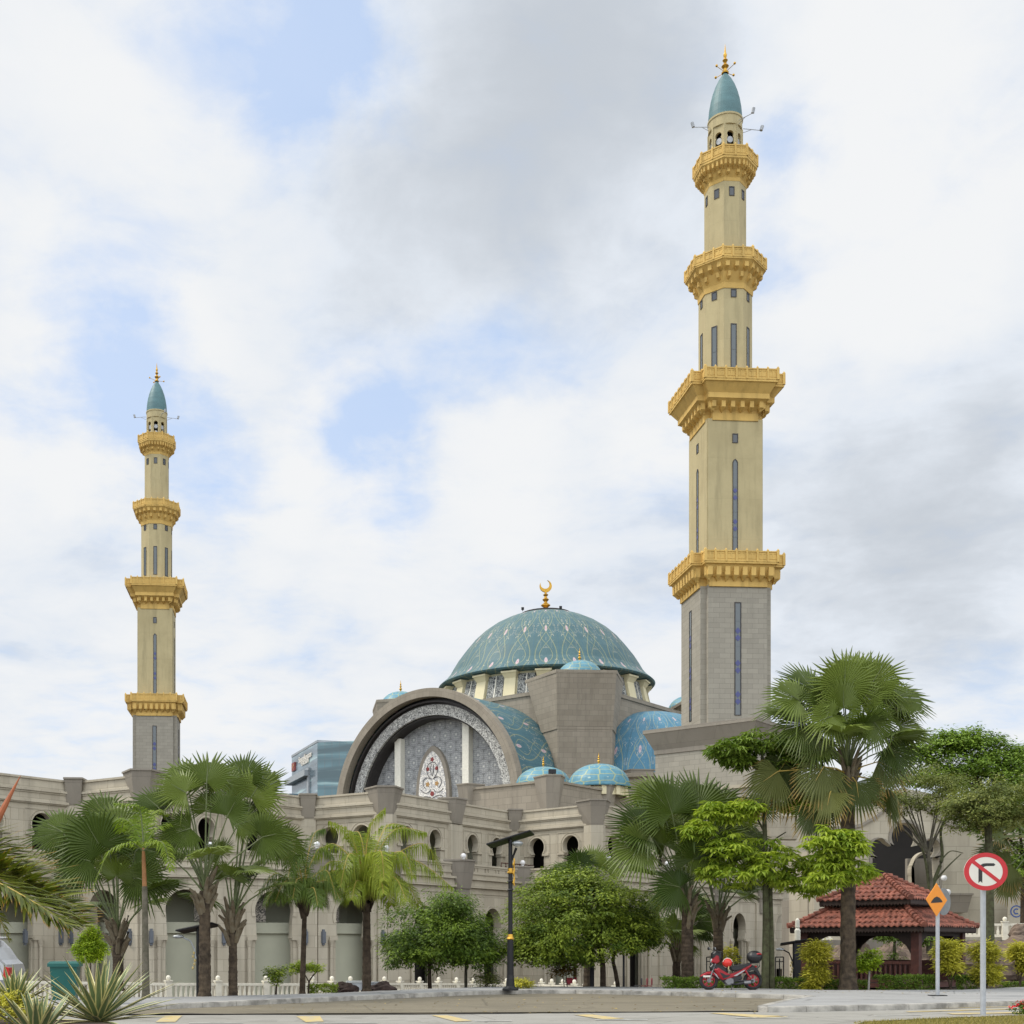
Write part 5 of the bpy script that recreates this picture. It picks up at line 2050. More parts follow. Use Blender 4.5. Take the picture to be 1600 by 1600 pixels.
def solar_lamp(name, label, px, base_y, Y, h, panel, side, gold, rp, hd=None, head_z=None, group='solar street lamps'):
    b = at(px, Y, y=base_y)
    t = thing(name, label, 'street lamp', b, group)
    mb = MB()
    X = Vector((1, 0, 0))
    if gold:
        mb.lathe([(.24, 0), (.24, .05), (.18, .08), (.13, .13), (.115, .35), (.10, .45), (.092, 1.35), (.088, 1.5)], b, 16)
        mb.lathe([(.066, 1.45), (.06, h)], b, 14)
    else:
        mb.lathe([(rp, 0), (rp, h)], b, 12)
    mb.build('pole', 'black', t)
    if gold:
        for z0, r in ((1.5, .095), (h - 1.0, .08)):
            mb = MB()
            mb.lathe([(r, z0), (r + .03, z0 + .03), (r, z0 + .07), (.078, z0 + .16)], b, 14)
            mb.build('gold_collar', 'gilt', t)
        for z0 in (h - 1.5, h - 1.25):
            mb = MB()
            mb.lathe([(.08, z0), (.095, z0 + .02), (.08, z0 + .05)], b, 12)
            mb.build('band', 'black', t)
    # tilted panel
    c = b + Vector((0, 0, h + .02))
    w, d, tilt, skew = panel
    U = Vector((math.cos(tilt), -.1, math.sin(tilt)))
    Wv = Vector((skew, 1, -.13)).normalized()
    U.normalize()
    N = U.cross(Wv).normalized()
    mb = MB()
    q = [c - U * w + -Wv * d, c + U * w - Wv * d, c + U * w + Wv * d, c - U * w + Wv * d]
    th = .025
    mb.face([p - N * th for p in q])
    mb.face([p + N * th for p in q])
    for i in range(4):
        j = (i + 1) % 4
        mb.face([q[i] - N * th, q[j] - N * th, q[j] + N * th, q[i] + N * th])
    pn = mb.build('solar_panel', 'panel', t)
    mb = MB()
    for i in range(4):
        mb.tube([q[i], q[(i + 1) % 4]], .02, 6)
    mb.tube([b + Vector((0, 0, h - .2)), c], .05, 8)
    mb.build('panel_frame', 'black', pn)
    if gold:
        hh = b + Vector((.19, -.15, h - .12))
        mb = MB()
        mb.tube([b + Vector((0, 0, h - .7)), b + Vector((.09, -.06, h - .45)), b + Vector((.16, -.13, h - .25))], [.035, .03, .04], 8)
        mb.build('lamp_arm', 'black', t)
        mb = MB()
        mb.ball(hh, .16, 16, 8, (1.05, 1.0, .55))
        hd_ = mb.build('lamp_head', 'steel', t)
        mb = MB()
        mb.ball(hh - Vector((0, 0, .03)), .125, 14, 8, (1.05, 1.0, .55))
        mb.build('lens', 'opal', hd_)
        mb = MB()
        pts = [b + Vector((.1, -.05, h - .55 - .09 * k)) + Vector((.015 * math.sin(k * 2.2), 0, 0)) for k in range(10)]
        mb.tube(pts, [.02 + .008 * (k % 3) for k in range(10)], 6)
        mb.build('gold_garland', 'gilt', t)
    else:
        z0 = h - .35
        s = side
        pts = [b + Vector((s * rp, -.03, z0 - .45)), b + Vector((s * (rp + .04), -.04, z0 - .2)), b + Vector((s * (rp + .14), -.06, z0 + .02)), b + Vector((s * (rp + .38), -.1, z0 + .14))]
        mb = MB()
        mb.tube(pts, .022, 7)
        mb.build('lamp_arm', 'greysteel' if head_z is None else 'black', t)
        mb = MB()
        mb.ball(pts[-1] + Vector((s * .08, -.02, 0)), .1, 12, 7, (1.5, .9, .5))
        mb.build('lamp_head', 'steel', t)
        mb = MB()
        for k in range(5):
            mb.ball(b + Vector((s * (rp + .05 + .03 * math.sin(k * 2)), -.05, z0 - .3 - .1 * k)), .035, 6, 5, (1, .5, 1.3))
        mb.build('gold_garland', 'yellow', t)
    return t


solar_lamp('street_lamp', 'tall black street lamp with gold collars and a tilted solar panel at the pavement edge', 797.5, 1547.5, 36.9, 4.45, (.66, .28, .30, .35), 1, True, .07)
solar_lamp('street_lamp', 'short black solar lamp half hidden behind the thick fan palm trunk', 309.5, 1558, 33.4, 1.83, (.50, .26, .2, .3), -1, False, .05)
solar_lamp('street_lamp', 'short black solar lamp by the hedge at the left corner of the pavilion', 1241, 1532, 41.5, 1.25, (.44, .22, .16, .3), -1, False, .055, head_z=1)

# floodlight on a short dark post beside it
b = at(1246, 43, y=1533)
t = thing('floodlight_post', 'dark square post carrying a white floodlight beside the pavilion', 'floodlight', b)
mb = MB().fr(b, (1, 0, 0))
mb.box(-.09, .09, 0, 1.35, -.09, .09)
mb.build('post', 'black', t)
mb = MB()
mb.lathe([(.04, 1.35), (.09, 1.42), (.1, 1.75), (.06, 1.82), (.08, 1.86), (.07, 2.1), (.03, 2.16), (0, 2.17)], b, 12)
mb.build('lamp', 'white', t)

# ------------------------------------------------------------------ signs
b = at(1536, 26.1, y=1588)
t = thing('road_sign', 'round no right turn sign with red ring and slash on a grey pole', 'road sign', b)
mb = MB()
mb.lathe([(.055, 0), (.055, 3.05), (0, 3.06)], b, 16)
mb.build('pole', 'greysteel', t)
c = at(1538.5, 26.02, y=1362)
R = 34.2 / F * 26.02
TL = math.radians(12)
UX = Vector((math.cos(TL), math.sin(TL) * -1, 0))


def disc_face(mb, R1, R0, w, thick, n=64):
    for k in range(n):
        a0, a1 = 2 * PI * k / n, 2 * PI * (k + 1) / n
        if R0 > 0:
            mb.prism([(R0 * math.cos(a0), R0 * .86 * math.sin(a0)), (R1 * math.cos(a0), R1 * .86 * math.sin(a0)), (R1 * math.cos(a1), R1 * .86 * math.sin(a1)), (R0 * math.cos(a1), R0 * .86 * math.sin(a1))], w, w + thick, (False, True))
    if R0 == 0:
        mb.prism([(R1 * math.cos(2 * PI * k / n), R1 * .86 * math.sin(2 * PI * k / n)) for k in range(n)], w, w + thick)


mb = MB().fr(c, (1, 0, 0))
disc_face(mb, R, 0, .04, .012)
pl_ = mb.build('sign_plate', 'sign_white', t)
mb = MB().fr(c, (1, 0, 0))
disc_face(mb, R, R * .77, .053, .002)
a = math.radians(-37.5)
dx, dz = math.cos(a) * R * .8, math.sin(a) * R * .8
nx, nz = -math.sin(a) * R * .085, math.cos(a) * R * .085
mb.prism([(-dx - nx, -dz - nz), (dx - nx, dz - nz), (dx + nx, dz + nz), (-dx + nx, -dz + nz)], .0545, .0565)
mb.build('red_ring', 'sign_red', pl_)
mb = MB().fr(c, (1, 0, 0))
s = R
ar = [(-.34, -.52), (-.25, -.44), (-.16, -.52), (-.16, .12), (-.12, .19), (-.04, .235), (.06, .25), (.36, .25), (.44, .31), (.36, .38), (.0, .38), (-.14, .36), (-.26, .29), (-.33, .19), (-.34, .08)]
mb.prism([(p[0] * s, p[1] * s) for p in ar], .053, .0535)
mb.build('turn_symbol', 'sign_black', pl_)

b = at(1465, 33.2, y=1557)
t = thing('road_sign', 'orange diamond road hump sign at a slant, a grey round plate behind it', 'road sign', b)
mb = MB()
mb.lathe([(.05, 0), (.05, 2.95), (0, 2.96)], b, 14)
mb.build('pole', 'greysteel', t)
mb = MB()
mb.fr(b, (1, 0, 0))
mb.box(-.2, .2, 0, .04, -.14, .14)
mb.build('foot_plate', 'rubber', t)
ax = Vector((math.cos(math.radians(35)), math.sin(math.radians(35)), 0))
c = at(1463, 33.05, y=1406)
mb = MB().fr(c, ax)
hz = 26 / F * 33.05
hw = 16.5 / F * 33.05 / .563
mb.prism([(0, -hz), (hw, 0), (0, hz), (-hw, 0)], 0, .012)
pl_ = mb.build('sign_plate', 'sign_orange', t)
mb = MB().fr(c, ax)
mb.prism([(-hw * .55, -.09), (hw * .55, -.06), (hw * .5, -.02), (hw * .25, .06), (0, .09), (-hw * .25, .05), (-hw * .5, -.04)], .0125, .016)
mb.build('hump_symbol', 'sign_black', pl_)
ax2 = Vector((math.cos(math.radians(42)), math.sin(math.radians(42)), 0))
c = at(1474, 33.35, y=1409)
mb = MB().fr(c, ax2)
disc_face(mb, .42, 0, 0, .012, 40)
mb.build('round_plate', plain('dull grey sign back', (.20, .21, .21), .6), t)
mb = MB().fr(c, ax2)
mb.box(-.42, .42, -.05, .05, -.03, 0)
mb.box(-.42, .42, .2, .26, -.03, 0)
mb.build('plate_bracket', 'steel', t)

# banner with a blue letter mark on the wall right of the gate
bY = 63.2
t = thing('wall_banner', 'pale wall panel printed with a blue ringed letter C right of the gate', 'banner', at(1588, bY, y=1462))
mb = MB().fr(at(1588, bY, z=0), (1, 0, 0))
mb.box(-.42, 1.1, zy(1462, bY), zy(1408, bY), -.05, 0)
mb.build('panel', 'stone_plain', t)
mb = MB().fr(at(1588, bY, z=zy(1424, bY)), (1, 0, 0))
for k in range(40):
    a0, a1 = 2 * PI * k / 40, 2 * PI * (k + 1) / 40
    mb.prism([(.25 * math.cos(a0), .25 * math.sin(a0)), (.31 * math.cos(a0), .31 * math.sin(a0)), (.31 * math.cos(a1), .31 * math.sin(a1)), (.25 * math.cos(a1), .25 * math.sin(a1))], 0, .012)
for k in range(26):
    a0, a1 = math.radians(48 + 264 * k / 26), math.radians(48 + 264 * (k + 1) / 26)
    mb.prism([(.09 * math.cos(a0), .09 * math.sin(a0)), (.155 * math.cos(a0), .155 * math.sin(a0)), (.155 * math.cos(a1), .155 * math.sin(a1)), (.09 * math.cos(a1), .09 * math.sin(a1))], 0, .012)
mb.build('letter_mark', 'banner_blue', t)

# ------------------------------------------------------------------ bin, boxes, car, chairs
b = at(102, 31, z=.12)
t = thing('wheelie_bin', 'teal plastic bin standing on the pavement behind the sword leaved plants', 'bin', b)
mb = MB().fr(b, (1, .1, 0))
mb.loft([[(-.27, 0, -.27), (.27, 0, -.27), (.27, 0, .27), (-.27, 0, .27)], [(-.33, .86, -.33), (.33, .86, -.33), (.33, .86, .33), (-.33, .86, .33)]])
mb.build('body', 'teal', t)
mb = MB().fr(b, (1, .1, 0))
mb.box(-.38, .38, .82, .9, -.38, .38)
mb.loft([[(-.38, .9, -.38), (.38, .9, -.38), (.38, .9, .38), (-.38, .9, .38)], [(-.33, .95, -.33), (.33, .95, -.33), (.33, .95, .33), (-.33, .95, .33)]])
mb.build('lid', 'teal', t)

b = at(556, 36.6, y=1549)
t = thing('utility_box', 'low grey utility cabinet in front of the coconut palm', 'utility box', b)
mb = MB().fr(b, (1, .05, 0))
mb.box(-.27, .27, .04, .26, -.2, .2)
mb.build('body', 'greysteel', t)
mb = MB().fr(b, (1, .05, 0))
mb.loft([[(-.3, .26, -.23), (.3, .26, -.23), (.3, .26, .23), (-.3, .26, .23)], [(-.26, .31, -.19), (.26, .31, -.19), (.26, .31, .19), (-.26, .31, .19)]])
mb.build('lid', 'steel', t)
b = at(585, 37.6, y=1548)
t = thing('utility_box', 'smaller grey utility cabinet just behind the coconut palm trunk', 'utility box', b)
mb = MB().fr(b, (1, .05, 0))
mb.box(-.12, .12, .04, .24, -.12, .12)
mb.build('body', 'greysteel', t)
mb = MB().fr(b, (1, .05, 0))
mb.box(-.14, .14, .24, .27, -.14, .14)
mb.build('lid', 'steel', t)

# silver car, mostly beyond the left edge, its tail in view
cb = at(27, 33.5, z=-.02)
t = thing('parked_car', 'silver estate car parked at the left edge, only its tail in view', 'car', cb + Vector((-2.2, 0, 0)))
mb = MB().fr(cb + Vector((0, -.85, 0)), (1, 0, 0))
side = [(-4.5, .35), (-4.55, .7), (-4.3, .92), (-3.3, 1.05), (-2.5, 1.6), (-2.0, 1.68), (-.95, 1.68), (-.62, 1.62), (-.42, 1.42), (-.2, 1.1), (-.06, .98), (.0, .8), (.02, .55), (-.05, .33)]


def inset(p, f):
    cx = -2.2
    return (cx + (p[0] - cx) * (1 - .03 * f), p[1])


rings = []
for w, f in ((0, 1), (-.12, .2), (-.9, 0), (-1.68, .2), (-1.8, 1)):
    r = []
    for p in side:
        q = inset(p, f)
        tuck = .14 if p[1] > 1.2 and f > .5 else 0
        r.append((q[0], q[1] - (.03 * f if p[1] > 1.2 else 0), w - (tuck if w > -.9 else -tuck)))
    rings.append(r)
mb.loft(rings)
body = mb.build('body', 'car', t)
mb = MB().fr(cb + Vector((0, -.85, 0)), (1, 0, 0))
mb.prism([(-1.35, 1.08), (-.30, 1.08), (-.47, 1.32), (-.66, 1.5), (-1.3, 1.52)], -.3, .015)
mb.prism([(-2.4, 1.1), (-1.43, 1.1), (-1.38, 1.52), (-2.05, 1.52)], -.3, .015)
mb.build('side_window', 'glass', t)
mb = MB().fr(cb + Vector((0, -.85, 0)), (1, 0, 0))
mb.prism([(-.13, .62), (.035, .62), (.02, .9), (-.1, .93)], -.3, .01)
mb.build('tail_light', 'tail_red', t)
mb = MB().fr(cb + Vector((0, -.85, 0)), (1, 0, 0))
mb.prism([(-.95, 1.66), (-.42, 1.64), (-.36, 1.68), (-.5, 1.72), (-.95, 1.73)], -1.5, -.25)
mb.build('spoiler', 'car', t)
mb = MB().fr(cb + Vector((0, -.85, 0)), (1, 0, 0))
mb.prism([(-1.6, .33), (.04, .33), (.06, .58), (-.4, .58), (-1.6, .5)], -.4, .015)
mb.build('bumper', plain('grey bumper', (.2, .2, .21), .5), t)
for u in (-.95, -3.6):
    mb = MB()
    mb.torus(cb + Vector((u, -.82, .32)), .22, .1)
    wh = mb.build('wheel', 'rubber', t)
    mb = MB()
    mb.fr(cb + Vector((u, -.82, .32)), (1, 0, 0))
    mb.prism([(.17 * math.cos(2 * PI * k / 16), .17 * math.sin(2 * PI * k / 16)) for k in range(16)], -.05, .06)
    mb.build('rim', 'steel', wh)


def chair(px, y, Y, mt, rz, label, group):
    b = at(px, Y, y=y)
    t = thing('chair', label, 'chair', b, group)
    U = Vector((math.cos(rz), math.sin(rz), 0))
    mb = MB().fr(b, U)
    mb.box(-.23, .23, .42, .46, -.22, .22)
    mb.build('seat', mt, t)
    mb = MB().fr(b, U)
    mb.prism([(-.22, .5), (.22, .5), (.24, .85), (.15, .93), (-.15, .93), (-.24, .85)], .2, .24)
    mb.build('backrest', mt, t)
    for sx in (-1, 1):
        for sz in (-1, 1):
            mb = MB()
            mb.fr(b, U)
            mb.tube([mb.P(sx * .2, .44, sz * .19), mb.P(sx * .23, 0, sz * .22)], .018, 6)
            mb.build('leg', mt, t)


for k, (px, lb) in enumerate(((889, 'red chair, leftmost of the three on the mosque verandah'), (900, 'red chair, middle one of the three on the mosque verandah'), (916, 'red chair, rightmost of the three on the mosque verandah'))):
    chair(px, 1549, 84, 'chair_red', .15 * k, lb, 'red verandah chairs')
for px, lb, mt in ((997, 'dark chair on the verandah right of the round trees, by the fence post', 'chair_dark'), (1006, 'narrow red chair seen edge on near the verandah column', 'chair_red'), (1013, 'red chair seen edge on nearest the verandah column', 'chair_red')):
    chair(px, 1551, 80, mt, 1.2, lb, 'chairs by the verandah column')

# bollard rails behind the motorcycle
for px, lb in ((1110, 'black tubular rail frame behind the front of the motorcycle'), (1150, 'black tubular rail frame between helmet and top box of the motorcycle'), (1218, 'black tubular rail frame left of the short solar lamp')):
    b = at(px, 43.5, y=1538)
    mb = MB()
    w, h = .13 if px != 1218 else .14, .95
    for x in (-w, 0, w):
        mb.tube([b + Vector((x, 0, 0)), b + Vector((x, 0, h if x else h - .05))], .02, 6)
    mb.tube([b + Vector((-w, 0, h)), b + Vector((w, 0, h))], .022, 6)
    mb.tube([b + Vector((-w, 0, h - .15)), b + Vector((w, 0, h - .15))], .018, 6)
    tag(mb.build('rail_frame', 'black', origin=b), lb, 'rail', 'rail frames by the wall')

# ------------------------------------------------------------------ motorcycle
BY = 37.6
bo = at(1141, BY, z=.125)
bk = thing('motorcycle', 'red underbone motorcycle with a black top box parked on the pavement', 'motorcycle', bo)
PM = F / BY


def q(px, y, w=0.0):
    return Vector((bo.x + (px - 1141) / PM, BY - w, .125 + (1547.6 - y) / PM))


def bl(name, mt, parent, fn):
    mb = MB()
    fn(mb)
    return mb.build(name, mt, parent)


def plate2(mb, pts, w0, w1):
    """side profile given in photo pixels, extruded across the machine"""
    mb.fr((0, BY, 0), (1, 0, 0))
    mb.prism([(q(*p).x, q(*p).z) for p in pts], w0, w1)


def soft(mb, pts, half, edge=.35):
    """side profile with softened flanks"""
    mb.fr((0, BY, 0), (1, 0, 0))
    P_ = [(q(*p).x, q(*p).z) for p in pts]
    cx = sum(p[0] for p in P_) / len(P_)
    cz = sum(p[1] for p in P_) / len(P_)
    rings = []
    for w, f in ((-half, .78), (-half * .7, .95), (0, 1), (half * .7, .95), (half, .78)):
        rings.append([(cx + (p[0] - cx) * f, cz + (p[1] - cz) * f, w) for p in P_])
    mb.loft(rings, sm=True)


for px, y, nm in ((1107.3, 1533.3, 'front'), (1176, 1533.6, 'rear')):
    c = q(px, y)
    rr = .275
    wh = bl('wheel', 'rubber', bk, lambda mb: mb.torus(c, rr - .04, .05, n=36))

    def rimf(mb):
        mb.torus(c, rr - .1, .016, n=36, m=6)
        for k in range(5):
            a = 2 * PI * k / 5 + .3
            mb.tube([c, c + Vector((math.cos(a + .12) * (rr - .08), 0, math.sin(a + .12) * (rr - .08)))], [.028, .018], 6)
            mb.tube([c, c + Vector((math.cos(a - .12) * (rr - .08), 0, math.sin(a - .12) * (rr - .08)))], [.028, .018], 6)
    bl('rim', 'bike_red', wh, rimf)
    bl('hub', 'bike_grey', wh, lambda mb: mb.tube([c + Vector((0, -.07, 0)), c + Vector((0, .07, 0))], .045, 12))
    bl('brake_disc', 'bike_grey', wh, lambda mb: mb.tube([c + Vector((0, -.045, 0)), c + Vector((0, -.05, 0))], .065, 20))
for w in (-.07, .07):
    bl('fork_leg', 'bike_grey', bk, lambda mb: mb.tube([q(1107.3, 1533, w), q(1113, 1517, w), q(1118, 1504, w)], [.02, .022, .024], 8))
bl('front_mudguard', 'bike_red', bk, lambda mb: soft(mb, [(1093, 1527), (1097, 1523), (1104, 1519.5), (1112, 1519), (1119, 1524), (1122, 1529), (1117, 1526), (1111, 1523), (1104, 1523), (1098, 1526)], .07))
bl('number_plate', 'sign_white', bk, lambda mb: (mb.fr((0, BY - .075, 0), (1, 0, 0)), mb.box(q(1097.5, 0).x, q(1110, 0).x, q(0, 1528).z, q(0, 1525.3).z, 0, .006)))


bl('front_cowl', 'bike_red', bk, lambda mb: soft(mb, [(1110, 1505), (1112, 1498), (1115, 1492), (1120, 1490), (1124, 1494), (1125, 1500), (1123, 1505), (1118, 1508)], .12))
bl('cowl_trim', 'bike_black', bk, lambda mb: soft(mb, [(1111, 1499), (1112, 1491), (1116, 1487), (1122, 1487), (1126, 1491), (1126, 1499), (1123, 1503), (1122, 1495), (1117, 1493), (1114, 1497)], .135))
bl('fairing_vent', 'bike_black', bk, lambda mb: soft(mb, [(1120, 1519), (1126, 1521), (1134, 1525), (1142, 1524), (1137, 1529), (1128, 1531)], .136))
bl('under_cover', 'bike_black', bk, lambda mb: soft(mb, [(1124, 1531), (1134, 1530), (1146, 1527), (1158, 1524), (1160, 1530), (1146, 1538), (1132, 1539)], .1))
bl('headlight', 'steel', bk, lambda mb: mb.ball(q(1112.5, 1503, 0), .075, 14, 9, (.75, 1.25, 1.1)))
bl('front_fender_stay', 'bike_black', bk, lambda mb: soft(mb, [(1108, 1512), (1113, 1506), (1120, 1506), (1122, 1514), (1118, 1520), (1112, 1519)], .09))
bl('leg_shield', 'bike_red', bk, lambda mb: soft(mb, [(1113, 1516), (1117, 1512), (1122, 1516), (1130, 1520), (1137, 1524), (1148, 1521), (1160, 1516), (1172, 1508), (1174, 1510), (1166, 1518), (1152, 1526), (1142, 1530), (1134, 1533), (1127, 1533), (1119, 1526)], .13))
bl('side_stripe', 'steel', bk, lambda mb: plate2(mb, [(1144, 1526), (1158, 1518), (1163, 1516), (1160, 1519), (1149, 1526)], .125, .14))
bl('side_stripe', 'steel', bk, lambda mb: plate2(mb, [(1113, 1520), (1118, 1524), (1122, 1531), (1118, 1527)], .11, .135))
bl('inner_panel', 'bike_black', bk, lambda mb: soft(mb, [(1113, 1510), (1118, 1508), (1128, 1510), (1134, 1514), (1138, 1520), (1132, 1521), (1124, 1518), (1116, 1516)], .11))
bl('seat', 'bike_black', bk, lambda mb: soft(mb, [(1137, 1512), (1146, 1510), (1158, 1508), (1172, 1506), (1173, 1508.5), (1166, 1513), (1155, 1517), (1144, 1519), (1138, 1517)], .13))
bl('tail_cowl', 'bike_red', bk, lambda mb: soft(mb, [(1160, 1515), (1168, 1509), (1173, 1507), (1174, 1509), (1168, 1514)], .11))
bl('rear_mudguard', 'bike_black', bk, lambda mb: soft(mb, [(1158, 1521), (1168, 1512), (1176, 1509), (1183, 1514), (1188, 1524), (1190, 1527), (1186, 1527), (1180, 1518), (1172, 1517), (1163, 1522)], .08))
bl('tail_light', 'tail_red', bk, lambda mb: mb.ball(q(1180, 1512), .05, 10, 7, (1, 1.4, .8)))
bl('top_box', 'bike_black', bk, lambda mb: mb.ball(q(1178.8, 1496.5), .235, 20, 12, (1.0, .9, .82)))
bl('box_seam', 'bike_red', bk, lambda mb: (mb.ball(q(1183, 1492, .1), .15, 12, 8, (.7, .9, .25))))
bl('luggage_rack', 'bike_black', bk, lambda mb: (mb.tube([q(1168, 1507, .1), q(1176, 1506, .1), q(1185, 1505, .1), q(1185, 1511, .1), q(1180, 1516, .1)], .018, 6), mb.tube([q(1168, 1507, -.1), q(1176, 1506, -.1), q(1185, 1505, -.1), q(1185, 1511, -.1), q(1180, 1516, -.1)], .018, 6),
                                                 mb.tube([q(1172, 1505, .0), q(1184, 1505, .0)], .03, 6)))


def engine(mb):
    soft(mb, [(1130, 1535), (1133, 1530), (1140, 1528), (1145, 1530), (1146, 1537), (1143, 1541), (1134, 1541)], .14)
    for k in range(4):
        a, b_ = q(1146 + k * 2.2, 1527 + k * .8), q(1149 + k * 2.2, 1535 + k * .3)
        mb.tube([a + Vector((0, -.05, 0)), b_ + Vector((0, -.05, 0))], .028, 7)


bl('engine', 'bike_grey', bk, engine)
bl('exhaust', 'bike_black', bk, lambda mb: mb.tube([q(1134, 1538, .1), q(1148, 1539, .14), q(1158, 1537, .16), q(1172, 1536, .17)], [.025, .03, .05, .055], 10))
bl('exhaust_guard', 'bike_grey', bk, lambda mb: mb.tube([q(1160, 1536.5, .17), q(1170, 1535.8, .18)], [.054, .057], 10))
bl('swing_arm', 'bike_black', bk, lambda mb: (mb.tube([q(1148, 1534, .07), q(1176, 1533.6, .07)], .028, 7), mb.tube([q(1148, 1534, -.07), q(1176, 1533.6, -.07)], .028, 7)))
bl('shock_absorber', 'bike_red', bk, lambda mb: mb.tube([q(1162, 1516, .09), q(1172, 1531, .09)], .028, 8))
bl('side_stand', 'bike_black', bk, lambda mb: mb.tube([q(1144, 1540, .1), q(1139, 1548, .22)], .014, 6))
bl('foot_peg', 'bike_black', bk, lambda mb: mb.tube([q(1146, 1538, .05), q(1146, 1538.5, .24)], .016, 6))
bl('handlebar', 'bike_black', bk, lambda mb: (mb.tube([q(1122, 1489, -.3), q(1119, 1488, -.12), q(1118, 1490, 0), q(1119, 1488, .12), q(1124, 1489, .3)], .02, 8), soft(mb, [(1111, 1497), (1112, 1490), (1117, 1486.5), (1122, 1488), (1121, 1491), (1116, 1493)], .1)))
for w in (-.24, .24):
    m_ = bl('mirror', 'bike_black', bk, lambda mb: (mb.tube([q(1119, 1488, w), q(1114, 1484, w * 1.25)], .01, 6), mb.ball(q(1111.5, 1483.5, w * 1.3), .06, 10, 7, (.6, 1.2, .9))))
    bl('mirror_glass', 'steel', m_, lambda mb: mb.ball(q(1111.5, 1483.5, w * 1.3) + Vector((.02, 0, 0)), .055, 10, 7, (.5, 1.1, .85)))
hb = q(1134.8, 1505.5, .1)
hm = thing('helmet', 'red helmet hanging on the motorcycle in front of its seat', 'helmet', hb)
bl('shell', plain('red helmet paint', (.62, .03, .02), .2), hm, lambda mb: mb.ball(hb, .14, 18, 12, (1.05, .95, 1.0)))
bl('stripe', 'sign_white', hm, lambda mb: mb.tube([hb + Vector((math.cos(a) * .143, -.045, math.sin(a) * .137)) for a in [math.radians(10 + 16 * k) for k in range(11)]], .01, 6))
bl('strap', 'yellow', hm, lambda mb: mb.tube([hb + Vector((.02, -.1, -.1)), hb + Vector((.0, -.12, -.19)), hb + Vector((.05, -.12, -.24))], .018, 6))
# ------------------------------------------------------------------ plants


def fan_leaf(mb, B, H, axis, nrm, R, rng, nseg=40, spread=2.45, petr=.022, droop=.12, cup=.25, split=.6):
    """costapalmate leaf: stalk from B to hub H, pleated blade round the hub"""
    u = rng.random()
    axis = axis.normalized()
    nrm = (nrm - axis * nrm.dot(axis)).normalized()
    side = axis.cross(nrm).normalized()
    cup *= rng.uniform(-.3, 1.7)
    spread *= rng.uniform(.78, 1.03)
    droop *= rng.uniform(.6, 2.2)
    tear = [rng.uniform(-spread, spread) for _ in range(2)] if rng.random() < .6 else []
    mid = B.lerp(H, .5) + Vector((0, 0, .06 * (H - B).length))
    mb.cm = 1
    mb.tube([B, mid, H], [petr * 1.5, petr, petr * .75], 6, cap=False)
    mb.tube([H, H + axis * R * .45], [petr * .7, petr * .2], 5, cap=False)
    mb.cm = 0
    G = Vector((0, 0, -1))

    def pt(th, r, lift=0.0):
        p = H + (axis * math.cos(th) + side * math.sin(th)) * r
        p += nrm * (cup * r * (abs(math.sin(th)) ** 1.5) * .8 + lift - .12 * r * math.cos(th))
        p += G * droop * r * r / R
        return p
    for i in range(nseg):
        t0 = -spread + 2 * spread * i / nseg
        t1 = -spread + 2 * spread * (i + 1) / nseg
        tm = (t0 + t1) / 2
        k = .72 + .28 * math.cos(tm * .8)
        Rt = R * k * rng.uniform(.92, 1.06)
        if any(abs(tm - x_) < .07 for x_ in tear):
            Rt *= .62
        rs = R * k * split * rng.uniform(.9, 1.1)
        a, b, m = pt(t0, rs), pt(t1, rs), pt(tm, rs, .028 * R)
        mb.face([H, a, m], [(u, 0), (u, .5), (u, .5)])
        mb.face([H, m, b], [(min(1, u + .12), 0), (min(1, u + .12), .5), (min(1, u + .12), .5)])
        tip = pt(tm + rng.uniform(-.02, .02), Rt) + G * R * (rng.uniform(0, .06) if rng.random() > .1 else rng.uniform(.12, .32)) + nrm * R * rng.uniform(-.05, .05)
        q = .7
        a2, b2, m2 = a.lerp(tip, q), b.lerp(tip, q), m.lerp(tip, q)
        sh = .42
        a2, b2 = m2.lerp(a2, 1.35), m2.lerp(b2, 1.35)
        mb.face([a, a2, m2, m], [(u, .5), (u, .88), (u, .88), (u, .5)])
        mb.face([m, m2, b2, b], [(min(1, u + .12), .5), (min(1, u + .12), .88), (min(1, u + .12), .88), (min(1, u + .12), .5)])
        mb.face([a2, tip, m2], [(u, .88), (u, 1), (u, .88)])
        mb.face([m2, tip, b2], [(u, .88), (u, 1), (u, .88)])


def palm_trunk(mb, b, top, r0, r1, rng, rough=.12, n=14, rings=40, flare_=1.35):
    pr = []
    for k in range(rings + 1):
        t = k / rings
        c = b.lerp(top, t)
        r = (r0 + (r1 - r0) * t) * (flare_ - (flare_ - 1) * smooth01(t * 9))
        ring = []
        for j in range(n):
            a = 2 * PI * j / n
            d = Vector((math.cos(a), math.sin(a), 0))
            w = 1 + rough * noise.noise(Vector((d.x * 2, d.y * 2, c.z * 6 + b.x))) + rough * .4 * (k % 2)
            ring.append(c + d * r * w)
        pr.append(ring)
    for A, B in zip(pr[:-1], pr[1:]):
        for j in range(n):
            mb.face([A[j], A[(j + 1) % n], B[(j + 1) % n], B[j]], None, True)


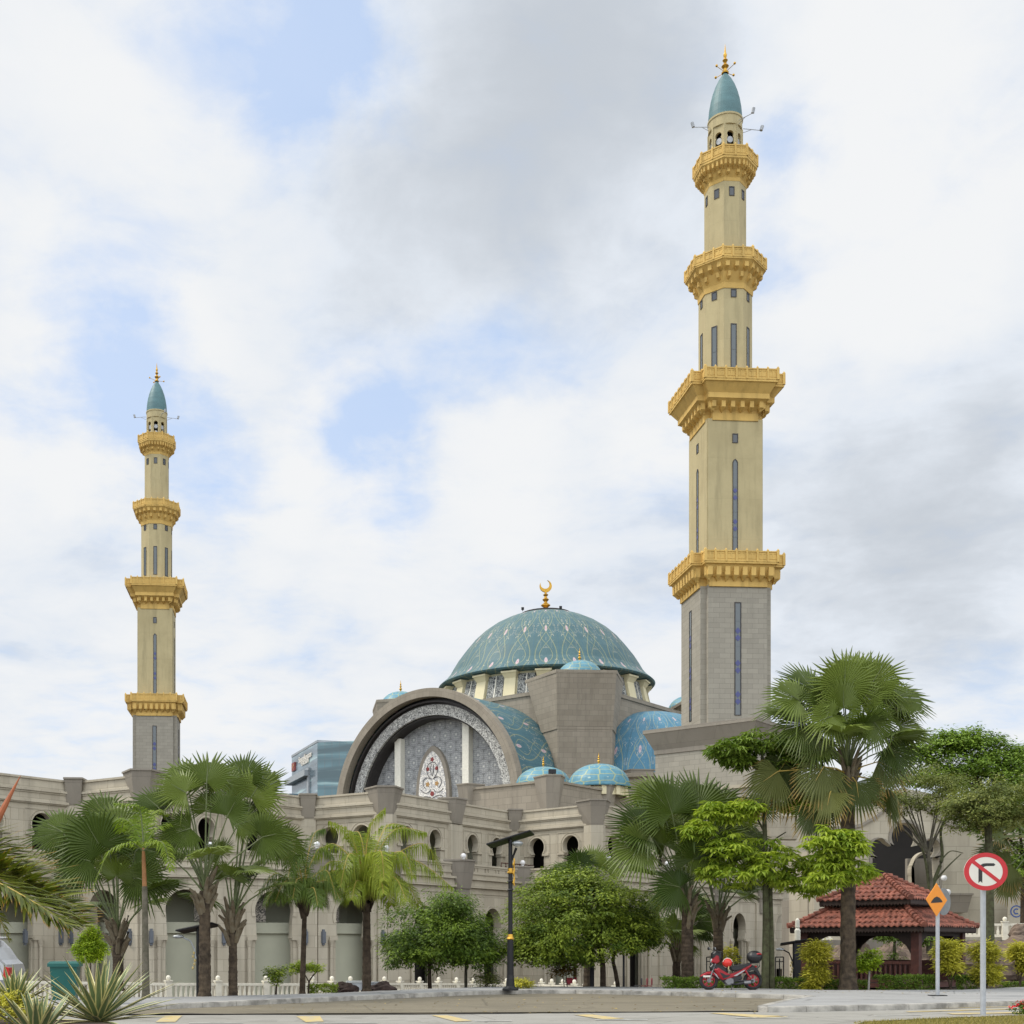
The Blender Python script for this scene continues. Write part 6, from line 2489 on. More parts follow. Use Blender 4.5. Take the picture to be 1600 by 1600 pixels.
def boots(mb, c, r, h, rng, n=14, out=.28):
    """old leaf bases ringed round the top of a palm trunk"""
    for k in range(n):
        a = 2 * PI * k / n * 2.4 + rng.uniform(-.3, .3)
        z = h * rng.random()
        d = Vector((math.cos(a), math.sin(a), 0))
        p0 = c + d * r * .7 + Vector((0, 0, z - h * .3))
        p1 = c + d * (r + out * rng.uniform(.25, .5)) + Vector((0, 0, z + .12))
        p2 = c + d * (r + out * rng.uniform(.6, 1.1)) + Vector((0, 0, z + rng.uniform(.22, .42)))
        mb.tube([p0, p1, p2], [.075, .06, .03], 6)


def fan_palm(name, label, px, by, Y, rt, top_y, hubs, R, nrand=8, seed=1, leaf='fan', bark='bark_dark', pet=1.25, dead=0, boot=True, spread_el=(5, 75), group='fan palms', top_px=None, boot_h=.5, dry=()):
    rng = random.Random(seed)
    b = at(px, Y, y=by)
    top = at(top_px or px, Y, y=top_y)
    t = thing(name, label, 'palm tree', b, group)
    mb = MB()
    palm_trunk(mb, b - Vector((0, 0, .15)), top, rt, rt * .82, rng)
    mb.build('trunk', bark, t)
    if boot:
        mb = MB()
        boots(mb, top - Vector((0, 0, boot_h * .6)), rt * .85, boot_h, rng, 18)
        mb.build('leaf_bases', 'boot', t)
    mb = MB()
    for h in hubs:
        hx, hy, dy, RR = h[:4]
        H = at(hx, Y + dy, y=hy)
        ax = H - top
        if len(h) > 4 and h[4] is not None:
            a = math.radians(h[4])
            ax = Vector((math.cos(a), .25 * (1 if dy > 0 else -1), math.sin(a)))
        tilt = math.radians(h[5] if len(h) > 5 else rng.uniform(15, 60))
        nr = Vector((rng.uniform(-.25, .25), -math.cos(tilt), math.sin(tilt)))
        fan_leaf(mb, top + Vector((0, 0, rng.uniform(-.05, .25))), H, ax, nr, RR, rng)
    for k in range(nrand):
        az = 2 * PI * (k * .381966) + rng.uniform(-.2, .2)
        el = math.radians(rng.uniform(*spread_el))
        d = Vector((math.cos(az) * math.cos(el), math.sin(az) * math.cos(el), math.sin(el)))
        L = pet * rng.uniform(.8, 1.15)
        H = top + d * L + Vector((0, 0, .2))
        nr = Vector((-d.x * .6, -d.y * .6, .9)) + Vector((rng.uniform(-.3, .3), rng.uniform(-.3, .3), 0))
        fan_leaf(mb, top + Vector((0, 0, rng.uniform(-.1, .2))), H, d + Vector((0, 0, -.15)), nr, R * rng.uniform(.8, 1.05), rng)
    mb.build('crown', [leaf, 'petiole'], t)
    if dead:
        mb = MB()
        for hx, hy, dy, RR, ag in dry:
            H = at(hx, Y + dy, y=hy)
            ag = math.radians(ag)
            fan_leaf(mb, top - Vector((0, 0, .1)), H, Vector((math.cos(ag), .15 * (1 if dy > 0 else -1), math.sin(ag))), Vector((rng.uniform(-.3, .3), -.9, .3)), RR, rng, nseg=30, spread=1.9, droop=.22, cup=.12)
        for k in range(dead):
            az = 2 * PI * k / dead + rng.uniform(-.3, .3)
            d = Vector((math.cos(az), math.sin(az), 0))
            H = top + d * pet * rng.uniform(.5, .95) + Vector((0, 0, -rng.uniform(.3, 1.1)))
            fan_leaf(mb, top - Vector((0, 0, .1)), H, d * .45 + Vector((0, 0, -1)), d + Vector((0, 0, .35)), R * rng.uniform(.75, 1.0), rng, nseg=30, spread=1.5, droop=.3, cup=.1)
        mb.build('drooping_leaves', ['fan_dry', 'ystalk'], t)
    return t


def feather(mb, pts, leaf_len, rng, n=46, hang=.5, width=.016, up=.25, stalk=.025, fwd=.5, start=.12):
    """pinnate frond along a smoothed rachis"""
    P = []
    m = len(pts)
    for k in range(25):
        t = k / 24 * (m - 1)
        i = min(int(t), m - 2)
        f = t - i
        p0, p1, p2, p3 = pts[max(i - 1, 0)], pts[i], pts[i + 1], pts[min(i + 2, m - 1)]
        P.append(.5 * ((2 * p1) + (p2 - p0) * f + (2 * p0 - 5 * p1 + 4 * p2 - p3) * f * f + (3 * p1 - p0 - 3 * p2 + p3) * f ** 3))
    mb.cm = 1
    mb.tube(P, [stalk * (1 - .85 * k / 24) for k in range(25)], 6, cap=False)
    mb.cm = 0
    G = Vector((0, 0, -1))
    u0 = rng.random()
    for k in range(n):
        t = start + (1 - start) * (k + .5) / n
        i = min(int(t * 24), 23)
        f = t * 24 - i
        p = P[i].lerp(P[i + 1], f)
        d = (P[i + 1] - P[i]).normalized()
        s0 = d.cross(Vector((0, 0, 1)))
        if s0.length < .2:
            s0 = d.cross(Vector((0, 1, 0)))
        s0.normalize()
        nu = s0.cross(d).normalized()
        ln = leaf_len * (math.sin(PI * min(1, .18 + t * .8)) ** .6) * rng.uniform(.75, 1.12)
        for s in (-1, 1):
            v = (s0 * s + d * fwd + nu * up + Vector((rng.uniform(-.22, .22), rng.uniform(-.22, .22), rng.uniform(-.22, .22)))).normalized()
            a = p
            b = p + v * ln * .5 + G * hang * ln * .18
            c = p + v * ln * (.92 - .25 * hang) + G * hang * ln * .72
            w = v.cross(nu).normalized() * width if v.cross(nu).length > .1 else d * width
            u = min(1, max(0, u0 * .5 + rng.random() * .5))
            mb.face([a - w * .4, a + w * .4, b + w, b - w], [(u, 0), (u, 0), (u, .5), (u, .5)])
            mb.face([b - w, b + w, c], [(u, .5), (u, .5), (u, 1)])


def coconut(name, label, px, by, Y, rt, top_y, fronds, leaf, leaf_len, seed, rand=6, flen=2.0, group=None, bark='bark', n=46, hang=.9, stalk='ystalk', top_px=None, lw=.016):
    rng = random.Random(seed)
    b = at(px, Y, y=by)
    top = at(top_px or px, Y, y=top_y)
    t = thing(name, label, 'palm tree', b, group)
    mb = MB()
    palm_trunk(mb, b - Vector((0, 0, .15)), top, rt, rt * .75, rng, .1)
    mb.build('trunk', bark, t)
    mb = MB()
    boots(mb, top - Vector((0, 0, .1)), rt * .8, .45, rng, 16, .2)
    mb.build('leaf_bases', 'bark', t)
    mb = MB()
    base = top + Vector((0, 0, .25))
    for f in fronds:
        pts = [base] + [at(x, Y + dy, y=y) for x, y, dy in f]
        feather(mb, pts, leaf_len, rng, n, hang, lw)
    for k in range(rand):
        az = 2 * PI * k * .381966 + seed
        el = math.radians(rng.uniform(25, 70))
        d = Vector((math.cos(az), math.sin(az), 0))
        L = flen * rng.uniform(.8, 1.1)
        pts = [base, base + d * L * .35 * math.cos(el) + Vector((0, 0, L * .38 * math.sin(el))), base + d * L * .72 * math.cos(el * .7) + Vector((0, 0, L * (.5 * math.sin(el) - .05))),
               base + d * L * .98 * math.cos(el * .6) + Vector((0, 0, L * (.35 * math.sin(el) - .3)))]
        feather(mb, pts, leaf_len, rng, n, hang, lw)
    mb.build('crown', [leaf, stalk], t)
    return t


fan_palm('fan_palm', 'fan palm with thick dark trunk and full round crown left of the cream fence post', 320, 1559, 32.9, .165, 1392,
         [(290, 1238, -.5, .95, 150, 40), (323, 1221, .1, 1.1, 88, 35), (292, 1220, .6, 1.0, 118, 45), (246, 1260, .3, .95, 140, 50), (356, 1274, -.7, .92, 60, 30), (298, 1294, -.6, .9, 200, 20),
          (272, 1310, .2, .85, 215, 35), (350, 1228, .7, 1.0, 70, 40), (372, 1288, .3, .85, 20, 30), (262, 1250, .8, .95, 165, 50), (330, 1263, .5, .9, 95, 20), (410, 1308, -.3, .9, 12, 15)],
         .95, 5, 11, bark='bark_dark', pet=1.1, spread_el=(15, 60), boot_h=.7)
fan_palm('fan_palm', 'slimmer fan palm just right of the thick trunked one, crown reaching up behind it', 364, 1557, 33.6, .125, 1440,
         [(392, 1246, .3, 1.15, 60, 35), (405, 1233, .9, 1.1, 75, 40), (380, 1218, .6, 1.05, 95, 35), (408, 1306, -.2, 1.0, 10, 15), (384, 1278, .2, .95, 40, 30), (345, 1333, .3, .7, 150, 30), (440, 1318, .3, .9, -15, 20)],
         .9, 4, 21, bark='bark_dark', pet=1.3, spread_el=(20, 65), boot_h=.8)
fan_palm('fan_palm', 'fan palm behind the sword leaved plants, broad leaves fanning over the lime ball shrub', 184, 1540, 35, .155, 1462,
         [(155, 1320, -.4, 1.5, 118, 30), (140, 1345, -.5, 1.2, 168, 20), (98, 1300, .2, 1.25, 150, 40), (185, 1300, .3, 1.25, 82, 40), (212, 1330, .2, 1.1, 50, 30), (215, 1372, -.3, 1.05, -20, 15), (120, 1322, .5, 1.25, 142, 40), (165, 1275, .8, 1.15, 98, 40),
          (175, 1350, .5, 1.0, 100, 30), (205, 1352, .6, 1.1, 20, 35), (120, 1365, .3, 1.0, 195, 20)],
         1.0, 4, 31, bark='bark_dark', pet=1.6, spread_el=(30, 70), boot_h=.7)
fan_palm('fan_palm', 'fan palm left of the motorcycle with a tall brown trunk and wide spread leaves', 1074, 1544, 39.5, .20, 1412,
         [(1050, 1271, -.5, 1.6, 112, 30), (1091, 1262, .2, 1.6, 86, 30), (1012, 1297, -.1, 1.5, 158, 35), (1003, 1320, -.5, 1.35, 180, 15), (1112, 1310, -.2, 1.2, 35, 25), (1070, 1312, .5, 1.2, 60, 20), (1035, 1300, .6, 1.35, 130, 45),
          (1062, 1386, -.5, 1.15, 168, 10), (1120, 1262, .7, 1.35, 62, 40), (1030, 1248, .8, 1.4, 120, 30), (1085, 1330, -.4, 1.0, 20, 15), (1068, 1285, .9, 1.3, 95, 35)],
         1.3, 6, 41, bark='bark', pet=1.6, spread_el=(25, 65), boot_h=1.0)
fan_palm('fan_palm', 'fan palm directly behind the motorcycle, its crown half hidden by the yellow green tree', 1122, 1546, 41.2, .18, 1440,
         [(1130, 1320, -.2, 1.25, 60, 30), (1165, 1310, .2, 1.15, 30, 35), (1100, 1340, -.3, 1.1, 140, 20), (1185, 1262, .6, 1.1, 50, 40), (1150, 1282, .4, 1.1, 75, 35), (1090, 1320, .3, 1.1, 120, 30), (1170, 1340, .1, 1.0, 5, 25)],
         1.0, 4, 51, bark='bark_dark', pet=1.8, spread_el=(30, 70), boot_h=.8)
fan_palm('fan_palm', 'short fan palm with a swollen shaggy trunk left of the tall brown trunk', 1057, 1540, 43.5, .15, 1478,
         [(1030, 1420, .1, .95, 150, 30), (1075, 1412, .2, 1.0, 60, 30), (1050, 1405, .3, 1.0, 95, 30), (1092, 1440, -.1, .9, 0, 20), (1022, 1448, -.1, .85, 190, 20), (1098, 1420, .4, .9, 25, 35), (1060, 1440, -.4, .8, 250, 10)],
         .9, 9, 61, leaf='fan', bark='bark', pet=.9, spread_el=(-10, 60), boot_h=.7)
fan_palm('fan_palm', 'fan palm whose leaf tips rise just above the large round tree', 918, 1544, 46, .15, 1400,
         [(905, 1352, 0, .95, 105, 30), (926, 1350, .2, .95, 70, 30), (884, 1362, .2, .85, 150, 35), (950, 1362, .3, .8, 35, 35)], .8, 0, 71, pet=.8, boot=False)
fan_palm('fan_palm', 'tallest fan palm in front of the near minaret with a skirt of dying leaves', 1325, 1548, 38, .225, 1205,
         [(1318, 1106, -.6, 1.15, 95, 20), (1345, 1100, -.3, 1.15, 60, 25), (1292, 1102, -.3, 1.15, 130, 25), (1319, 1074, -.6, 1.38, 92, 30), (1270, 1077, .1, 1.35, 122, 40), (1248, 1094, -.3, 1.35, 152, 35), (1340, 1061, .3, 1.3, 78, 40), (1362, 1069, -.2, 1.3, 62, 35), (1402, 1089, .2, 1.25, 25, 35), (1258, 1131, -.4, 1.2, 180, 25), (1300, 1119, -.9, 1.0, 200, 15),
          (1320, 1119, -.8, .85, -75, 10), (1360, 1122, -.9, 1.1, -55, 15), (1403, 1134, .2, 1.2, 18, 30), (1330, 1061, .8, 1.3, 90, 45), (1235, 1109, .9, 1.25, 165, 50), (1280, 1156, -.2, 1.1, 205, 20), (1390, 1106, .9, 1.2, 40, 45), (1390, 1169, -.2, 1.1, -30, 20),
          (1295, 1091, .6, 1.3, 130, 45), (1375, 1091, .7, 1.2, 50, 40), (1265, 1161, .4, 1.1, 215, 30)],
         1.2, 9, 81, bark='bark_dark', pet=1.4, dead=3, spread_el=(10, 75), boot_h=.9,
         dry=[(1287, 1198, -.6, 1.15, 238), (1216, 1205, .2, 1.2, 215), (1228, 1190, .5, 1.1, 235), (1272, 1262, -.3, 1.05, 262), (1338, 1222, -.5, 1.05, 275), (1372, 1190, -.3, 1.1, 335), (1250, 1215, .6, 1.15, 245), (1300, 1215, .4, 1.0, 262)])
fan_palm('fan_palm', 'dark fan palm at the right edge, spreading behind the no right turn sign', 1660, 1470, 50, .2, 1322,
         [(1565, 1300, 0, 1.2, 150, 30), (1580, 1350, -.3, 1.2, 190, 20), (1592, 1290, .3, 1.2, 100, 40), (1560, 1330, .4, 1.1, 170, 35), (1575, 1375, -.4, 1.0, 255, 10), (1555, 1270, .6, 1.0, 130, 40)], 1.1, 8, 91, leaf='fan_dry', pet=1.4, dead=0, spread_el=(-10, 50), top_px=1628)

# coconut and feather palms
coconut('coconut_palm', 'yellow green coconut palm in the middle of the left half, fronds drooping all round', 573, 1551, 36.4, .135, 1412,
        [[(572, 1330, 0), (582, 1285, 0), (602, 1262, 0)], [(560, 1340, -.1), (545, 1300, -.2), (515, 1283, -.4)], [(590, 1335, .2), (620, 1295, .3), (665, 1300, .4)], [(600, 1345, -.3), (630, 1332, -.6), (645, 1372, -.8)],
         [(555, 1360, -.3), (512, 1348, -.5), (485, 1408, -.6)], [(555, 1350, .3), (520, 1318, .6), (492, 1340, .8)], [(595, 1350, -.1), (650, 1345, -.2), (705, 1385, -.3)], [(600, 1350, .5), (660, 1318, .8), (690, 1365, 1.0)],
         [(580, 1350, -.6), (595, 1330, -1.2), (600, 1375, -1.6)], [(565, 1350, -.5), (545, 1335, -1.1), (532, 1385, -1.5)], [(570, 1340, .5), (560, 1300, 1.0), (540, 1310, 1.5)], [(585, 1335, .5), (605, 1290, 1.0), (630, 1290, 1.4)]],
        'coco', .80, 5, 11, 2.0, 'coconut palms', n=92, hang=1.2, lw=.0125)
coconut('coconut_palm', 'slender dark trunked palm with drooping green fronds left of the yellow green coconut palm', 472, 1553, 35, .085, 1422,
        [[(462, 1370, 0), (440, 1330, -.1), (405, 1345, -.2)], [(480, 1365, .1), (500, 1325, .1), (520, 1340, .2)], [(465, 1360, .2), (455, 1310, .4), (440, 1290, .6)], [(478, 1355, .3), (490, 1305, .5), (505, 1295, .6)],
         [(462, 1385, -.3), (430, 1365, -.5), (405, 1400, -.7)], [(480, 1380, -.3), (510, 1360, -.5), (525, 1405, -.6)], [(470, 1365, -.5), (460, 1335, -1.0), (450, 1370, -1.4)]],
        'coco_dark', .68, 8, 10, 1.6, 'coconut palms', n=76, hang=1.1, top_px=476, lw=.011)
rngp = random.Random(77)
b = at(228, 32.1, y=1561)
t = thing('feather_palm', 'slim grey trunked feather palm with an orange crownshaft and lime fronds', 'palm tree', b)
mb = MB()
palm_trunk(mb, b - Vector((0, 0, .1)), at(226, 32.1, y=1385), .105, .07, rngp, .03, 14, 60, 1.2)
mb.build('trunk', 'bark_grey', t)
mb = MB()
mb.tube([at(226, 32.1, y=1387), at(225.5, 32.1, y=1372), at(224.5, 32.1, y=1342), at(224, 32.1, y=1325)], [.062, .058, .05, .035], 12)
mb.build('crownshaft', 'crownshaft', t)
mb = MB()
base = at(224, 32.1, y=1330)
for f in ([(205, 1318, -.2), (170, 1332, -.4), (146, 1388, -.5)], [(222, 1290, 0), (215, 1262, -.1), (178, 1256, -.2)], [(240, 1300, .1), (262, 1290, .3), (285, 1318, .4)], [(215, 1300, .3), (196, 1280, .5), (190, 1300, .8)],
          [(238, 1318, -.3), (255, 1318, -.6), (268, 1360, -.8)], [(228, 1295, .4), (240, 1268, .7), (262, 1275, 1.0)]):
    feather(mb, [base] + [at(x, 32.1 + dy, y=y) for x, y, dy in f], .52, rngp, 60, .5, .016, .2)
mb.build('crown', ['areca', 'petiole'], t)
# near coconut palm leaning in at the left edge
b = at(-190, 14, y=1640)
t = thing('coconut_palm', 'near coconut frond with scorched orange tips reaching in at the left edge', 'palm tree', b, 'coconut palms')
mb = MB()
palm_trunk(mb, b, at(-150, 14, y=1420), .16, .12, rngp)
mb.build('trunk', 'bark', t)
mb = MB()
o = at(-150, 14, y=1400)
feather(mb, [o, at(-80, 14, y=1345), at(-10, 13.9, y=1368), at(60, 13.8, y=1402), at(124, 13.7, y=1448)], .9, rngp, 140, .1, .022, .8, .02, .8, .04)
feather(mb, [o, at(-80, 13.4, y=1352), at(-10, 13.2, y=1376), at(50, 13.0, y=1408), at(108, 12.9, y=1446)], .85, rngp, 120, .25, .022, .2, .02, .9, .04)
feather(mb, [o, at(-110, 14.2, y=1330), at(-60, 14.6, y=1320), at(-5, 15, y=1340), at(60, 15.2, y=1392)], .8, rngp, 100, .2, .02, .8, .018, .9)
feather(mb, [o, at(-120, 14, y=1380), at(-60, 14.2, y=1385), at(-10, 14.5, y=1420), at(14, 14.6, y=1470)], .36, rngp, 60, .5, .012, .3, .016)
mb.build('crown', ['coco_near', 'ystalk'], t)
mb = MB()
mb.tube([at(-60, 13.6, y=1372), at(-20, 13.6, y=1312), at(8, 13.6, y=1258), at(32, 13.6, y=1212)], [.06, .05, .032, .004], 8)
mb.build('spear_leaf', plain('dry orange spear', (.34, .10, .035), .6, 0, .15, 6), t)


# ------------------------------------------------------------------ broad leaved trees and shrubs


def leaf(mb, p, d, n, ln, wd, u, fold=.18):
    s = d.cross(n)
    if s.length < 1e-3:
        s = Vector((1, 0, 0))
    s.normalize()
    m = p + d * ln * .5
    n = s.cross(d).normalized()
    mb.face([p, m + s * wd + n * fold * wd, p + d * ln - n * fold * ln * .3, m - s * wd + n * fold * wd], [(u, 0), (u, .5), (u, 1), (u, .5)])


def rdir(rng):
    while True:
        v = Vector((rng.uniform(-1, 1), rng.uniform(-1, 1), rng.uniform(-1, 1)))
        if .05 < v.length < 1:
            return v.normalized()


def crown(mb, c, rad, ncl, nleaf, ls, rng, cr=.3, flat=.6, zmin=-.5, lump=.36, inner=.3, wr=.42, droop=.35, shell=.78):
    c = Vector(c)
    off = Vector((rng.uniform(0, 50), rng.uniform(0, 50), rng.uniform(0, 50)))
    for k in range(ncl):
        while True:
            d = rdir(rng)
            if d.z > zmin:
                break
        f = rng.uniform(.25, .7) if rng.random() < inner else (rng.uniform(shell, 1.0) if rng.random() > .08 else rng.uniform(1.0, 1.14))
        f *= 1 + lump * noise.noise(d * 1.9 + off) + lump * .6 * noise.noise(d * 4.3 + off)
        p = c + Vector((d.x * rad[0], d.y * rad[1], d.z * rad[2])) * f
        u0 = rng.random()
        R = cr * rng.uniform(.7, 1.3)
        for i in range(nleaf):
            q = Vector((rng.gauss(0, .5), rng.gauss(0, .5), rng.gauss(0, .5) * flat)) * R
            out = Vector((q.x, q.y, 0))
            dd = (out.normalized() * .9 if out.length > 1e-4 else Vector((1, 0, 0))) + Vector((rng.uniform(-.5, .5), rng.uniform(-.5, .5), rng.uniform(-.5, .25) - droop)) + d * .3
            dd.normalize()
            nn = (Vector((0, 0, 1)) + d * .5 + rdir(rng) * .55).normalized()
            leaf(mb, p + q, dd, nn, ls * rng.uniform(.65, 1.3), ls * wr * .5 * rng.uniform(.8, 1.2), min(1, max(0, u0 ** 1.5 * .8 + rng.random() * .24)))


def limb(mb, pts, r0, r1, n=8):
    m = len(pts)
    P = []
    for k in range((m - 1) * 5 + 1):
        t = k / 5
        i = min(int(t), m - 2)
        f = t - i
        p0, p1, p2, p3 = pts[max(i - 1, 0)], pts[i], pts[i + 1], pts[min(i + 2, m - 1)]
        P.append(.5 * ((2 * p1) + (p2 - p0) * f + (2 * p0 - 5 * p1 + 4 * p2 - p3) * f * f + (3 * p1 - p0 - 3 * p2 + p3) * f ** 3))
    mb.tube(P, [r0 + (r1 - r0) * k / (len(P) - 1) for k in range(len(P))], n)


def tree(name, label, cat, base, trunk_pts, r0, r1, crowns, leafm, bark, rng, limbs=6, group=None):
    """crowns: list of (centre, radii, clusters, leaves, leaf size, kwargs)"""
    t = thing(name, label, cat, base, group)
    mb = MB()
    limb(mb, [Vector(base) - Vector((0, 0, .1))] + [Vector(p) for p in trunk_pts], r0, r1)
    tp = Vector(trunk_pts[-1])
    for k in range(limbs):
        cc = crowns[k % len(crowns)]
        d = rdir(rng)
        e = Vector(cc[0]) + Vector((d.x * cc[1][0], d.y * cc[1][1], abs(d.z) * cc[1][2] * .6)) * .65
        limb(mb, [tp - Vector((0, 0, .1)), tp.lerp(e, .5) + Vector((0, 0, -.1)), e], r1 * .75, r1 * .2, 6)
    mb.build('trunk', bark, t)
    mb = MB()
    for cc in crowns:
        crown(mb, cc[0], cc[1], cc[2], cc[3], cc[4], rng, **(cc[5] if len(cc) > 5 else {}))
    mb.build('crown', leafm, t)
    return t


R_ = random.Random


def M3(px, Y, y):
    return at(px, Y, y=y)


Yt = 41.0
s = Yt / F
tree('round_tree', 'dense dark green round tree left of the tall lamp on a thin dark trunk', 'tree', M3(672, Yt, 1547), [M3(671, Yt, 1515), M3(674, Yt, 1490)], .07, .055,
     [(M3(686, Yt, 1462), (82 * s, 82 * s, 62 * s), 310, 58, .12, {'zmin': -.62, 'cr': .30}), (M3(720, Yt, 1490), (48 * s, 60 * s, 30 * s), 81, 58, .12, {'zmin': -.7}),
      (M3(640, Yt, 1488), (40 * s, 60 * s, 30 * s), 74, 58, .12, {'zmin': -.7}), (M3(705, Yt - .4, 1425), (40 * s, 40 * s, 30 * s), 54, 58, .12)], 'round', 'bark', R_(101), 6, 'round clipped trees')
tree('round_tree', 'smaller dark green tree on a pale trunk under the left round tree', 'tree', M3(728, Yt + .6, 1545), [M3(728, Yt + .6, 1518), M3(730, Yt + .6, 1500)], .055, .045,
     [(M3(742, Yt + .6, 1487), (44 * s, 44 * s, 28 * s), 114, 58, .12, {'zmin': -.6}), (M3(735, Yt + .6, 1462), (30 * s, 30 * s, 25 * s), 54, 58, .12)], 'round', 'bark_grey', R_(102), 4, 'round clipped trees')
tree('round_tree', 'large yellow green round tree right of the tall lamp', 'tree', M3(942, Yt, 1546), [M3(941, Yt, 1500), M3(930, Yt, 1470)], .10, .08,
     [(M3(895, Yt, 1440), (98 * s, 95 * s, 78 * s), 445, 58, .125, {'zmin': -.6, 'cr': .31}), (M3(900, Yt, 1388), (55 * s, 55 * s, 36 * s), 121, 58, .125), (M3(835, Yt, 1478), (44 * s, 60 * s, 34 * s), 108, 58, .125, {'zmin': -.7}),
      (M3(880, Yt, 1490), (70 * s, 60 * s, 22 * s), 108, 58, .125, {'zmin': -.7})], 'round2', 'bark', R_(103), 7, 'round clipped trees')
tree('round_tree', 'yellow green round tree on a crooked trunk, against the large round tree', 'tree', M3(967, Yt + .2, 1546), [M3(962, Yt + .2, 1520), M3(958, Yt + .2, 1498), M3(966, Yt + .2, 1478)], .075, .05,
     [(M3(968, Yt + .2, 1450), (60 * s, 60 * s, 58 * s), 229, 58, .125, {'zmin': -.6, 'cr': .3}), (M3(1004, Yt + .2, 1462), (30 * s, 40 * s, 40 * s), 67, 58, .125)], 'round2', 'bark', R_(104), 5, 'round clipped trees')
mb = MB()
bpost = M3(925, 42, 1546)
mb.tube([bpost, bpost + Vector((0, 0, 1.7))], .075, 12)
tag(mb.build('dark_post', 'black'), 'dark post beside the trunk of the large round tree', 'post')
mb = MB()
bpost = M3(974.5, 40.8, 1546.5)
mb.tube([bpost, bpost + Vector((0, 0, 1.15))], .035, 10)
mb.tube([bpost + Vector((0, 0, 1.15)), bpost + Vector((-.04, 0, 1.22))], .045, 10)
tag(mb.build('thin_post', 'black'), 'thin black post right of the crooked trunk', 'post')

# yellow green layered tree on twin mossy trunks
M['moss_bark'] = plain('mossy bark', (.10, .11, .055), .9, 0, .3, 6, .2, .6, c2=(.055, .05, .03))
Yf = 38.8
s = Yf / F
base = M3(1199, Yf, 1548)
t = thing('flame_tree', 'slender yellow green tree with foliage in separate flat tiers, right of the motorcycle', 'tree', base)
mb = MB()
limb(mb, [M3(1195, Yf, 1551), M3(1197, Yf, 1450), M3(1196, Yf, 1385), M3(1195, Yf, 1300), M3(1191, Yf, 1200), M3(1192, Yf, 1165)], .13, .035)
limb(mb, [M3(1206, Yf + .1, 1551), M3(1205, Yf + .1, 1460), M3(1204, Yf + .1, 1378), M3(1215, Yf, 1366), M3(1240, Yf, 1362)], .10, .04)
for pts, r in (([(1196, 1385), (1175, 1378), (1150, 1370)], .05), ([(1194, 1300), (1180, 1275), (1160, 1262)], .035), ([(1196, 1370), (1205, 1320), (1228, 1300)], .045), ([(1191, 1210), (1165, 1190), (1130, 1172)], .03),
               ([(1192, 1205), (1215, 1185), (1262, 1170)], .03), ([(1196, 1380), (1240, 1374), (1272, 1362)], .05), ([(1150, 1330), (1110, 1310), (1090, 1295)], .03), ([(1196, 1360), (1160, 1340), (1120, 1330)], .045), ([(1272, 1362), (1290, 1345), (1300, 1325)], .03)):
    limb(mb, [M3(x, Yf, y) for x, y in pts], r, r * .4, 6)
mb.build('trunk', 'moss_bark', t)
rg = R_(105)


def tiers(mb, lst, rg, Y, nl=10, ls=.27, dens=1.0):
    """flat pads of drooping compound leaves"""
    for px, y, rx, rz in lst:
        sx = Y / F
        n = int(dens * (12 + rx * 1.5))
        for k in range(n):
            a = rg.uniform(0, 2 * PI)
            rr = math.sqrt(rg.random())
            c = M3(px, Y, y) + Vector((math.cos(a) * rr * rx * sx, math.sin(a) * rr * rx * sx * .85, rz * sx * (1.15 - rr * rr) * rg.uniform(-1.1, 1.2)))
            u0 = rg.random()
            # a small umbrella of leaflets
            for i in range(nl):
                b_ = 2 * PI * i / nl + rg.uniform(-.25, .25)
                d = Vector((math.cos(b_), math.sin(b_), rg.uniform(-1.1, .15)))
                d.normalize()
                nn = Vector((d.x * .3, d.y * .3, 1)).normalized()
                leaf(mb, c + Vector((d.x, d.y, 0)) * .03, d, nn, ls * rg.uniform(.7, 1.25), ls * .15, min(1, max(0, u0 * .6 + rg.random() * .4)), .3)


mb = MB()
tiers(mb, [(1088, 1295, 28, 14), (1115, 1266, 22, 14), (1165, 1262, 30, 16), (1140, 1275, 20, 10), (1135, 1326, 38, 26), (1195, 1336, 46, 24), (1160, 1362, 55, 22), (1112, 1362, 20, 16), (1225, 1372, 28, 14), (1240, 1258, 14, 8), (1262, 1256, 16, 12), (1268, 1350, 24, 14), (1265, 1385, 28, 12)], rg, Yf - .2)
tiers(mb, [(1285, 1315, 30, 20), (1325, 1322, 32, 20), (1300, 1346, 26, 14), (1338, 1360, 28, 14), (1292, 1372, 30, 14), (1318, 1304, 24, 10)], rg, 36.9)
mb.build('yellow_tiers', 'flame', t)
mb = MB()
tiers(mb, [(1140, 1172, 36, 16), (1185, 1160, 40, 18), (1230, 1168, 42, 18), (1265, 1180, 32, 16), (1155, 1188, 26, 10), (1225, 1192, 40, 12)], rg, Yf + .2, dens=1.15)
mb.build('green_top', 'deep', t)

# trees on the right
Yq = 50.0
s = Yq / F
tree('umbrella_tree', 'fine leaved tree with a flat olive crown in front of the cloverleaf arch', 'tree', M3(1453, Yq, 1485), [M3(1452, Yq, 1420), M3(1455, Yq, 1385), M3(1450, Yq, 1330)], .15, .06,
     [(M3(1430, Yq, 1222), (66 * s, 60 * s, 26 * s), 120, 46, .10, {'zmin': -.4, 'cr': .32}), (M3(1388, Yq, 1252), (46 * s, 50 * s, 20 * s), 80, 46, .10, {'zmin': -.4}), (M3(1448, Yq, 1262), (58 * s, 50 * s, 22 * s), 84, 46, .10, {'zmin': -.4}),
      (M3(1365, Yq, 1238), (34 * s, 40 * s, 16 * s), 50, 46, .10), (M3(1482, Yq, 1235), (34 * s, 40 * s, 26 * s), 60, 46, .10)], 'olive', 'bark_grey', R_(106), 12)
ex = bpy.data.objects['umbrella_tree']
mb = MB()
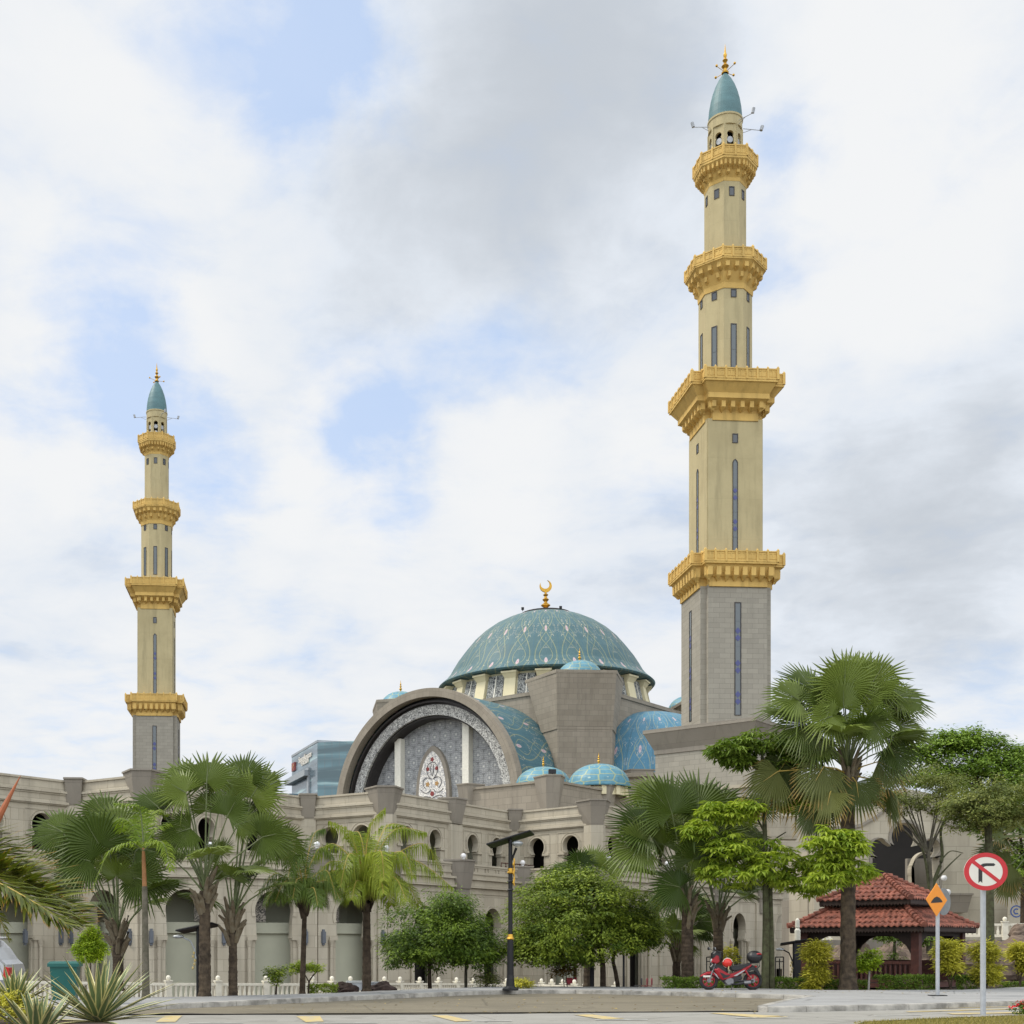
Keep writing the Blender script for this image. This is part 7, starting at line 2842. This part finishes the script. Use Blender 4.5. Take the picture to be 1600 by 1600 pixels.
for pts, r in (([(1453, 1395), (1462, 1370), (1472, 1340), (1470, 1300), (1478, 1280)], .09), ([(1470, 1345), (1485, 1330), (1505, 1333)], .035), ([(1452, 1390), (1445, 1340), (1430, 1300), (1410, 1275)], .06), ([(1458, 1380), (1480, 1355), (1502, 1334)], .045)):
    limb(mb, [M3(x, Yq, y) for x, y in pts], r, r * .4, 6)
mb.build('limb', 'moss_bark', ex)
Yq = 46.0
s = Yq / F
tree('umbrella_tree', 'yellowish tree on a straight grey trunk right behind the no right turn sign', 'tree', M3(1546, Yq, 1500), [M3(1546, Yq, 1420), M3(1545, Yq, 1330), M3(1543, Yq, 1275)], .19, .12,
     [(M3(1530, Yq, 1278), (48 * s, 50 * s, 30 * s), 80, 46, .13, {'zmin': -.5}), (M3(1560, Yq, 1240), (60 * s, 55 * s, 28 * s), 84, 46, .13, {'zmin': -.5}), (M3(1505, Yq, 1260), (30 * s, 40 * s, 20 * s), 50, 46, .13), (M3(1592, Yq, 1275), (40 * s, 40 * s, 24 * s), 60, 46, .13)],
     'flame_dark' if 'flame_dark' in M else 'olive', 'moss_bark', R_(107), 8)
Yq = 72.0
s = Yq / F
t = thing('rain_tree', 'big bright green tree with a spreading crown against the sky at the right edge', 'tree', M3(1560, Yq, 1460))
mb = MB()
limb(mb, [M3(1560, Yq, 1470), M3(1556, Yq, 1330), M3(1550, Yq, 1240)], .4, .2)
for e in ((1450, 1180), (1500, 1160), (1560, 1170), (1620, 1190), (1480, 1210)):
    limb(mb, [M3(1550, Yq, 1250), M3((1550 + e[0]) / 2, Yq, 1215), M3(e[0], Yq, e[1])], .16, .05, 6)
mb.build('trunk', 'bark', t)
mb = MB()
rg = R_(108)
for px, y, rx, ry, n in ((1470, 1165, 46, 20, 90), (1520, 1160, 40, 18, 70), (1440, 1185, 36, 20, 60), (1500, 1200, 60, 26, 120), (1560, 1185, 50, 24, 100), (1600, 1200, 50, 28, 90), (1545, 1220, 70, 26, 110), (1610, 1178, 40, 16, 50), (1460, 1215, 50, 20, 70), (1590, 1240, 60, 28, 90), (1526, 1148, 14, 8, 12), (1485, 1150, 22, 8, 22)):
    crown(mb, M3(px, Yq, y), (rx * s, rx * s * .9, ry * s), int(n * .72), 36, .25, rg, cr=.5, zmin=-.55, droop=.25, lump=.4)
mb.build('crown', 'brightgreen', t)
# foliage mass behind the right hand palms
tree('garden_tree', 'dark green leafy tree filling the right edge behind the yellowish tree', 'tree', M3(1600, 60, 1465), [M3(1600, 60, 1400), M3(1598, 60, 1330)], .2, .12,
     [(M3(1585, 60, 1285), (60 * 60 / F, 1.6, 42 * 60 / F), 130, 44, .19, {'cr': .45}), (M3(1600, 60, 1350), (45 * 60 / F, 1.4, 36 * 60 / F), 80, 44, .19, {'cr': .45})], 'deep', 'bark', R_(109), 5)
tree('garden_tree', 'small bright leaved sapling seen between the pavilion posts', 'tree', M3(1398, 50, 1532), [M3(1397, 50, 1490), M3(1398, 50, 1465)], .07, .04,
     [(M3(1398, 50, 1462), (.75, .6, .28), 46, 36, .14), (M3(1440, 50.5, 1468), (.7, .6, .3), 46, 36, .14), (M3(1398, 50, 1500), (.22, .2, .35), 12, 30, .12)], 'deep', 'moss_bark', R_(110), 3)


def bush(name, label, cat, parts, base, leafm, rng, ls, stem=None, group=None, wr=.42, cr=.16, nl=34):
    t = thing(name, label, cat, base, group)
    mb = MB()
    for c, rad, n in parts:
        crown(mb, c, rad, n, nl, ls, rng, cr=cr, zmin=-.95, inner=.3, lump=.18, flat=.9, droop=0.0, wr=wr)
    mb.build('foliage', leafm, t)
    if stem:
        mb = MB()
        for pts, r in stem:
            limb(mb, [Vector(p) for p in pts], r, r * .6, 7)
        mb.build('stem', 'bark', t)
    return t


def px3(px, y, Y):
    return at(px, Y, y=y)


Yb = 38.5
s = Yb / F
for lb, lst, base, Y in (('golden shrub trimmed in two stacked balls at the left corner of the pavilion', [(1277, 1488, 27, 22), (1276, 1522, 24, 20), (1268, 1542, 14, 8)], (1275, 1549), 38.5),
                         ('golden shrub of two balls on a forked trunk behind the orange hump sign', [(1482, 1485, 27, 21), (1483, 1510, 27, 12)], (1485, 1551), 38.6),
                         ('golden shrub of two balls directly behind the no right turn pole', [(1540, 1487, 28, 20), (1542, 1522, 28, 22)], (1541, 1549), 38.8),
                         ('golden ball shrub on a bare forked trunk at the right edge of the photo', [(1596, 1488, 25, 20), (1604, 1512, 18, 10)], (1594, 1540), 40)):
    ss_ = Y / F
    parts = [(px3(x, y, Y), (rx * ss_ - .19, rx * ss_ * .9 - .17, rz * ss_ - .15), int(22 + rx * rz * .08)) for x, y, rx, rz in lst]
    b = px3(base[0], base[1], Y)
    bush('golden_shrub', lb, 'shrub', parts, b, 'yellow_leaf', R_(len(lb)), .15, [([b, px3(base[0] - 2, base[1] - 16, Y), px3(base[0] - 8, base[1] - 34, Y)], .035), ([b, px3(base[0] + 2, base[1] - 16, Y), px3(base[0] + 8, base[1] - 34, Y)], .03)], 'golden ball shrubs', .28, .15, 40)
b = px3(1136, 1530, 41.8)
bush('golden_shrub', 'small golden shrub seen above the seat of the motorcycle', 'shrub', [(px3(1137, 1492, 41.8), (15 * 42 / F, .3, 12 * 42 / F), 26)], b, 'yellow_leaf', R_(7), .12, [([b, px3(1136, 1500, 41.8)], .03)], 'golden ball shrubs', .3, .14, 36)
b = px3(142, 1532, 29)
bush('ball_topiary', 'lime green ball shrub on a thin stem above the sword leaved plants', 'shrub', [(px3(141, 1484, 29), (25 * 29 / F, 24 * 29 / F, 19 * 29 / F), 260), (px3(142, 1462, 29), (14 * 29 / F, 12 * 29 / F, 10 * 29 / F), 60), (px3(146, 1452, 29), (.06, .06, .09), 6)], b, 'lime', R_(8), .052,
     [([b, px3(141, 1510, 29), px3(141, 1490, 29)], .02)], 'small topiary shrubs', .6, .085, 34)
b = px3(1357, 1549, 38.3)
bush('ball_topiary', 'lime green shrub on a whitish stem in front of the pavilion', 'shrub', [(px3(1357, 1498, 38.3), (19 * 38.3 / F, .3, 13 * 38.3 / F), 44), (px3(1350, 1510, 38.3), (.2, .2, .14), 10)], b, 'lime', R_(9), .10, None, 'small topiary shrubs', .6, .12, 30)
mb = MB()
limb(mb, [b, px3(1358, 1525, 38.3), px3(1360, 1502, 38.3)], .035, .03)
mb.build('stem', plain('whitewashed stem', (.36, .34, .31), .8), bpy.data.objects['ball_topiary.001'])
b = px3(431, 1556, 34.5)
bush('ball_topiary', 'small green flat topped shrub between two cream fence posts', 'shrub', [(px3(431, 1520, 34.5), (18 * 34.5 / F, .28, 9 * 34.5 / F), 40), (px3(432, 1532, 34.5), (.14, .14, .14), 12)], b, 'lime_dull' if 'lime_dull' in M else 'round2', R_(10), .065, [([b, px3(432, 1538, 34.5)], .035)], 'small topiary shrubs', .5, .09, 34)
b = px3(482, 1554, 35.3)
bush('ball_topiary', 'spreading little bonsai shaped shrub behind the slender palm trunk', 'shrub', [(px3(462, 1512, 35.3), (14 * 35 / F, .2, 6 * 35 / F), 22), (px3(494, 1512, 35.3), (16 * 35 / F, .2, 7 * 35 / F), 26), (px3(478, 1508, 35.3), (16 * 35 / F, .2, 5 * 35 / F), 20)], b, 'flame', R_(11), .065,
     [([b, px3(484, 1532, 35.3), px3(498, 1515, 35.3)], .03), ([px3(483, 1535, 35.3), px3(474, 1520, 35.3), px3(462, 1514, 35.3)], .02)], 'small topiary shrubs', .5, .09, 30)


def hedge(label, x0, x1, y0, y1, Y, leafm, seed, depth=.45, ls=.075, mt='round2', dens=1.0):
    rng = R_(seed)
    a, b = at(x0, Y, y=y1), at(x1, Y, y=y1)
    h = (y1 - y0) * Y / F
    mb = MB()
    n = int((b.x - a.x) * h * 1100 * dens)
    for k in range(n):
        px_ = rng.random()
        f = rng.random()
        face = rng.random()
        top = h * (1 + .12 * noise.noise(Vector((px_ * (b.x - a.x) * 2.2, seed, 0))))
        if face < .6:
            p = Vector((a.x + (b.x - a.x) * px_, Y - depth * .5 + rng.uniform(-.05, .1), a.z + top * f))
        else:
            p = Vector((a.x + (b.x - a.x) * px_, Y + rng.uniform(-.5, .5) * depth, a.z + top * rng.uniform(.86, 1.03)))
        c0 = noise.noise(p * 2.5) * .5 + .5
        for i in range(4):
            d = (rdir(rng) + Vector((0, -.35, .5))).normalized()
            leaf(mb, p + rdir(rng) * .03, d, (rdir(rng) + Vector((0, -.5, .8))).normalized(), ls * rng.uniform(.7, 1.3), ls * .24, min(1, max(0, c0 * .5 + rng.random() * .5)))
    # woody core
    o = mb.build('hedge', leafm)
    return tag(o, label, 'hedge', 'low clipped hedges')


hedge('low clipped hedge with reddish tips left of the motorcycle front wheel', 1033, 1093, 1529, 1548, 39.0, 'hedge', 1)
hedge('dark green hedge between the mossy twin trunk and the golden shrub by the pavilion', 1188, 1265, 1530, 1550, 39.3, 'hedge', 2)
hedge('green hedge in front of the thick palm trunk at the pavilion', 1283, 1352, 1533, 1550, 39.0, 'hedge', 3)
hedge('mixed green and brown hedge in front of the right half of the pavilion', 1368, 1462, 1526, 1551, 39.0, 'hedge', 4)
hedge('dark hedge between the forked golden shrub and the no right turn pole', 1488, 1522, 1527, 1551, 39.1, 'hedge', 5)
hedge('low hedge at the right edge under the boulder', 1555, 1640, 1536, 1546, 41.0, 'hedge', 6)
hedge('small clipped hedge left of the grey utility box', 482, 527, 1540, 1553, 35.6, 'round2', 7, .35)
hedge('strip of hedge visible under the motorcycle between its wheels', 1094, 1188, 1536, 1549, 39.2, 'hedge', 8)
b = px3(815, 1545, 38.8)
bush('yellow_shrub', 'low yellow leaved shrub right of the tall lamp base', 'shrub', [(px3(815, 1537, 38.8), (17 * 38.8 / F, .3, 6.5 * 38.8 / F), 40)], b, 'yellow_leaf', R_(12), .075, None, None, .5, .1, 30)
b = px3(760, 1545, 41)
bush('wiry_shrub', 'thin wiry dark shrub under the left round tree beside the tall lamp', 'shrub', [(px3(758, 1527, 41), (18 * 41 / F, .35, 16 * 41 / F), 40), (px3(772, 1533, 41), (.2, .2, .2), 12)], b, 'olive', R_(13), .085, [([b, px3(757, 1525, 41)], .02), ([b, px3(768, 1520, 41)], .02)], None, .4, .16, 22)
b = px3(882, 1545, 41.5)
bush('croton_shrub', 'small yellowish croton under the large round tree', 'shrub', [(px3(880, 1512, 41.5), (24 * 41.5 / F, .3, 11 * 41.5 / F), 34)], b, 'hedge_red', R_(14), .16, [([b, px3(879, 1520, 41.5)], .018), ([b + Vector((.1, 0, 0)), px3(884, 1520, 41.5)], .018)], None, .25, .2, 24)
b = at(18, 20.5, y=1600)
bush('yellow_shrub', 'bright yellow leaved ground shrub at the lower left corner', 'shrub', [(at(14, 20.5, y=1572), (36 * 20.5 / F, .35, 20 * 20.5 / F), 95)], b, 'yellow_leaf', R_(15), .05, None, None, .5, .1, 36)
b = at(1600, 26.6, y=1586)
t = thing('flower_clump', 'red flowering plant at the right edge of the grass verge', 'flower', b)
mb = MB()
crown(mb, b + Vector((.05, 0, .14)), (.26, .22, .16), 26, 26, .07, R_(16), cr=.09, zmin=-.9)
mb.build('foliage', 'hedge', t)
mb = MB()
crown(mb, b + Vector((.03, -.04, .2)), (.24, .2, .12), 20, 18, .05, R_(17), cr=.06, zmin=-.2, inner=0, wr=.9)
mb.build('blossoms', 'flower', t)


def agave(label, px, y, Y, L, n, seed, el=(8, 88), wd=.045):
    rng = R_(seed)
    b = at(px, Y, y=y)
    mb = MB()
    for k in range(n):
        az = 2 * PI * k * .381966
        f = k / n
        e = math.radians(el[1] + (el[0] - el[1]) * (f ** .8) + rng.uniform(-4, 4))
        d = Vector((math.cos(az) * math.cos(e), math.sin(az) * math.cos(e), math.sin(e)))
        up = Vector((-math.cos(az) * math.sin(e), -math.sin(az) * math.sin(e), math.cos(e)))
        sd = d.cross(up).normalized()
        ln = L * rng.uniform(.82, 1.08) * (.75 + .25 * f)
        prev = None
        N = 7
        for i in range(N + 1):
            t_ = i / N
            w = wd * (1.0 if t_ < .05 else (.55 + 1.0 * math.sin(PI * min(1, .15 + t_ * .55))) * .68) * (1 - t_ ** 2.6) + .001
            c = b + d * ln * t_ - Vector((0, 0, 1)) * ln * .07 * t_ * t_ * (1 - f * .2) + Vector((0, 0, .03))
            row = [(c - sd * w + up * w * .35, 0), (c, .5), (c + sd * w + up * w * .35, 1)]
            if prev:
                for j in range(2):
                    mb.face([prev[j][0], prev[j + 1][0], row[j + 1][0], row[j][0]], [(prev[j][1], pt_), (prev[j + 1][1], pt_), (row[j + 1][1], t_), (row[j][1], t_)], True)
            prev, pt_ = row, t_
    o = mb.build('sword_leaf_plant', 'agave', origin=b)
    return tag(o, label, 'plant', 'variegated sword leaved plants')


agave('largest variegated sword leaved plant with a full spiky rosette', 154, 1601, 18.5, 1.46, 66, 1, (4, 88), .056)
agave('variegated sword leaved plant behind and left of the largest one, at the left edge', 22, 1580, 21, 1.05, 54, 2, (6, 88), .05)
agave('front most variegated sword leaved plant cut off by the lower edge', 58, 1634, 16.5, .95, 34, 3, (35, 88), .06)

# fallen leaves on the road edge and pavement
rng = R_(321)
mb = MB()
for k in range(240):
    if k % 3:
        p = gd(rng.uniform(420, 1180), rng.uniform(1558, 1583), .014)
    else:
        p = at(rng.uniform(900, 1560), rng.uniform(34.4, 37.3), z=.135)
        if p.x < 8 and p.y < 36:
            continue
    a_ = rng.uniform(0, 6.28)
    leaf(mb, p, Vector((math.cos(a_), math.sin(a_), rng.uniform(0, .25))).normalized(), Vector((rng.uniform(-.3, .3), rng.uniform(-.3, .3), 1)).normalized(), rng.uniform(.05, .12), rng.uniform(.012, .03), rng.random())
M['litter'] = leafmat('dry fallen leaf', (.12, .075, .03), (.42, .32, .12), None, 0, .1, .7)
struct(mb.build('fallen_leaves', 'litter', origin=(0, 0, 0)), 'stuff')
